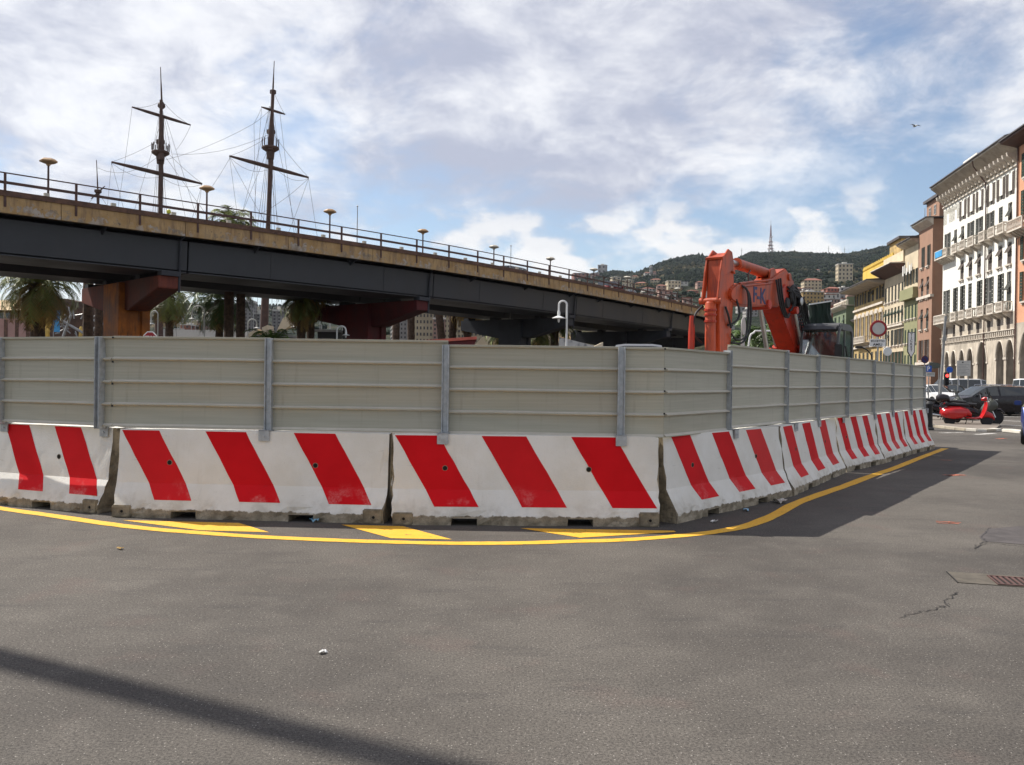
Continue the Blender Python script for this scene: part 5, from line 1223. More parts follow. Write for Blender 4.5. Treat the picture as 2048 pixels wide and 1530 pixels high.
for k in range(6): MB().pbox((L * (.12 + .13 * k), .55, H - 4.2 - (k % 2) * .3), (.5, 0, 0), (0, .03, 0), (0, 0, 1.0 + .2 * (k % 3))).build('laundry', 'white' if k % 2 else 'signgrey', t)
for k in range(3): MB().tube([(L * .3 * k + .5, -2, H + 1), (L * .3 * k + .5, -2, H + 3 + k)], .04, 5).build('aerial', 'pole', t)

# --- cream painted house
t, L, ux = house('cream_house', 'cream painted house with tall grey shutters and deep brown eaves', 1805.5, 1766)
H = fz(1805, 528); n_ = 6; xs = [L * (i + .5) / n_ for i in range(n_)]
facade(t, L, H, [dict(z0=3.8 + 3.35 * k, z1=3.8 + 3.35 * k + 2.35, w=1.0, xs=xs, sh=('open', 'mix', 'tilt', 'closed', 'closed', 'mix')[k], mat='shut' if k % 2 else 'shutg', sill='stonewht') for k in range(6) if 3.8 + 3.35 * k + 2.4 < H - .5], 'cream_wall', 14, rg)
roof(t, L, H, 14, 2.0, .5, 'stonewht', 'rust', 1.1)
MB().box(0, L, -5, .2, H + .5, H + 2.0).build('roof_parapet', 'cream_wall', t)
for z in (3.3, 10.1): MB().box(-.05, L + .05, 0, .25, z - .15, z + .12).build('string_course', 'stonewht', t)
MB().box(0, L, .02, 3.2, 3.0, 3.22).build('shop_awning', 'brick', t)

# --- ornate yellow palace
MT['ochre'] = pm('golden_ochre_stucco', (0.47, 0.34, 0.15), 0.85, 0.25, 0.5, dirt=(.28, .20, .10), dirtamt=.8, bump=.5, bscale=1.2); MT['bright_yellow'] = pm('bright_yellow_terrace', (0.62, 0.43, 0.09), 0.8, 0.12, 0.4, dirt=(.6, .35, .03), dirtamt=.5)
t, L, ux = house('yellow_palace', 'ornate yellow palace with stone balcony and bright yellow roof terrace', 1765.5, 1707)
H = fz(1765, 561); n_ = 7; xs = [L * (i + .5) / n_ for i in range(n_)]
facade(t, L, H, [dict(z0=3.6, z1=6.6, w=1.5, xs=xs, sh='closed', mat='shut'), dict(z0=8.6, z1=12.6, w=1.6, xs=xs, sh='closed', mat='shut2'), dict(z0=15.0, z1=17.2, w=1.5, xs=xs, sh='mix', mat='shut'), dict(z0=18.6, z1=H - .7, w=1.9, xs=xs, sh='none')], 'ochre', 16, rg)
roof(t, L, H, 16, 2.6, .6, 'roof', 'cornice', .5)
MB().box(.5, L - .5, -7, -1.2, H + .6, H + 3.6).build('terrace_wall', 'bright_yellow', t)
for k in range(14): MB().lathe([(.2, H + 3.6), (.35, H + 3.9), (.12, H + 4.5)], (.9 + k * (L - 1.8) / 13, -1.4, 0), 6).build('terrace_urn', 'bright_yellow', t)
obj('balcony', balcony_mesh(L * .45, 1.2, 1.0), t, (L * .62, .002, 8.3))
cm2 = MB().prism([(1.0 * math.cos(k * math.pi / 8), .75 * math.sin(k * math.pi / 8)) for k in range(9)], (0, 0, 0), (1, 0, 0), (0, 0, 1), (0, .22, 0)).mesh('window_hood', 'stonewht')
for x in xs:
    obj('window_hood', cm2, t, (x, .003, 12.75))
    MB().lathe([(.16, 8.4), (.12, 9), (.12, 12.4), (.2, 12.7)], (x - L / n_ / 2, .16, 0), 8).build('pilaster', 'stonewht', t, True)
for z in (7.6, 14.2, 17.8): MB().box(-.05, L + .05, 0, .3, z - .2, z + .15).build('string_course', 'stonewht', t)
mb = MB(); mb.box(.4, L * .35, -9, -2.5, H + 3.4, H + 6.6); mb.build('roof_house', 'ochre', t); MB().box(.1, L * .35 + .3, -9.3, -2.1, H + 6.6, H + 7.0).build('roof', 'roof', t)

# --- green house with white front, then two small ones
MT['leaf_green'] = pm('grey_green_stucco', (0.16, 0.20, 0.125), 0.85, 0.1, 0.5)
t, L, ux = house('small_green_house', 'lower grey green house with a pale front and roof balustrade beside the netting', 1690, 1664)
H = fz(1690, 612); n_ = 3; xs = [L * (i + .5) / n_ for i in range(n_)]
facade(t, L, H, [dict(z0=3.5 + 4 * k, z1=6.3 + 4 * k, w=1.3, xs=xs, sh='mix', mat='shutg', sill='stonewht') for k in range(4) if 6.6 + 4 * k < H], 'leaf_green', 18, rg)
roof(t, L, H, 18, .9, .1, 'stonewht', 'stonewht', .5); MB().box(0, L, -.4, -.1, H + 1.1, H + 1.3).build('balustrade_rail', 'stonewht', t)
for k in range(9): MB().box(L * k / 8 - .12, L * k / 8 + .12, -.36, -.14, H + .2, H + 1.1).build('baluster', 'stonewht', t)
MB().box(.01, .25, -17.9, -.1, H - .3, H + 1.8).build('flank_parapet', 'leaf_green', t)
t, L, ux = house('orange_small_house', 'small pale house with a tiled roof and orange flank left of the netting', 1622, 1588, 3.0)
H = fz(1615, 640); facade(t, L, H, [dict(z0=3 + 3.6 * k, z1=5 + 3.6 * k, w=1.2, xs=[L * (i + .5) / 5 for i in range(5)], sh='mix', mat='shut2') for k in range(4) if 5.4 + 3.6 * k < H], 'cream_wall', 14, rg)
roof(t, L, H, 14, 1.0, 3.0, 'tile', 'cornice', .5); MB().box(-.06, -.01, -14, 0, 0, H - .2).build('flank_wall', 'salmon', t)
t, L, ux = house('ochre_corner_house', 'dark ochre house behind the yellow palace cornice', 1707, 1691, -1.5)
H = fz(1700, 640); facade(t, L, H, [dict(z0=3 + 3.8 * k, z1=5.2 + 3.8 * k, w=1.1, xs=[L * .25, L * .5, L * .75], sh='closed', mat='shutg') for k in range(3) if 5.6 + 3.8 * k < H], 'leaf_green', 12, rg)
roof(t, L, H, 12, .6, 1.0)

# ------------------------------------------------------------------ houses on the hillside
HC = {'cream': (0.62, 0.52, 0.36), 'pink': (0.50, 0.33, 0.27), 'ochre': (0.52, 0.36, 0.16), 'grey': (0.42, 0.40, 0.38), 'white': (0.66, 0.63, 0.57), 'red': (0.40, 0.17, 0.12)}
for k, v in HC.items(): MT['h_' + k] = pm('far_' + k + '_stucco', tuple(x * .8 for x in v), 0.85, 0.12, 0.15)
for k, v in HC.items(): MT['hb_' + k] = pm('shade_toned_' + k + '_stucco', tuple(x * .55 for x in v), 0.85, 0.18, 0.15)  # same stuccos darkened: backlit shade of the harbour blocks painted in
MT['farwin'] = pm('far_dark_windows', (0.05, 0.045, 0.045), 0.5, 0.2, 0.5)
def hill_t(px, py):
    lo_, hi_ = 0.0, 1.0
    for _ in range(28):
        m = (lo_ + hi_) / 2; q = hill_point(px, m); s = CY - (q - Vector((0, 0, CAMH))).dot(c_u) / (q - Vector((0, 0, CAMH))).dot(fw) * F
        if s > py: lo_ = m
        else: hi_ = m
    return (lo_ + hi_) / 2
def block(px, py, wp, hp, c, roofk, label, group, Y=None, rz=None, storeys=None, dep=None, name='hillside_house'):
    if Y is None: q = hill_point(px, hill_t(px, py))
    else: q = P(px, py, Y)
    s = q.y / F; w, h = wp * s, hp * s; d = dep or w * .8
    t = thing(name, label, 'house' if name == 'hillside_house' else 'building', (q.x, q.y, q.z - (4 if Y is None else q.z)), rz if rz is not None else random.uniform(-.5, .5), group)
    z0 = 0; zb = 4 if Y is None else q.z; H = zb + h
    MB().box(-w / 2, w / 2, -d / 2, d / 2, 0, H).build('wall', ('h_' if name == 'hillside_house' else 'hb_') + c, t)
    if roofk == 'hip':
        mb = MB(); e = w * .05; r = min(h * .28, w * .16)
        mb.add([(-w / 2 - e, -d / 2 - e, H), (w / 2 + e, -d / 2 - e, H), (w / 2 + e, d / 2 + e, H), (-w / 2 - e, d / 2 + e, H), (-w * .22, 0, H + r), (w * .22, 0, H + r)], [(0, 1, 5, 4), (1, 2, 5), (2, 3, 4, 5), (3, 0, 4), (3, 2, 1, 0)]); mb.build('roof', 'tile' if c != 'grey' else 'roof', t)
    else: MB().box(-w / 2 - w * .03, w / 2 + w * .03, -d / 2 - w * .03, d / 2 + w * .03, H + .002, H + max(.4, h * .05)).box(-w * .15, w * .15, -d * .2, d * .2, H + h * .05, H + h * .16).build('roof', 'h_white' if c != 'white' else 'roof', t)
    n = max(2, int(wp / 6.5)); st = storeys or max(2, int(hp / 6.5)); mb = MB()
    for i in range(st):
        z = zb + h * (i + .35) / st; zh = h / st * .48
        for k in range(n): x = -w / 2 + w * (k + .5) / n; ww = w / n * .42; mb.box(x - ww / 2, x + ww / 2, -d / 2 - .12, -d / 2 + .02, z, z + zh)
        for k in range(n):
            m_ = n; y = -d / 2 + d * (k + .5) / m_; ww = d / m_ * .42
            for sg in (-1, 1): mb.box(sg * w / 2 - .08, sg * w / 2 + .08, y - ww / 2, y + ww / 2, z, z + zh)
    stuff(mb.build('windows', 'farwin', t))
    return t
near = [(1622, 588, 34, 26, 'cream', 'hip', 'cream villa with a hipped roof, highest of the cluster right of the excavator knee'), (1582, 604, 34, 26, 'pink', 'hip', 'pinkish house directly right of the excavator knee'),
        (1618, 616, 44, 30, 'ochre', 'flat', 'ochre block with a flat roof below the cream villa'), (1578, 630, 38, 22, 'pink', 'hip', 'low pink house right of the excavator lamp'),
        (1664, 600, 26, 22, 'red', 'hip', 'house with a reddish base left of the pale grey block'), (1686, 600, 18, 24, 'grey', 'flat', 'pale grey block right of the reddish house'),
        (1688, 562, 28, 32, 'cream', 'flat', 'tall terraced apartment block on the hillside just left of the yellow palace'), (1702, 606, 18, 26, 'pink', 'flat', 'pale pink block close to the yellow palace corner'),
        (1600, 632, 44, 18, 'grey', 'flat', 'low grey roofed house between excavator boom and netting'), (1650, 618, 46, 18, 'pink', 'flat', 'long low pink terraces above the black green netting'),
        (1560, 606, 26, 18, 'grey', 'flat', 'grey house half hidden behind the excavator boom'), (1500, 632, 24, 12, 'grey', 'hip', 'low grey house seen between the excavator arms'), (1484, 624, 22, 24, 'grey', 'flat', 'narrow grey house beside the excavator hoses'), (1520, 622, 20, 18, 'pink', 'flat', 'pink house behind the excavator boom opening')]
for px, py, w, h, c, r, lb in near: block(px, py, w, h, c, r, lb, 'houses on the hillside', rz=random.uniform(-.35, .15))
far_ = [(1205, 549, 16, 18, 'grey', 'flat', 'square grey block on the ridge beside the seventh deck lamp'), (1190, 556, 16, 9, 'pink', 'flat', 'low house on the ridge behind the viaduct rail'), (1160, 560, 30, 12, 'red', 'flat', 'dark reddish long block just above the viaduct rail'),
        (1231, 568, 18, 13, 'cream', 'flat', 'cream house on the slope behind the eighth deck lamp'), (1256, 575, 20, 14, 'cream', 'flat', 'cream terrace above the viaduct railing'), (1283, 578, 22, 11, 'ochre', 'hip', 'ochre house left of the slope villas'),
        (1294, 553, 12, 7, 'white', 'hip', 'small white villa on the ridge by the thin tower'), (1302, 552, 5, 18, 'grey', 'flat', 'thin pale tower standing on the ridge'), (1309, 552, 6, 8, 'pink', 'hip', 'tiny pink house beside the thin tower'),
        (1312, 570, 20, 10, 'cream', 'hip', 'cream villa in the trees mid slope'), (1346, 577, 26, 14, 'cream', 'flat', 'cream row of terraces mid slope left of the excavator stick'), (1353, 584, 20, 8, 'ochre', 'flat', 'ochre terraces under the cream row'),
        (1368, 569, 16, 5, 'white', 'flat', 'white flat roof in the trees left of the stick'), (1322, 584, 18, 12, 'pink', 'hip', 'pink house low on the slope near the viaduct railing'), (1296, 588, 22, 10, 'white', 'hip', 'white house low on the slope above the viaduct'),
        (1400, 574, 16, 9, 'pink', 'hip', 'pink house touching the excavator stick'), (1385, 590, 18, 8, 'red', 'hip', 'red roofed house above the end of the viaduct'), (1340, 596, 24, 10, 'grey', 'flat', 'grey house above the end of the railing'),
        (1270, 560, 12, 7, 'cream', 'hip', 'small cream house high on the left slope'), (1635, 545, 9, 5, 'white', 'hip', 'lone white house high up in the woods'), (1610, 640, 20, 9, 'white', 'hip', 'white shed by the netting')]
for px, py, w, h, c, r, lb in far_: block(px, py, w, h, c, r, lb, 'houses on the hillside')
rr = random.Random(9); k = 0
while k < 70:                                       # the denser town low on the slope, too small and alike to tell apart
    px = rr.uniform(1180, 1720); py = rr.uniform(592, 660)
    q = hill_point(px, hill_t(px, py)); s = q.y / F; w = rr.uniform(14, 30) * s; h = rr.uniform(9, 20) * s
    if k == 0: town = [MB() for _ in range(5)]; tw = MB(); tr_ = MB()
    i = rr.randrange(5); x, y, z = q.x, q.y, q.z
    town[i].box(x - w / 2, x + w / 2, y - w * .4, y + w * .4, z - 5, z + h); tr_.box(x - w * .53, x + w * .53, y - w * .43, y + w * .43, z + h + .01, z + h + .6)
    n = max(2, int(w / 3.4)); st = max(1, int(h / 3.4))
    for a in range(n):
        for b in range(st): xx = x - w / 2 + w * (a + .5) / n; zz = z + h * (b + .35) / st; tw.box(xx - .6, xx + .6, y - w * .4 - .1, y - w * .4 + .02, zz, zz + h / st * .5)
    k += 1
for i, c in enumerate(('cream', 'pink', 'grey', 'ochre', 'white')): stuff(town[i].build('hillside_town', 'h_' + c))
stuff(tw.build('hillside_town_windows', 'farwin')); stuff(tr_.build('hillside_town_roofs', 'tile'))
# transmitter tower and aerials on the ridge
q = hill_point(1541, 1.0); H = (510 - 455) * q.y / F + 4; MT['towerred'] = pm('tower_red_white', (0.26, 0.17, 0.17), 0.7, 0.2, .05)
t = thing('transmitter_tower', 'red and white lattice transmitter tower with dishes on top of the hill', 'radio tower', (q.x, q.y, q.z - 2))
for sx, sy in ((-1, -1), (1, -1), (1, 1), (-1, 1)): MB().tube([(sx * 5, sy * 5, 0), (sx * 2.2, sy * 2.2, H * .55), (sx * .7, sy * .7, H)], [.8, .6, .4], 5).build('leg', 'towerred', t)
for i in range(7):
    f = i / 7; a, b = 5 - 4.3 * min(1, f * 1.15), 5 - 4.3 * min(1, (f + .14) * 1.15); mb = MB()
    for s_ in (-1, 1): mb.bar((-a, s_ * a, H * f), (b, s_ * b, H * (f + .14)), .5); mb.bar((a, s_ * a, H * f), (-b, s_ * b, H * (f + .14)), .5)
    mb.build('lattice', 'towerred', t)
for z, r in ((.18, 9), (.30, 8), (.42, 6), (.56, 4.5), (.70, 3)): MB().lathe([(r * .9, H * z), (r, H * z + .8), (r * .9, H * z + 1.8)], n=10).build('platform', 'towerred', t)
for k in range(9): a = k * 2.4; z = H * (.12 + .06 * k); MB().lathe([(2.2, -1), (2.4, 0), (.8, 1)], (6.5 * math.cos(a) * (1 - .08 * k), -5, z), 8, 0, 'Y').build('dish', 'lampwhite', t)
MB().tube([(0, 0, H), (0, 0, H * 1.18)], [.5, .25], 5).build('antenna', 'towerred', t)
for px, yt, lb in ((1483, 496, 'thin mast on the ridge right of the stick top'), (1657, 491, 'thin mast on the ridge, left one of the pair'), (1689, 493, 'thin mast on the ridge, right one of the pair')):
    q = hill_point(px, 1.0); h = (lerp_tab(SKY, px) - yt) * q.y / F; t = thing('ridge_aerial', lb, 'aerial', (q.x, q.y, q.z))
    MB().tube([(0, 0, 0), (0, 0, h)], [1.0, .5], 5).build('mast', 'pole', t); MB().bar((-3, 0, h * .75), (3, 0, h * .75), .6).build('crossarm', 'pole', t)

# ------------------------------------------------------------------ harbour things seen under the viaduct
MT['pinkwall'] = pm('dull_pink_wall', (0.40, 0.24, 0.21), 0.85, 0.1, 0.5); MT['ochreroof'] = pm('ochre_roof_sheet', (0.55, 0.40, 0.20), 0.7, 0.12, 0.5)
a, b = P(-160, 690, 150), P(238, 690, 150); zt = P(30, 621, 150).z; zr = P(30, 603, 150).z
t = thing('harbour_pavilion', 'long pink building with an ochre roof at the far left under the viaduct', 'building', (a.x, 150, 0)); L = b.x - a.x
facade_like = MB().box(0, L, 0, 9, 0, zt - 1.4); facade_like.build('wall', 'pinkwall', t)
MB().box(.3, L - .3, .3, 8.7, zt - 1.4, zt - .35).build('window_band', 'glass', t); MB().box(0, L, 0, 9, zt - .35, zt).build('fascia', 'coping', t)
MB().prism([(-.8, zt), (9.8, zt), (4.5, zr + .6)], (-.5, 0, 0), (0, 1, 0), (0, 0, 1), (L + 1, 0, 0)).build('roof', 'ochreroof', t)
k = 0
while 1.2 + 1.9 * k < L - 1: MB().box(1.2 + 1.9 * k, 1.75 + 1.9 * k, -.12, .05, 1.2, zt - 1.6).build('slot_window', 'coping', t); MB().box(.9 + 1.9 * k, 1.05 + 1.9 * k, .2, .3, zt - 1.4, zt - .35).build('mullion', 'stonewht', t); k += 1
a, b = P(330, 690, 150), P(482, 690, 150); zt = P(400, 660, 150).z
t = thing('quay_shed', 'long low shed with a white roof edge between the bare palm trunks', 'building', (a.x, 150, 0)); L = b.x - a.x
MB().box(0, L, 0, 12, 0, zt - 1.2).build('wall', 'h_pink', t); MB().box(-.5, L + .5, -.6, 12.6, zt - 1.2, zt).build('roof', 'h_white', t)
stuff_ = MB(); [stuff_.box(2 + 3 * i, 4 + 3 * i, -.1, .05, 2, zt - 2) for i in range(int(L / 3) - 1)]; stuff(stuff_.build('windows', 'farwin', t))
for px, py, wp, hp, c, lb in ((497, 690, 22, 84, 'grey', 'tall grey apartment block behind the ship mast under the viaduct'), (474, 690, 16, 62, 'pink', 'pinkish block between the two bare palm trunks'), (420, 690, 26, 46, 'pink', 'pink block beyond the harbour left of the green palm'), (380, 690, 18, 38, 'red', 'small red house beyond the quay shed'),
                              (558, 690, 18, 66, 'grey', 'grey block right of the ship mast'), (520, 690, 16, 60, 'grey', 'dark block behind the mast foot'), (368, 690, 14, 30, 'cream', 'small cream house at the orange pier')):
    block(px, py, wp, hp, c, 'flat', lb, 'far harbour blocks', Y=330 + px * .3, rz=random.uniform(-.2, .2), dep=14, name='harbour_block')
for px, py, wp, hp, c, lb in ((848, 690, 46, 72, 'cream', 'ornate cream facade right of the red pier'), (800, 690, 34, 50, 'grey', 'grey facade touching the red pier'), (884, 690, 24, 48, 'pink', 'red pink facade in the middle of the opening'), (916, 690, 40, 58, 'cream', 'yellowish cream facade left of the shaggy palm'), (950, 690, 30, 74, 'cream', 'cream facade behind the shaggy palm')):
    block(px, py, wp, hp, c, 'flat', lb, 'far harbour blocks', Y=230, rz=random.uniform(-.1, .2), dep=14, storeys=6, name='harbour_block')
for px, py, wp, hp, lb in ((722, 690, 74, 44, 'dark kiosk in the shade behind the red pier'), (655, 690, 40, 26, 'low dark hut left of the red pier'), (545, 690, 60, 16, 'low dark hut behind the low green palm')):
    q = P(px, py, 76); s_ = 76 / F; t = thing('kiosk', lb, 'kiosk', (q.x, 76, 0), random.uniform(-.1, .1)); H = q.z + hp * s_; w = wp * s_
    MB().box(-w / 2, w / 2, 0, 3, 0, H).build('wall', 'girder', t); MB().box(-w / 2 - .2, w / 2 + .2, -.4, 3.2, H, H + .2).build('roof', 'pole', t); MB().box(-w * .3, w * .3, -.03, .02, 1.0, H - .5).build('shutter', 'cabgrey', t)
stm = MB(); rr = random.Random(5)
for k in range(26): x = rr.uniform(355, 530) if k < 18 else rr.uniform(640, 700); q = P(x, rr.uniform(612, 650), 180 + rr.uniform(0, 30)); stm.tube([(q.x, q.y, 0), q], [.11, .06], 4)
stuff(stm.build('yacht_masts', 'pole'))
def tent(pts, Y, d, label):
    q = [P(x, y, Y) for x, y in pts]; t = thing('canvas_awning', label, 'awning', (q[0].x, Y, 0)); mb = MB()
    mb.prism([(p.x - q[0].x, p.z) for p in q], (0, 0, 0), (1, 0, 0), (0, 0, 1), (0, d, 0)); mb.build('canvas', 'canvas', t)
    for p in (q[0], q[-1]): MB().tube([(p.x - q[0].x, .1, 0), (p.x - q[0].x, .1, p.z)], .05, 6).build('prop', 'pole', t)
MT['canvas'] = pm('cream_canvas', (0.68, 0.58, 0.42), 0.85, 0.08, 0.5)
tent([(553, 662), (566, 636), (602, 622), (604, 634), (570, 658)], 84, 1.5, 'tilted cream sail awning beside the low green palm'); tent([(490, 676), (500, 664), (514, 658), (516, 684), (492, 690)], 80, 2, 'small cream awning left of the low green palm'); tent([(524, 655), (535, 650), (538, 672), (526, 672)], 80, 2, 'narrow cream awning right behind the ship mast')
tent([(950, 690), (962, 676), (985, 664), (1008, 672), (1024, 690)], 104, 4, 'cream tent roof left of the black pier'); tent([(1066, 688), (1082, 664), (1100, 672), (1116, 690)], 106, 4, 'cream tent roof right of the black pier'); tent([(1182, 696), (1206, 684), (1206, 692)], 60, 2, 'small cream awning at the foot of the fourth pier')
tent([(640, 690), (655, 668), (668, 662), (672, 690)], 84, 1, 'white canvas shelter left of the red pier')
q = P(1128, 690, 72); t = thing('painted_wall', 'pale wall with grey graffiti behind the white lamp', 'wall', (P(1118, 690, 72).x, 72, 0)); h = P(1128, 674, 72).z
MT['graf'] = pm('graffiti_wall', (0.55, 0.53, 0.50), 0.85, 0.1, 1, dirt=(.06, .06, .08), dirtamt=.9); mb = MB(); mb.prism([(0, 0), (0, h), (P(1200, 690, 72).x - P(1118, 690, 72).x, h - .8), (P(1200, 690, 72).x - P(1118, 690, 72).x, 0)], (0, 0, 0), (1, 0, 0), (0, 0, 1), (0, .3, 0)); mb.build('panel', 'graf', t)
def gooseneck(px, py_top, py_lamp, wp, Y, side, label, r=.05, two=False):
    a = P(px, py_top, Y); hl = P(px, py_lamp, Y).z; w = wp * Y / F; h = a.z - w / 2; t = thing('gooseneck_lamp', label, 'street lamp', (a.x, Y, 0), 0, 'white gooseneck lamps')
    pts = [(0, 0, 0), (0, 0, h)] + [(side * (w / 2 - w / 2 * math.cos(k * math.pi / 10)), 0, h + w / 2 * math.sin(k * math.pi / 10)) for k in range(1, 11)] + [(side * w, 0, hl + .25)]
    MB().tube(pts, r, 8).build('bent_pole', 'lampwhite', t, True)
    MB().lathe([(r * 1.0, hl + .30), (r * 1.5, hl + .22), (r * 1.5, hl + .08), (.26, hl), (.26, hl - .02), (r * 1.3, hl - .03), (r * 1.1, hl - .13), (r * .4, hl - .18)], (side * w, 0, 0), 14).build('shade', 'lampwhite', t, True)
gooseneck(1134, 602, 636, 16, 34, -1, 'white gooseneck lamp in front of the dark girder', .038)
gooseneck(409, 612, 638, 24, 62, -1, 'white gooseneck lamp left of the green palm under the viaduct'); gooseneck(496, 638, 656, 18, 70, 1, 'low gooseneck lamp by the cream awnings'); gooseneck(316, 622, 648, 14, 66, -1, 'gooseneck lamp tight against the orange pier')
gooseneck(674, 652, 670, 18, 60, 1, 'gooseneck lamp left of the red pier'); gooseneck(598, 640, 654, 10, 70, -1, 'gooseneck lamp among the drooping palms')

# ------------------------------------------------------------------ vehicles
def car(label, loc, rz, paint, kind='wagon', cat='car', name='parked_car', L=4.5, W=1.76, H=1.48, group='vehicles parked or driving on the right', plate=True):
    t = thing(name, label, cat, loc, rz, group); hw = W / 2
    # side profile stations: x, z_low, z_belt, z_roof, half width at belt, half width at roof   (front is -x)
    if kind == 'van': st = [(0, .30, .72, .72, .80, .80), (.10, .25, .92, .92, .92, .92), (.9, .22, 1.08, 1.08, 1, .97), (1.0, .22, 1.10, 1.12, 1, .93), (1.75, .22, 1.14, H * .97, 1, .84), (2.3, .22, 1.15, H, 1, .84), (L - .5, .22, 1.15, H, 1, .84), (L - .08, .24, 1.12, H * .96, .98, .82), (L, .32, .8, .85, .93, .9)]
    elif kind == 'wagon': st = [(0, .32, .62, .62, .78, .78), (.12, .24, .76, .76, .9, .9), (1.0, .2, .93, .93, 1, .95), (1.12, .2, .94, .96, 1, .9), (1.95, .2, .97, H * .96, 1, .74), (2.5, .2, .98, H, 1, .74), (L - .9, .2, 1.0, H * .97, 1, .73), (L - .35, .22, 1.0, H * .80, .97, .76), (L - .1, .25, .96, 1.0, .93, .86), (L, .34, .7, .72, .88, .86)]
    else: st = [(0, .32, .62, .62, .78, .78), (.12, .24, .76, .76, .9, .9), (.9, .2, .92, .92, 1, .95), (1.0, .2, .93, .95, 1, .9), (1.75, .2, .96, H * .97, 1, .74), (2.2, .2, .97, H, 1, .74), (L - .75, .2, .99, H * .97, 1, .74), (L - .2, .22, .98, 1.04, .95, .84), (L, .34, .72, .74, .9, .88)]
    st = [(x - L / 2, a, b, c, d * hw, e * hw) for x, a, b, c, d, e in st]; body = MB(); side = MB(); n = len(st)
    ring = []
    for x, a, b, c, d, e in st:
        m_ = (a + b) / 2
        ring.append([(x, -d * .92, a), (x, -d, m_), (x, -d * .98, b), (x, -e, c - .02 * (c > b + .05)), (x, -e * .6, c + .02), (x, e * .6, c + .02), (x, e, c - .02 * (c > b + .05)), (x, d * .98, b), (x, d, m_), (x, d * .92, a)])
    for r in ring: body.v += r
    m = 10; gl = []
    for i in range(n - 1):
        for j in range(m):
            j2 = (j + 1) % m; f = (i * m + j, i * m + j2, (i + 1) * m + j2, (i + 1) * m + j)
            isg = j in (2, 6) and st[i][3] > st[i][2] + .1 or (j in (2, 6) and st[i + 1][3] > st[i + 1][2] + .1 and st[i][3] > st[i][2])
            wind = j in (3, 4, 5) and abs(ring[i][4][2] - ring[i + 1][4][2]) > .20 and max(ring[i][4][2], ring[i + 1][4][2]) > 1.0 and min(ring[i][4][2], ring[i + 1][4][2]) > .85
            if isg or wind: gl.append((i, j, [ring[i][j], ring[i][j2], ring[i + 1][j2], ring[i + 1][j]], wind))
            body.f.append(f); body.m.append(0)
    body.f += [tuple(range(m)), tuple((n - 1) * m + j for j in range(m))]; body.m += [0, 0]
    # wheel arches cut out of the body sides
    r = .31 if H < 1.7 else .33; wx = (-L / 2 + .82, L / 2 - .80)
    bme = body.mesh('body', [paint], True)
    cut = MB(); [cut.lathe([(r + .06, -W), (r + .06, W)], (x, 0, r), 18, 0, 'Y') for x in wx]
    b2 = boolean_cut(bme, cut.mesh('cut', 'black')); bme = b2 if len(b2.polygons) > 30 else bme
    obj('body', bme, t); MB().box(-L / 2 + .3, L / 2 - .3, -hw * .82, hw * .82, .24, .60).build('chassis', 'black', t)
    for i, j, q, wind in gl:
        c = sum((Vector(p) for p in q), Vector()) / 4; nn = (Vector(q[1]) - Vector(q[0])).cross(Vector(q[3]) - Vector(q[0]))
        if nn.length < 1e-4: continue
        nn.normalize(); out = Vector((c.x * .1, c.y, c.z - .8)); nn = nn if nn.dot(out) > 0 else -nn
        pts = [c + (Vector(p) - c) * (.90 if not wind else .96) + nn * .008 for p in q]
        mb = MB(); mb.add(pts + [p - nn * .006 for p in pts], [(0, 1, 2, 3), (7, 6, 5, 4), (0, 4, 5, 1), (1, 5, 6, 2), (2, 6, 7, 3), (3, 7, 4, 0)]); mb.build('windscreen_part' if wind else 'side_window', 'carglass', t)
    for x in wx:
        for s_ in (-1, 1):
            y = s_ * (hw - .11); w = MB().lathe([(r * .62, -.10), (r * .92, -.10), (r, -.06), (r, .06), (r * .92, .10), (r * .62, .10)], (0, 0, 0), 20, 0, 'Y').build('wheel', 'black', t, True, loc=(x, y, r))
            rm = MB(); rm.lathe([(r * .60, -.085), (r * .56, -.07), (.07, -.04), (.02, -.04)] if s_ < 0 else [(r * .60, .085), (r * .56, .07), (.07, .04), (.02, .04)], (0, 0, 0), 20, 0, 'Y'); rm.build('rim', 'rimdark', w)
            for k in range(5):
                a = k * 2 * math.pi / 5; MB().bar((.06 * math.cos(a), s_ * .085, .06 * math.sin(a)), (r * .60 * math.cos(a), s_ * .092, r * .60 * math.sin(a)), .055, .03, 0, (0, 1, 0)).build('spoke', 'alloy', w)
    z = .70 if H < 1.7 else .85
    for s_ in (-1, 1):
        MB().pbox((-L / 2 - .005, s_ * hw * .48 - .16, z - .16), (.22, s_ * .10, .06), (0, .30, 0), (.04, 0, .14)).build('headlight', 'lampglass', t, bevel=.015)
        MB().box(L / 2 - .10, L / 2 + .008, s_ * hw * .70 - .13, s_ * hw * .70 + .13, z, z + .22).build('taillight', 'taillamp', t, bevel=.02)
        MB().box(-L / 2 + 1.35, -L / 2 + 1.48, s_ * (hw + .02) - .0, s_ * (hw + .02) + s_ * .18, 1.0 if H < 1.7 else 1.2, 1.13 if H < 1.7 else 1.38).build('wing_mirror', paint, t, bevel=.02)
        MB().box(-.2, -.05, s_ * hw * 1.0 - .01, s_ * hw * 1.0 + .012, .80, .83).build('door_handle', 'alloy', t)
    MB().box(-L / 2 + .01, -L / 2 + .06, -hw * .6, hw * .6, .34, .46).build('grille', 'black', t); MB().box(L / 2 - .02, L / 2 + .012, -.26, .26, .50, .61).build('number_plate', 'white', t)
    if kind == 'wagon':
        for s_ in (-1, 1): MB().tube(cr([(-L / 2 + 2.1, s_ * hw * .70, H - .01), (-L / 2 + 2.3, s_ * hw * .69, H + .05), (L / 2 - 1.3, s_ * hw * .68, H + .03), (L / 2 - 1.0, s_ * hw * .68, H - .06)], 3), .018, 6).build('roof_rail', 'alloy', t, True)
    return t
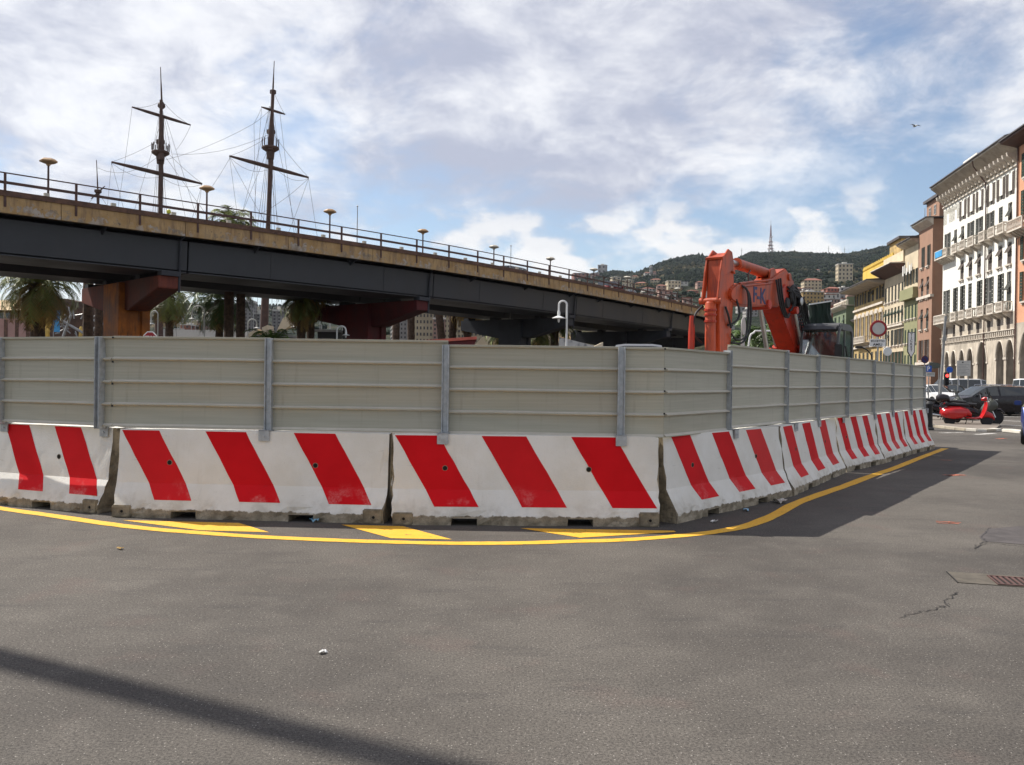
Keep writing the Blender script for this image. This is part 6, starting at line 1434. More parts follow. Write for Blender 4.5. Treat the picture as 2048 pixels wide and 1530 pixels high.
def paint(n, c, metal=.35, rough=.25): return pm(n, c, rough, 0.06, 1.0, metal=metal, spec=.6)
MT['blackcar'] = paint('black_car_paint', (0.022, 0.018, 0.020)); MT['whitecar'] = paint('white_car_paint', (0.74, 0.74, 0.74), .0); MT['bluecar'] = paint('blue_car_paint', (0.02, 0.05, 0.22)); MT['redcar'] = paint('maroon_car_paint', (0.16, 0.015, 0.02)); MT['silvercar'] = paint('silver_paint', (0.36, 0.37, 0.38), .6)
MT['carglass'] = glassm('car_window_glass', (0.02, 0.026, 0.028), 0.03); MT['alloy'] = pm('alloy', (0.60, 0.60, 0.61), .25, .05, 5, metal=.9); MT['rimdark'] = pm('dark_wheel_well', (0.08, 0.08, 0.085), .4, .1, 5, metal=.5)
MT['lampglass'] = pm('headlamp_glass', (0.62, 0.64, 0.66), .1, .05, 5, metal=.3); MT['taillamp'] = pm('tail_lamp_red', (0.45, 0.01, 0.015), .2, .08, 5)
q = G(1948, 827); car('black estate car with roof rails parked behind the two scooters', (q.x - .55, 44.0, 0), R(4), 'blackcar', 'wagon', L=4.9, H=1.50)
car('white van with dark side windows behind the black estate car', (P(1905, 770, 70).x, 70, 0), R(10), 'whitecar', 'van', 'van', 'parked_van', 4.9, 1.95, 1.95)
car('maroon car behind the rear end of the black estate car', (P(2020, 770, 58).x, 58, 0), R(80), 'redcar', 'hatch', L=4.0, H=1.48)
bw = car('white van with blue lower sides far off at the right edge of the photo', (P(2058, 770, 50).x, 50, 0), R(60), 'whitecar', 'van', 'van', 'parked_van', 4.6, 1.85, 1.9)
for s_ in (-1, 1): MB().box(-1.0, 1.0, s_ * .93, s_ * .945, .45, 1.0).build('blue_panel', 'bluecar', bw)
MB().box(2.28, 2.312, -.8, .8, .48, 1.0).build('blue_panel', 'bluecar', bw)
q = G(2042, 888); car('dark blue car with red tail lamp cut by the right edge of the photo', (14.95, 23.75, 0), R(-121.5), 'bluecar', 'hatch', L=4.0, H=1.45)
a = P(1296, 687, 27); car('grey van with a rounded roof showing just above the front hoarding', (a.x, 29, 0), R(82), 'cabgrey', 'van', 'van', 'site_van', 4.6, 1.8, P(1300, 683, 27).z - .02, None)

for px, Y, rz, pt, kd, lb in ((1985, 64, 84, 'silvercar', 'hatch', 'silver hatchback seen over the roof of the black estate car'), (1902, 66, 80, 'blackcar', 'hatch', 'dark hatchback far behind the white van'), (1868, 61, 95, 'whitecar', 'hatch', 'white hatchback left of the white van near the hoarding end'), (2006, 72, 88, 'whitecar', 'wagon', 'white estate car in the far row below the arcade'), (2040, 47, 20, 'silvercar', 'hatch', 'silver hatchback right of the black estate car at the photo edge')):
    car(lb, (P(px, 770, Y).x, Y, 0), R(rz), pt, kd, L=4.1, H=1.47)
def scooter(label, loc, rz, main, kind, group='scooters parked on the traffic island'):
    t = thing('scooter', label, 'scooter', loc, rz, group); r = .22 if kind == 'round' else .30      # front is +x
    wb = .64 if kind == 'round' else .72
    def wheel(x):
        w = MB().lathe([(r * .60, -.05), (r * .9, -.055), (r, -.02), (r, .02), (r * .9, .055), (r * .60, .05)], (0, 0, 0), 18, 0, 'Y').build('wheel', 'black', t, True, loc=(x, 0, r))
        MB().lathe([(r * .60, -.035), (r * .3, -.02), (.04, -.05), (.04, .05), (r * .3, .02), (r * .60, .035)], (0, 0, 0), 14, 0, 'Y').build('rim', 'alloy' if kind != 'round' else 'rimdark', w)
    wheel(-wb); wheel(wb)
    def loft(name, secs, mat, n=12, sm=True):      # secs: x, y0, z, half width, half height
        mb = MB()
        for x, y, z, a, b in secs:
            for k in range(n): th = 2 * math.pi * k / n; mb.v.append((x, y + a * math.copysign(abs(math.cos(th)) ** .8, math.cos(th)), z + b * math.copysign(abs(math.sin(th)) ** .8, math.sin(th))))
        for i in range(len(secs) - 1):
            for k in range(n): k2 = (k + 1) % n; mb.f.append((i * n + k, i * n + k2, (i + 1) * n + k2, (i + 1) * n + k)); mb.m.append(0)
        mb.f += [tuple(range(n)), tuple((len(secs) - 1) * n + k for k in range(n))]; mb.m += [0, 0]
        return mb.build(name, mat, t, sm)
    if kind == 'round':
        loft('rear_body', [(-.98, 0, .52, .05, .06), (-.90, 0, .50, .16, .16), (-.65, 0, .52, .24, .22), (-.30, 0, .54, .24, .20), (-.02, 0, .50, .18, .14), (.10, 0, .40, .12, .08)], main)
        for s_ in (-1, 1): loft('side_cowl', [(-.96, s_ * .15, .46, .03, .05), (-.85, s_ * .20, .46, .08, .17), (-.55, s_ * .23, .46, .11, .22), (-.25, s_ * .21, .47, .09, .19), (-.08, s_ * .17, .46, .03, .08)], main)
        loft('floorboard', [(-.10, 0, .30, .19, .04), (.25, 0, .28, .20, .035), (.48, 0, .32, .17, .05)], main)
        mb = MB(); sh = [(.42, .30, .20), (.50, .45, .26), (.56, .62, .27), (.60, .80, .22), (.60, .92, .14)]
        for x, z, w in sh: mb.v += [(x, -w, z), (x + .07, -w * .5, z), (x + .09, 0, z), (x + .07, w * .5, z), (x, w, z), (x - .03, w * .5, z), (x - .02, 0, z), (x - .03, -w * .5, z)]
        for i in range(4):
            for k in range(8): mb.f.append((i * 8 + k, i * 8 + (k + 1) % 8, i * 8 + 8 + (k + 1) % 8, i * 8 + 8 + k)); mb.m.append(0)
        mb.f += [tuple(range(8)), tuple(32 + k for k in range(8))]; mb.m += [0, 0]; mb.build('leg_shield', main, t, True)
        loft('mudguard', [(.40, 0, .30, .06, .05), (.50, 0, .40, .11, .10), (.66, 0, .44, .12, .12), (.82, 0, .38, .10, .10), (.90, 0, .27, .05, .06)], main)
        loft('seat', [(-.86, 0, .76, .08, .03), (-.70, 0, .79, .15, .06), (-.35, 0, .79, .16, .065), (-.05, 0, .77, .12, .06), (.05, 0, .74, .05, .03)], 'black')
        loft('headset', [(.46, 0, 1.00, .06, .05), (.54, 0, 1.02, .11, .08), (.62, 0, 1.01, .10, .08)], main); loft('headlight', [(.60, 0, 1.01, .085, .075), (.66, 0, 1.01, .075, .07)], 'lampglass')
        MB().tube([(.50, -.36, 1.03), (.52, -.12, 1.03), (.52, .12, 1.03), (.50, .36, 1.03)], .018, 8).build('handlebar', 'black', t, True)
        for s_ in (-1, 1): MB().tube([(.5, s_ * .28, 1.04), (.48, s_ * .36, 1.22)], .008, 5).build('mirror_stem', 'alloy', t); MB().lathe([(.055, -.01), (.06, .01)], (.48, s_ * .37, 1.26), 12, 0, 'X').build('mirror', 'black', t)
        MB().box(-1.0, -.95, -.05, .05, .60, .68).build('taillight', 'taillamp', t, bevel=.015); MB().tube([(-.2, .14, .24), (-.55, .20, .20), (-.85, .20, .24)], .045, 8).build('exhaust', 'rimdark', t, True)
        MB().tube([(0, .1, .28), (-.05, .2, .02)], .014, 6).build('stand', 'rimdark', t)
        loft('top_box', [(-1.12, 0, 1.0, .10, .10), (-1.05, 0, 1.02, .18, .15), (-.88, 0, 1.03, .19, .16), (-.72, 0, 1.02, .16, .13), (-.66, 0, 1.0, .08, .08)], 'blackcar'); MB().bar((-.98, 0, .72), (-.86, 0, .9), .06).build('rack', 'rimdark', t)
    else:
        loft('rear_body', [(-1.05, 0, .82, .04, .04), (-.90, 0, .76, .12, .10), (-.55, 0, .64, .18, .18), (-.1, 0, .52, .19, .20), (.15, 0, .42, .15, .14)], main)
        loft('seat', [(-.95, 0, .90, .08, .04), (-.65, 0, .90, .16, .06), (-.30, 0, .86, .17, .06), (-.28, 0, .80, .17, .06), (.08, 0, .78, .14, .05)], 'black')
        loft('fairing', [(.18, 0, .45, .14, .12), (.36, 0, .60, .24, .28), (.54, 0, .74, .27, .30), (.70, 0, .78, .22, .20), (.80, 0, .76, .12, .10)], 'greyfair')
        loft('belly', [(-.45, 0, .30, .12, .10), (0, 0, .28, .15, .12), (.40, 0, .32, .12, .10)], 'black')
        loft('mudguard', [(.48, 0, .55, .05, .04), (.66, 0, .63, .09, .05), (.90, 0, .60, .09, .05), (1.02, 0, .48, .06, .04)], main)
        for s_ in (-1, 1): MB().tube([(wb, s_ * .09, r), (.50, s_ * .09, .80)], .03, 8).build('fork', 'alloy', t, True)
        mb = MB()
        for i in range(6):
            f = i / 5
            for k in range(5): y = (k - 2) / 2 * (.23 - .05 * f); mb.v.append((.66 - .22 * f - .25 * y * y * 4, y, .95 + .42 * f))
        mb.v += [(v[0] - .006, v[1], v[2]) for v in mb.v[:]]
        for o_ in (0, 30):
            for i in range(5):
                for k in range(4): mb.f.append((o_ + i * 5 + k, o_ + i * 5 + k + 1, o_ + i * 5 + k + 6, o_ + i * 5 + k + 5)); mb.m.append(0)
        mb.build('windshield', 'cabglass', t, True)
        MB().tube([(.38, -.38, 1.02), (.44, -.14, 1.04), (.44, .14, 1.04), (.38, .38, 1.02)], .018, 8).build('handlebar', 'black', t, True)
        for s_ in (-1, 1): MB().tube([(.46, s_ * .24, 1.04), (.48, s_ * .34, 1.22)], .009, 5).build('mirror_stem', 'black', t); MB().box(.46, .49, s_ * .36 - .06, s_ * .36 + .06, 1.20, 1.28).build('mirror', 'black', t, bevel=.01); MB().pbox((.66, s_ * .11 - .06, .76), (.08, 0, -.02), (0, .12, 0), (-.02, 0, .09)).build('headlight', 'lampglass', t, bevel=.01)
        MB().tube([(.1, -.15, .22), (-.5, -.22, .28), (-.95, -.22, .42)], [.03, .06, .07], 10).build('exhaust', 'alloy', t, True); MB().box(-1.08, -1.02, -.07, .07, .76, .84).build('taillight', 'taillamp', t)
        MB().tube([(0, .1, .25), (-.06, .22, .02)], .014, 6).build('stand', 'rimdark', t)
    return t
MT['redsc'] = pm('red_scooter_paint', (0.50, 0.012, 0.014), .22, .05, 1, spec=.6); MT['greyfair'] = pm('grey_green_fairing', (0.085, 0.09, 0.075), .35, .1, 3)
q = G(1936, 851); scooter('red rounded scooter standing on the traffic island before the black car', (q.x, q.y, 0.0), R(-14), 'redsc', 'round')
q = G(1976, 852); scooter('black scooter with pale windshield just behind the red one', (q.x, q.y + 1.0, 0.0), R(-22), 'blackcar', 'maxi')
q = G(1925, 846); scooter('black scooter half hidden behind the red one, nearer the hoarding', (q.x, q.y + 1.6, 0.0), R(-12), 'blackcar', 'maxi')
# bollards, traffic island and its kerb stones
isl = [G(1862, 852), G(1900, 858), G(1950, 862), (G(1990, 861)), G(2000, 853), G(1990, 842), G(1930, 836), G(1862, 836)]
t = thing('traffic_island', 'low traffic island edged with pale kerb stones where the scooters stand', 'traffic island', (0, 0, 0)); t['kind'] = 'structure'; del t['category']
mb = MB(); n = len(isl); mb.v += [(p.x, p.y, 0) for p in isl] + [(p.x, p.y, .06) for p in isl]; mb.f += [tuple(range(n, 2 * n))] + [(i, (i + 1) % n, n + (i + 1) % n, n + i) for i in range(n)]; mb.m += [0] * (n + 1)
MT['paving'] = pm('dusty_paving', (0.20, 0.17, 0.14), .9, .2, 2); mb.build('slab', 'paving', t)
edge = cr([G(1852, 853), G(1890, 858), G(1930, 862), G(1975, 864), G(2004, 862)], 2)
MT['kerb'] = pm('pale_kerb_stone', (0.42, 0.37, 0.29), .85, .15, 3); MT['kerbw'] = pm('white_kerb_stone', (0.66, 0.62, 0.54), .8, .1, 3)
for i, (a, b) in enumerate(zip(edge, edge[1:])):
    d = (b - a).normalized(); nn = Vector((-d.y, d.x, 0)); o = MB().pbox(a + d * .01, d * ((b - a).length - .02), nn * .28, (0, 0, .09)).build('kerb_stone', 'kerbw' if i in (4, 5, 7) else 'kerb', t, bevel=.01)
t2 = thing('kerb_block', 'separate white kerb block on the road near the blue car', 'kerb', (0, 0, 0)); a, b = G(2003, 864), G(2040, 868); d = (b - a).normalized(); MB().pbox(a, d * (b - a).length, Vector((-d.y, d.x, 0)) * .35, (0, 0, .11)).build('stone', 'kerbw', t2, bevel=.02)
for pts, w in (([(1950, 869), (1990, 867)], .22), ([(1880, 866), (1925, 865)], .16), ([(1998, 833), (2048, 834)], .30), ([(1998, 841), (2048, 843)], .28), ([(1996, 850), (2048, 852)], .28), ([(2000, 824), (2048, 825)], .30), ([(1856, 838), (1895, 838)], .4)):
    struct(ribbon('white_road_line', jag([G(*p) for p in pts], 6, .02), w, 'whiteline', 0.0045, False))
q = G(1876, 838); t = thing('thin_post', 'thin dark reddish post at the left of the red scooter', 'post', (q.x, q.y, 0)); MB().tube([(0, 0, 0), (0, 0, 1.0)], .035, 8).build('shaft', 'rust', t); MB().lathe([(.07, 0), (.07, .04), (.04, .05)], n=10).build('base', 'rust', t)
q = G(1858, 860); t = thing('black_bollard', 'black bollard right behind the end of the striped barriers', 'bollard', (q.x, q.y, 0)); MB().lathe([(.16, 0), (.16, .06), (.11, .10), (.10, .8), (.13, .84), (.13, .9), (.06, .98)], n=14).build('shaft', 'ink', t, True)

# ------------------------------------------------------------------ signs and poles on the right
FACE = Matrix(((1, 0, 0, 0), (0, 0, -1, 0), (0, 1, 0, 0), (0, 0, 0, 1)))        # letters in x,z looking towards -y
def at_(x, y, z): return Matrix.Translation((x, y, z)) @ FACE
def rect_sign(t, name, x0, x1, z0, z1, mat, y=0.0, th=.02, par=None): return MB().box(x0, x1, y, y + th, z0, z1).build(name, mat, par or t, bevel=.004)
Y = 30.0; q = P(1757, 657, Y)
t = thing('no_entry_sign', 'round white sign with a red rim over a small text plate, on a grey pole', 'road sign', (q.x, Y, 0), R(-8)); z = q.z
MB().tube([(0, .05, 0), (0, .05, z + .3)], .03, 8).build('pole', 'pole', t)
d_ = MB().lathe([(.27, -.012), (.285, 0), (.27, .012)], (0, 0, z), 36, 0, 'Y').build('sign_disc', 'signred', t); MB().lathe([(.205, -.017), (.205, -.0125)], (0, 0, z), 36, 0, 'Y').build('white_centre', 'signgrey', d_)
p_ = rect_sign(t, 'text_plate', -.28, .24, z - .62, z - .36, 'white')
text_mesh('lettering', 'ECCETTO', .105, 'ink', p_, at_(-.02, -.002, z - .435), .001, .95, 'CENTER', .003); text_mesh('lettering', 'AMIU', .115, 'ink', p_, at_(-.02, -.002, z - .555), .001, 1.1, 'CENTER', .003)
Y = 36.0; q = P(1822.5, 690, Y); zt, zb = P(1822, 664, Y).z, P(1822, 716, Y).z; s = Y / F
t = thing('ticket_sign', 'white arrow shaped sign reading TICKET downwards, outlined in black', 'sign', (q.x, Y, 0), R(-4))
def arrow(m): w = 7.2 * s - m; return [(-w, zt - m), (w, zt - m), (w, zb + 12 * s + m * .6), (0, zb + m * 1.6), (-w, zb + 12 * s + m * .6)]
b_ = MB().prism(arrow(0), (0, 0, 0), (1, 0, 0), (0, 0, 1), (0, .04, 0)).build('border', 'ink', t); f_ = MB().prism(arrow(.028), (0, -.006, 0), (1, 0, 0), (0, 0, 1), (0, .005, 0)).build('face', 'white', t)
hh = (zt - zb - 12 * s - .06) / 6
for i, ch in enumerate('TICKET'): text_mesh('letter', ch, hh * 1.12, 'ink', f_, at_(0, -.008, zt - .05 - hh * (i + .5)), .001, .95, 'CENTER', .004)
MB().tube([(0, .08, 0), (0, .08, zt - .2)], .03, 8).build('pole', 'pole', t)
Y = 46.0; q = P(1857, 738, Y); s = Y / F
t = thing('parking_sign', 'blue parking sign with a white P above a pale plate at the hoarding end', 'road sign', (q.x, Y, 0)); z = q.z
MB().tube([(0.05, .06, 0), (0.05, .06, z + .3)], .03, 8).build('pole', 'pole', t); p_ = rect_sign(t, 'blue_plate', -6 * s, 6.5 * s, z - 6 * s, z + 6.5 * s, 'signblue'); text_mesh('lettering', 'P', 12.5 * s, 'white', p_, at_(-.0, -.002, z), .001, 1.0, 'CENTER', .008)
p_ = rect_sign(t, 'lower_plate', -4 * s, 13 * s, z - 15 * s, z - 6.6 * s, 'signgrey'); [MB().box(-2 * s, 11 * s, -.004, .0, z - (9 + 2.2 * k) * s, z - (8.6 + 2.2 * k) * s).build('text_line', 'ink', p_) for k in range(2)]
Y = 52.0; q = P(1850, 719, Y); t = thing('no_parking_sign', 'dark red and blue round sign above the parking sign', 'road sign', (q.x, Y, 0)); z = q.z
MB().tube([(0, .05, 0), (0, .05, z)], .03, 8).build('pole', 'pole', t); d_ = MB().lathe([(.22, -.012), (.23, 0), (.22, .012)], (0, 0, z), 24, 0, 'Y').build('red_disc', 'pier_r', t); MB().lathe([(.16, -.016), (.19, -.0125)], (0, 0, z), 24, 0, 'Y').build('blue_disc', 'navy', d_); MB().bar((-.15, -.02, z + .15), (.15, -.02, z - .15), .05, .01, 0, (0, 1, 0)).build('slash', 'pier_r', d_)
Y = 48.0; q = P(1868, 731, Y); t = thing('oval_sign', 'grey green oval sign seen from behind right of the parking sign', 'road sign', (q.x, Y, 0)); MB().lathe([(.01, -.01), (.40, -.008), (.40, .008), (.01, .01)], (0, 0, 0), 24, 0, 'Y').build('disc', 'greyfair', t, loc=(0, 0, q.z)).scale = (1, 1, .42); MB().tube([(0.3, .05, 0), (0.3, .05, q.z)], .03, 8).build('pole', 'pole', t)
Y = 58.0; a, b = P(1914, 721, Y), P(1940, 752, Y); t = thing('information_board', 'pale notice board on two legs in front of the palace arcade', 'notice board', (a.x, Y, 0), R(-6)); w = b.x - a.x
p_ = rect_sign(t, 'board', 0, w, b.z, a.z, 'signgrey', 0, .05)
MB().lathe([(.05, -.006), (.05, 0)], (w * .42, 0, a.z - .12), 8, 0, 'Y').build('crest', 'ink', p_)
for k in range(7): MB().box(w * .1, w * (.9 - .12 * (k % 3)), -.004, 0.0, b.z + (a.z - b.z) * (.12 + .1 * k), b.z + (a.z - b.z) * (.145 + .1 * k)).build('text_line', 'pole', p_)
for x in (.12, w - .12): MB().tube([(x, .08, 0), (x, .08, a.z - .1)], .04, 8).build('leg', 'pole', t)
Y = 42.0; a, b = P(1879, 820, Y), P(1891, 632, Y); t = thing('leaning_pole', 'leaning grey steel pole in front of the left corner of the white palace', 'pole', (a.x, Y, 0)); MB().tube([(-.03, 0, 0), (b.x - a.x, 0, b.z)], [.075, .06], 8).build('shaft', 'pole', t, True); MB().tube([(b.x - a.x - .16, -.02, 1.9), (b.x - a.x - .04, -.02, b.z - .25)], .04, 8).build('conduit', 'pole', t, True); MB().box(b.x - a.x - .16, b.x - a.x + .02, -.10, -.03, b.z - 1.2, b.z - 1.0).build('clamp', 'pole', t)
Y = 66.0; q = P(1893, 750, Y); t = thing('traffic_light', 'red traffic light with a small round blue sign beside it at the arcade', 'traffic light', (q.x, Y, 0)); s = Y / F
MB().box(-.17, .17, -.1, .12, q.z - .75, q.z + .2).build('housing', 'ink', t, bevel=.03); MT['redlight'] = emitm('lit_red_lamp', (1.0, .05, .04), 3.0)
for k, m_ in enumerate(('redlight', 'dark', 'dark')): MB().lathe([(.12, -.02), (.10, .0)], (0, -.1, q.z - .05 - .28 * k), 14, 0, 'Y').build('lamp', m_, t)
MB().tube([(0, .1, 0), (0, .1, q.z)], .05, 8).build('pole', 'pole', t); MB().lathe([(.24, -.01), (.24, .01)], (.24, .0, q.z + .40), 20, 0, 'Y').build('blue_disc', 'signblue', t); MB().tube([(0, .1, q.z), (.24, .05, q.z + .4)], .03, 6).build('arm', 'pole', t)
Y = 70.0; q = P(1775, 703, Y); t = thing('round_mirror', 'round white traffic mirror on a pole above the hoarding', 'traffic mirror', (q.x, Y, 0)); MB().lathe([(.34, -.03), (.36, 0), (.30, .04)], (0, 0, q.z), 24, 0, 'Y').build('disc', 'lampwhite', t); MB().tube([(.1, .1, 0), (.1, .1, q.z)], .04, 8).build('pole', 'pole', t)
Y = 40.0; a, b = P(1741, 720, Y), P(1722, 694, Y); t = thing('bent_lamp', 'black bent arm lamp between the excavator cab and the round sign', 'street lamp', (a.x, Y, 0)); MB().tube(cr([(0.12, 0, 0), (0.10, 0, a.z - .2), (-.08, 0, b.z - .22), (b.x - a.x, 0, b.z)], 5), .03, 8).build('arm', 'ink', t, True); MB().box(b.x - a.x - .25, b.x - a.x + .05, -.08, .08, b.z - .06, b.z + .04).build('lamp_head', 'ink', t, bevel=.02)
Y = 29.0; q = P(300, 676, Y); t = thing('stop_sign', 'red octagonal STOP sign showing above the front hoarding by the orange pier', 'road sign', (q.x, Y, 0)); oc = lambda r: [(r * math.cos(math.pi / 8 + k * math.pi / 4), r * math.sin(math.pi / 8 + k * math.pi / 4)) for k in range(8)]
MB().prism(oc(.24), (0, 0, q.z), (1, 0, 0), (0, 0, 1), (0, .02, 0)).build('border', 'white', t); f_ = MB().prism(oc(.205), (0, -.004, q.z), (1, 0, 0), (0, 0, 1), (0, .003, 0)).build('face', 'signred', t); text_mesh('lettering', 'STOP', .17, 'white', f_, at_(0, -.006, q.z), .001, .9, 'CENTER', .006); MB().tube([(0, .05, 0), (0, .05, q.z + .1)], .03, 8).build('pole', 'pole', t)
Y = 27.0; q = P(1487, 652, Y); t = thing('oval_mirror', 'pale disc sign seen edge on between the excavator arms', 'road sign', (q.x, Y, 0), R(62)); MB().lathe([(.27, -.012), (.28, 0), (.27, .012)], (0, 0, q.z), 24, 0, 'Y').build('disc', 'signgrey', t); MB().box(-.2, .2, 0, .02, q.z - .65, q.z - .35).build('plate', 'signgrey', t); MB().tube([(0, .05, 0), (0, .05, q.z + .2)], .03, 8).build('pole', 'pole', t)
Y = 28.0; a, b = P(1494, 692, Y), P(1518, 662, Y); t = thing('white_rail', 'bent white tube rail between the excavator arms', 'railing', (a.x, Y, 0)); MB().tube(cr([(0, 0, 0), (.05, 0, a.z), (.22, 0, b.z - .05), (b.x - a.x, 0, b.z), (b.x - a.x + .7, 0, b.z)], 4), .03, 8).build('tube', 'lampwhite', t, True); MB().tube([(b.x - a.x + .7, 0, 0), (b.x - a.x + .7, 0, b.z)], .03, 8).build('leg', 'lampwhite', t)
# the tall pole outside the frame whose shadow crosses the road in the foreground
t = thing('tall_column', 'tall grey column left of the photo, throwing the long shadow over the road', 'column', (-10.6, 8.77, 0)); MB().tube([(0, 0, 0), (0, 0, 18.5)], [.13, .12], 16).build('shaft', 'pole', t, True); MB().lathe([(.3, 0), (.3, .1), (.18, .3)], n=16).build('base', 'rawconc', t)

# ------------------------------------------------------------------ riders on the deck, gull, drain, litter
def rider(px, py, Y, label, helmet, jacket, big=True):
    q = P(px, py, Y); z0 = 9.67; t = thing('person', label, 'person', (q.x, q.y, z0), math.atan2(.7, .7)); k = (q.z - z0) / 1.62
    me = bpy.data.meshes.new('body'); J = [(0, 0, .95, .16), (.02, 0, 1.15, .17), (.06, 0, 1.36, .17), (.08, 0, 1.46, .07), (.10, 0, 1.56, .09), (.10, .20, 1.36, .075), (.28, .28, 1.12, .055), (.50, .24, 1.10, .045), (.10, -.20, 1.36, .075), (.28, -.28, 1.12, .055), (.50, -.24, 1.10, .045), (.04, .12, .92, .11), (.40, .16, .85, .085), (.36, .16, .45, .06), (.46, .16, .40, .05), (.04, -.12, .92, .11), (.40, -.16, .85, .085), (.36, -.16, .45, .06), (.46, -.16, .40, .05)]
    E = [(0, 1), (1, 2), (2, 3), (3, 4), (2, 5), (5, 6), (6, 7), (2, 8), (8, 9), (9, 10), (0, 11), (11, 12), (12, 13), (13, 14), (0, 15), (15, 16), (16, 17), (17, 18)]
    me.from_pydata([j[:3] for j in J], E, []); o = obj('tmp', me); md = o.modifiers.new('s', 'SKIN'); sv = me.skin_vertices[0].data
    for i, j in enumerate(J): sv[i].radius = (j[3], j[3]); sv[i].use_root = i == 0
    ss = o.modifiers.new('u', 'SUBSURF'); ss.levels = 1; dg = bpy.context.evaluated_depsgraph_get(); me2 = bpy.data.meshes.new_from_object(o.evaluated_get(dg)); bpy.data.objects.remove(o)
    me2.materials.clear(); me2.materials.append(MT[jacket]); b_ = obj('body', me2, t)
    MB().lathe([(.04, -.13), (.115, -.09), (.135, 0), (.12, .08), (.07, .14), (.01, .16)], (.11, 0, 1.66), 14).build('helmet', helmet, t, True); MB().box(.20, .245, -.08, .08, 1.60, 1.68).build('visor', 'ink', t, bevel=.02)
    s = scooter(label.split(',')[0].replace('rider', 'scooter under the rider') if False else 'motor scooter ridden along the viaduct by the ' + ('yellow helmeted' if helmet == 'yellowhelmet' else 'dark helmeted') + ' rider', (q.x, q.y, z0), math.atan2(.7, .7), 'blackcar', 'maxi', None)
    return t
MT['yellowhelmet'] = pm('yellow_helmet', (0.55, 0.55, 0.05), .3, .05, 3); MT['greyjacket'] = pm('grey_jacket', (0.20, 0.19, 0.20), .8, .15, 6)
rider(334, 404, 52.5, 'person with a yellow helmet and grey jacket riding on the viaduct by the left mast', 'yellowhelmet', 'greyjacket')
rider(988, 516, 79.0, 'person in dark clothes riding on the viaduct under the fifth lamp', 'ink', 'greyjacket')
q = P(312, 414, 55); car('white car roof glimpsed over the coping behind the yellow helmeted rider', (q.x, q.y, 9.67), math.atan2(-.7, -.7), 'whitecar', 'hatch', L=4.0, H=1.5, group='cars on the viaduct')
q = P(1222, 570, 87); car('red car on the viaduct deck far along the railing', (q.x, q.y, 9.67), math.atan2(-.8, -.6), 'redcar', 'hatch', L=4.0, H=1.6, group='cars on the viaduct')
q = P(1258, 578, 94); car('white car on the viaduct deck near the eighth lamp', (q.x, q.y, 9.67), math.atan2(-.8, -.6), 'whitecar', 'hatch', L=4.0, H=1.5, group='cars on the viaduct')
q = P(1030, 528, 80); car('grey van on the viaduct deck right of the fifth lamp', (q.x, q.y, 9.67), math.atan2(-.8, -.6), 'silvercar', 'van', 'van', 'parked_van', 4.8, 1.9, 2.0, 'cars on the viaduct')
q = P(1830, 252, 60); t = thing('gull', 'small gull gliding in the sky above the yellow palace', 'bird', q, 0.3); MB().lathe([(.01, -.22), (.05, -.12), (.07, 0), (.05, .1), (.03, .17), (.01, .2)], (0, 0, 0), 8, 0, 'Y').build('body', 'pole', t, True)
for s_ in (-1, 1): mb = MB(); mb.add([(0, .06, .02), (s_ * .22, .08, .10), (s_ * .50, -.02, .03), (s_ * .22, -.06, .09), (0, -.08, .02)], [(0, 1, 3, 4), (1, 2, 3)]); mb.v += [(v[0], v[1], v[2] - .012) for v in mb.v[:]]; mb.f += [tuple(i + 5 for i in f[::-1]) for f in mb.f[:]]; mb.m += [0, 0]; mb.build('wing', 'pole', t)
# road gully at the right
a, b, c, d = G(1894, 1144), G(2110, 1158), G(2110, 1188), G(1894, 1166)
ux_ = (b - a).normalized(); uy_ = Vector((ux_.y, -ux_.x, 0)); o = a; Lg = (b - a).length; Wg = (d - a).length * .92
t = thing('road_gully', 'rectangular road gully with an iron grate in a concrete surround at the right', 'drain', (a.x, a.y, 0), math.atan2(ux_.y, ux_.x)); MT['gullyc'] = pm('gully_concrete', (0.095, 0.082, 0.065), .95, .25, 7, bump=.6, bscale=40)
x0, x1, y0, y1 = .30, Lg - .12, -Wg + .03, -.10
MB().box(0, x0, -Wg, 0, -.05, .006).box(x1, Lg, -Wg, 0, -.05, .006).box(x0, x1, y1, 0, -.05, .006).box(x0, x1, -Wg, y0, -.05, .006).build('surround', 'gullyc', t)
MB().box(x0 - .015, x1 + .015, y1, y1 + .02, .0, .014).box(x0 - .015, x1 + .015, y0 - .02, y0, .0, .014).box(x0 - .015, x0, y0, y1, .0, .014).box(x1, x1 + .015, y0, y1, .0, .014).build('grate_frame', 'rust', t); MB().box(x0, x1, y0, y1, .0045, .0055).build('pit_shade_sheet', 'dark', t)  # flat dark sheet under the bars stands for the shade in the pit
x = x0 + .02; bm_ = MB().box(0, .022, y0, y1, .006, .012).mesh('grate_bar', 'rust')
while x < x1 - .02: obj('grate_bar', bm_, t, (x, 0, 0)); x += .045
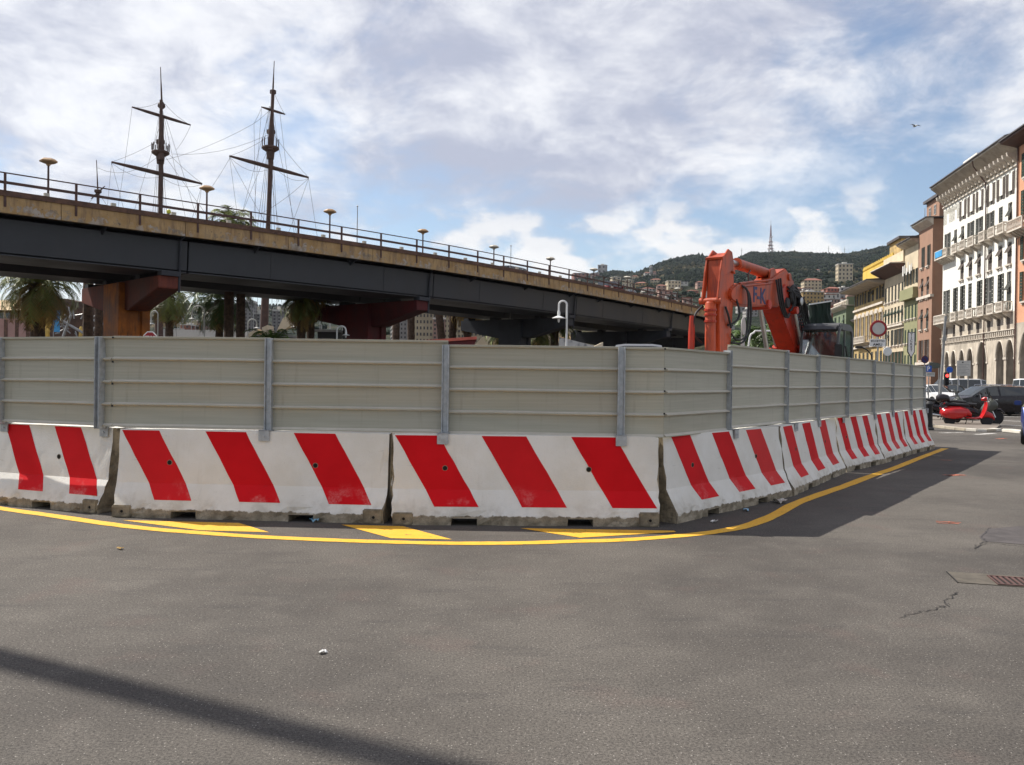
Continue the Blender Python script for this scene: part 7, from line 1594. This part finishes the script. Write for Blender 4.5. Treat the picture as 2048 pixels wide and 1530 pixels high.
mb = MB(); mb.box(-.008, .0, -Wg, 0, -.01, .008); mb.build('joint', 'tar', t)
def litter(px, py, s, mat, label, seed):
    rr = random.Random(seed); q = G(px, py); t = thing('litter', label, 'litter', (q.x, q.y, 0), rr.uniform(0, 6)); mb = MB(); n = 5
    for i in range(n):
        for j in range(n): mb.v.append(((i / 4 - .5) * s + rr.uniform(-.15, .15) * s, (j / 4 - .5) * s * .7, .008 + rr.random() * s * .30))
    mb.v += [(v[0], v[1], max(.002, v[2] - .004)) for v in mb.v[:]]
    for o_ in (0, 25):
        for i in range(4):
            for j in range(4): mb.f.append((o_ + i * 5 + j, o_ + i * 5 + j + 1, o_ + i * 5 + j + 6, o_ + i * 5 + j + 5)); mb.m.append(0)
    mb.build('crumpled_paper', mat, t)
MT['paperblue'] = pm('pale_blue_plastic', (0.25, 0.45, 0.58), .5, .1, 9); MT['leafy'] = pm('dry_leaf', (0.38, 0.24, 0.07), .8, .2, 20)
litter(645, 1307, .042, 'white', 'small white scrap of paper lying on the asphalt in the foreground', 1); litter(240, 1099, .055, 'leafy', 'dry yellow leaf on the road beyond the yellow line', 2); litter(632, 1043, .14, 'paperblue', 'crushed pale blue plastic at the foot of the front barrier', 3)
litter(1492, 1022, .09, 'paperblue', 'small blue scrap by the first road side barrier', 4); litter(1428, 1045, .08, 'white', 'white scrap at the foot of the corner barrier', 5); litter(1560, 1006, .2, 'signgrey', 'pale rubbish lying on the yellow line at the road side', 6)

# ------------------------------------------------------------------ the air
hz = bpy.data.materials.new('thin_haze'); hz.use_nodes = True; hz.node_tree.nodes.clear()
vn = hz.node_tree.nodes.new('ShaderNodeVolumePrincipled'); ho = hz.node_tree.nodes.new('ShaderNodeOutputMaterial'); hz.node_tree.links.new(vn.outputs[0], ho.inputs['Volume'])
vn.inputs['Color'].default_value = (0.80, 0.87, 1.0, 1); vn.inputs['Density'].default_value = 0.00003; vn.inputs['Anisotropy'].default_value = 0.3
MT['haze'] = hz
stuff(MB().box(-5200, 5200, -700, 5400, -25, 760).build('haze', 'haze'))
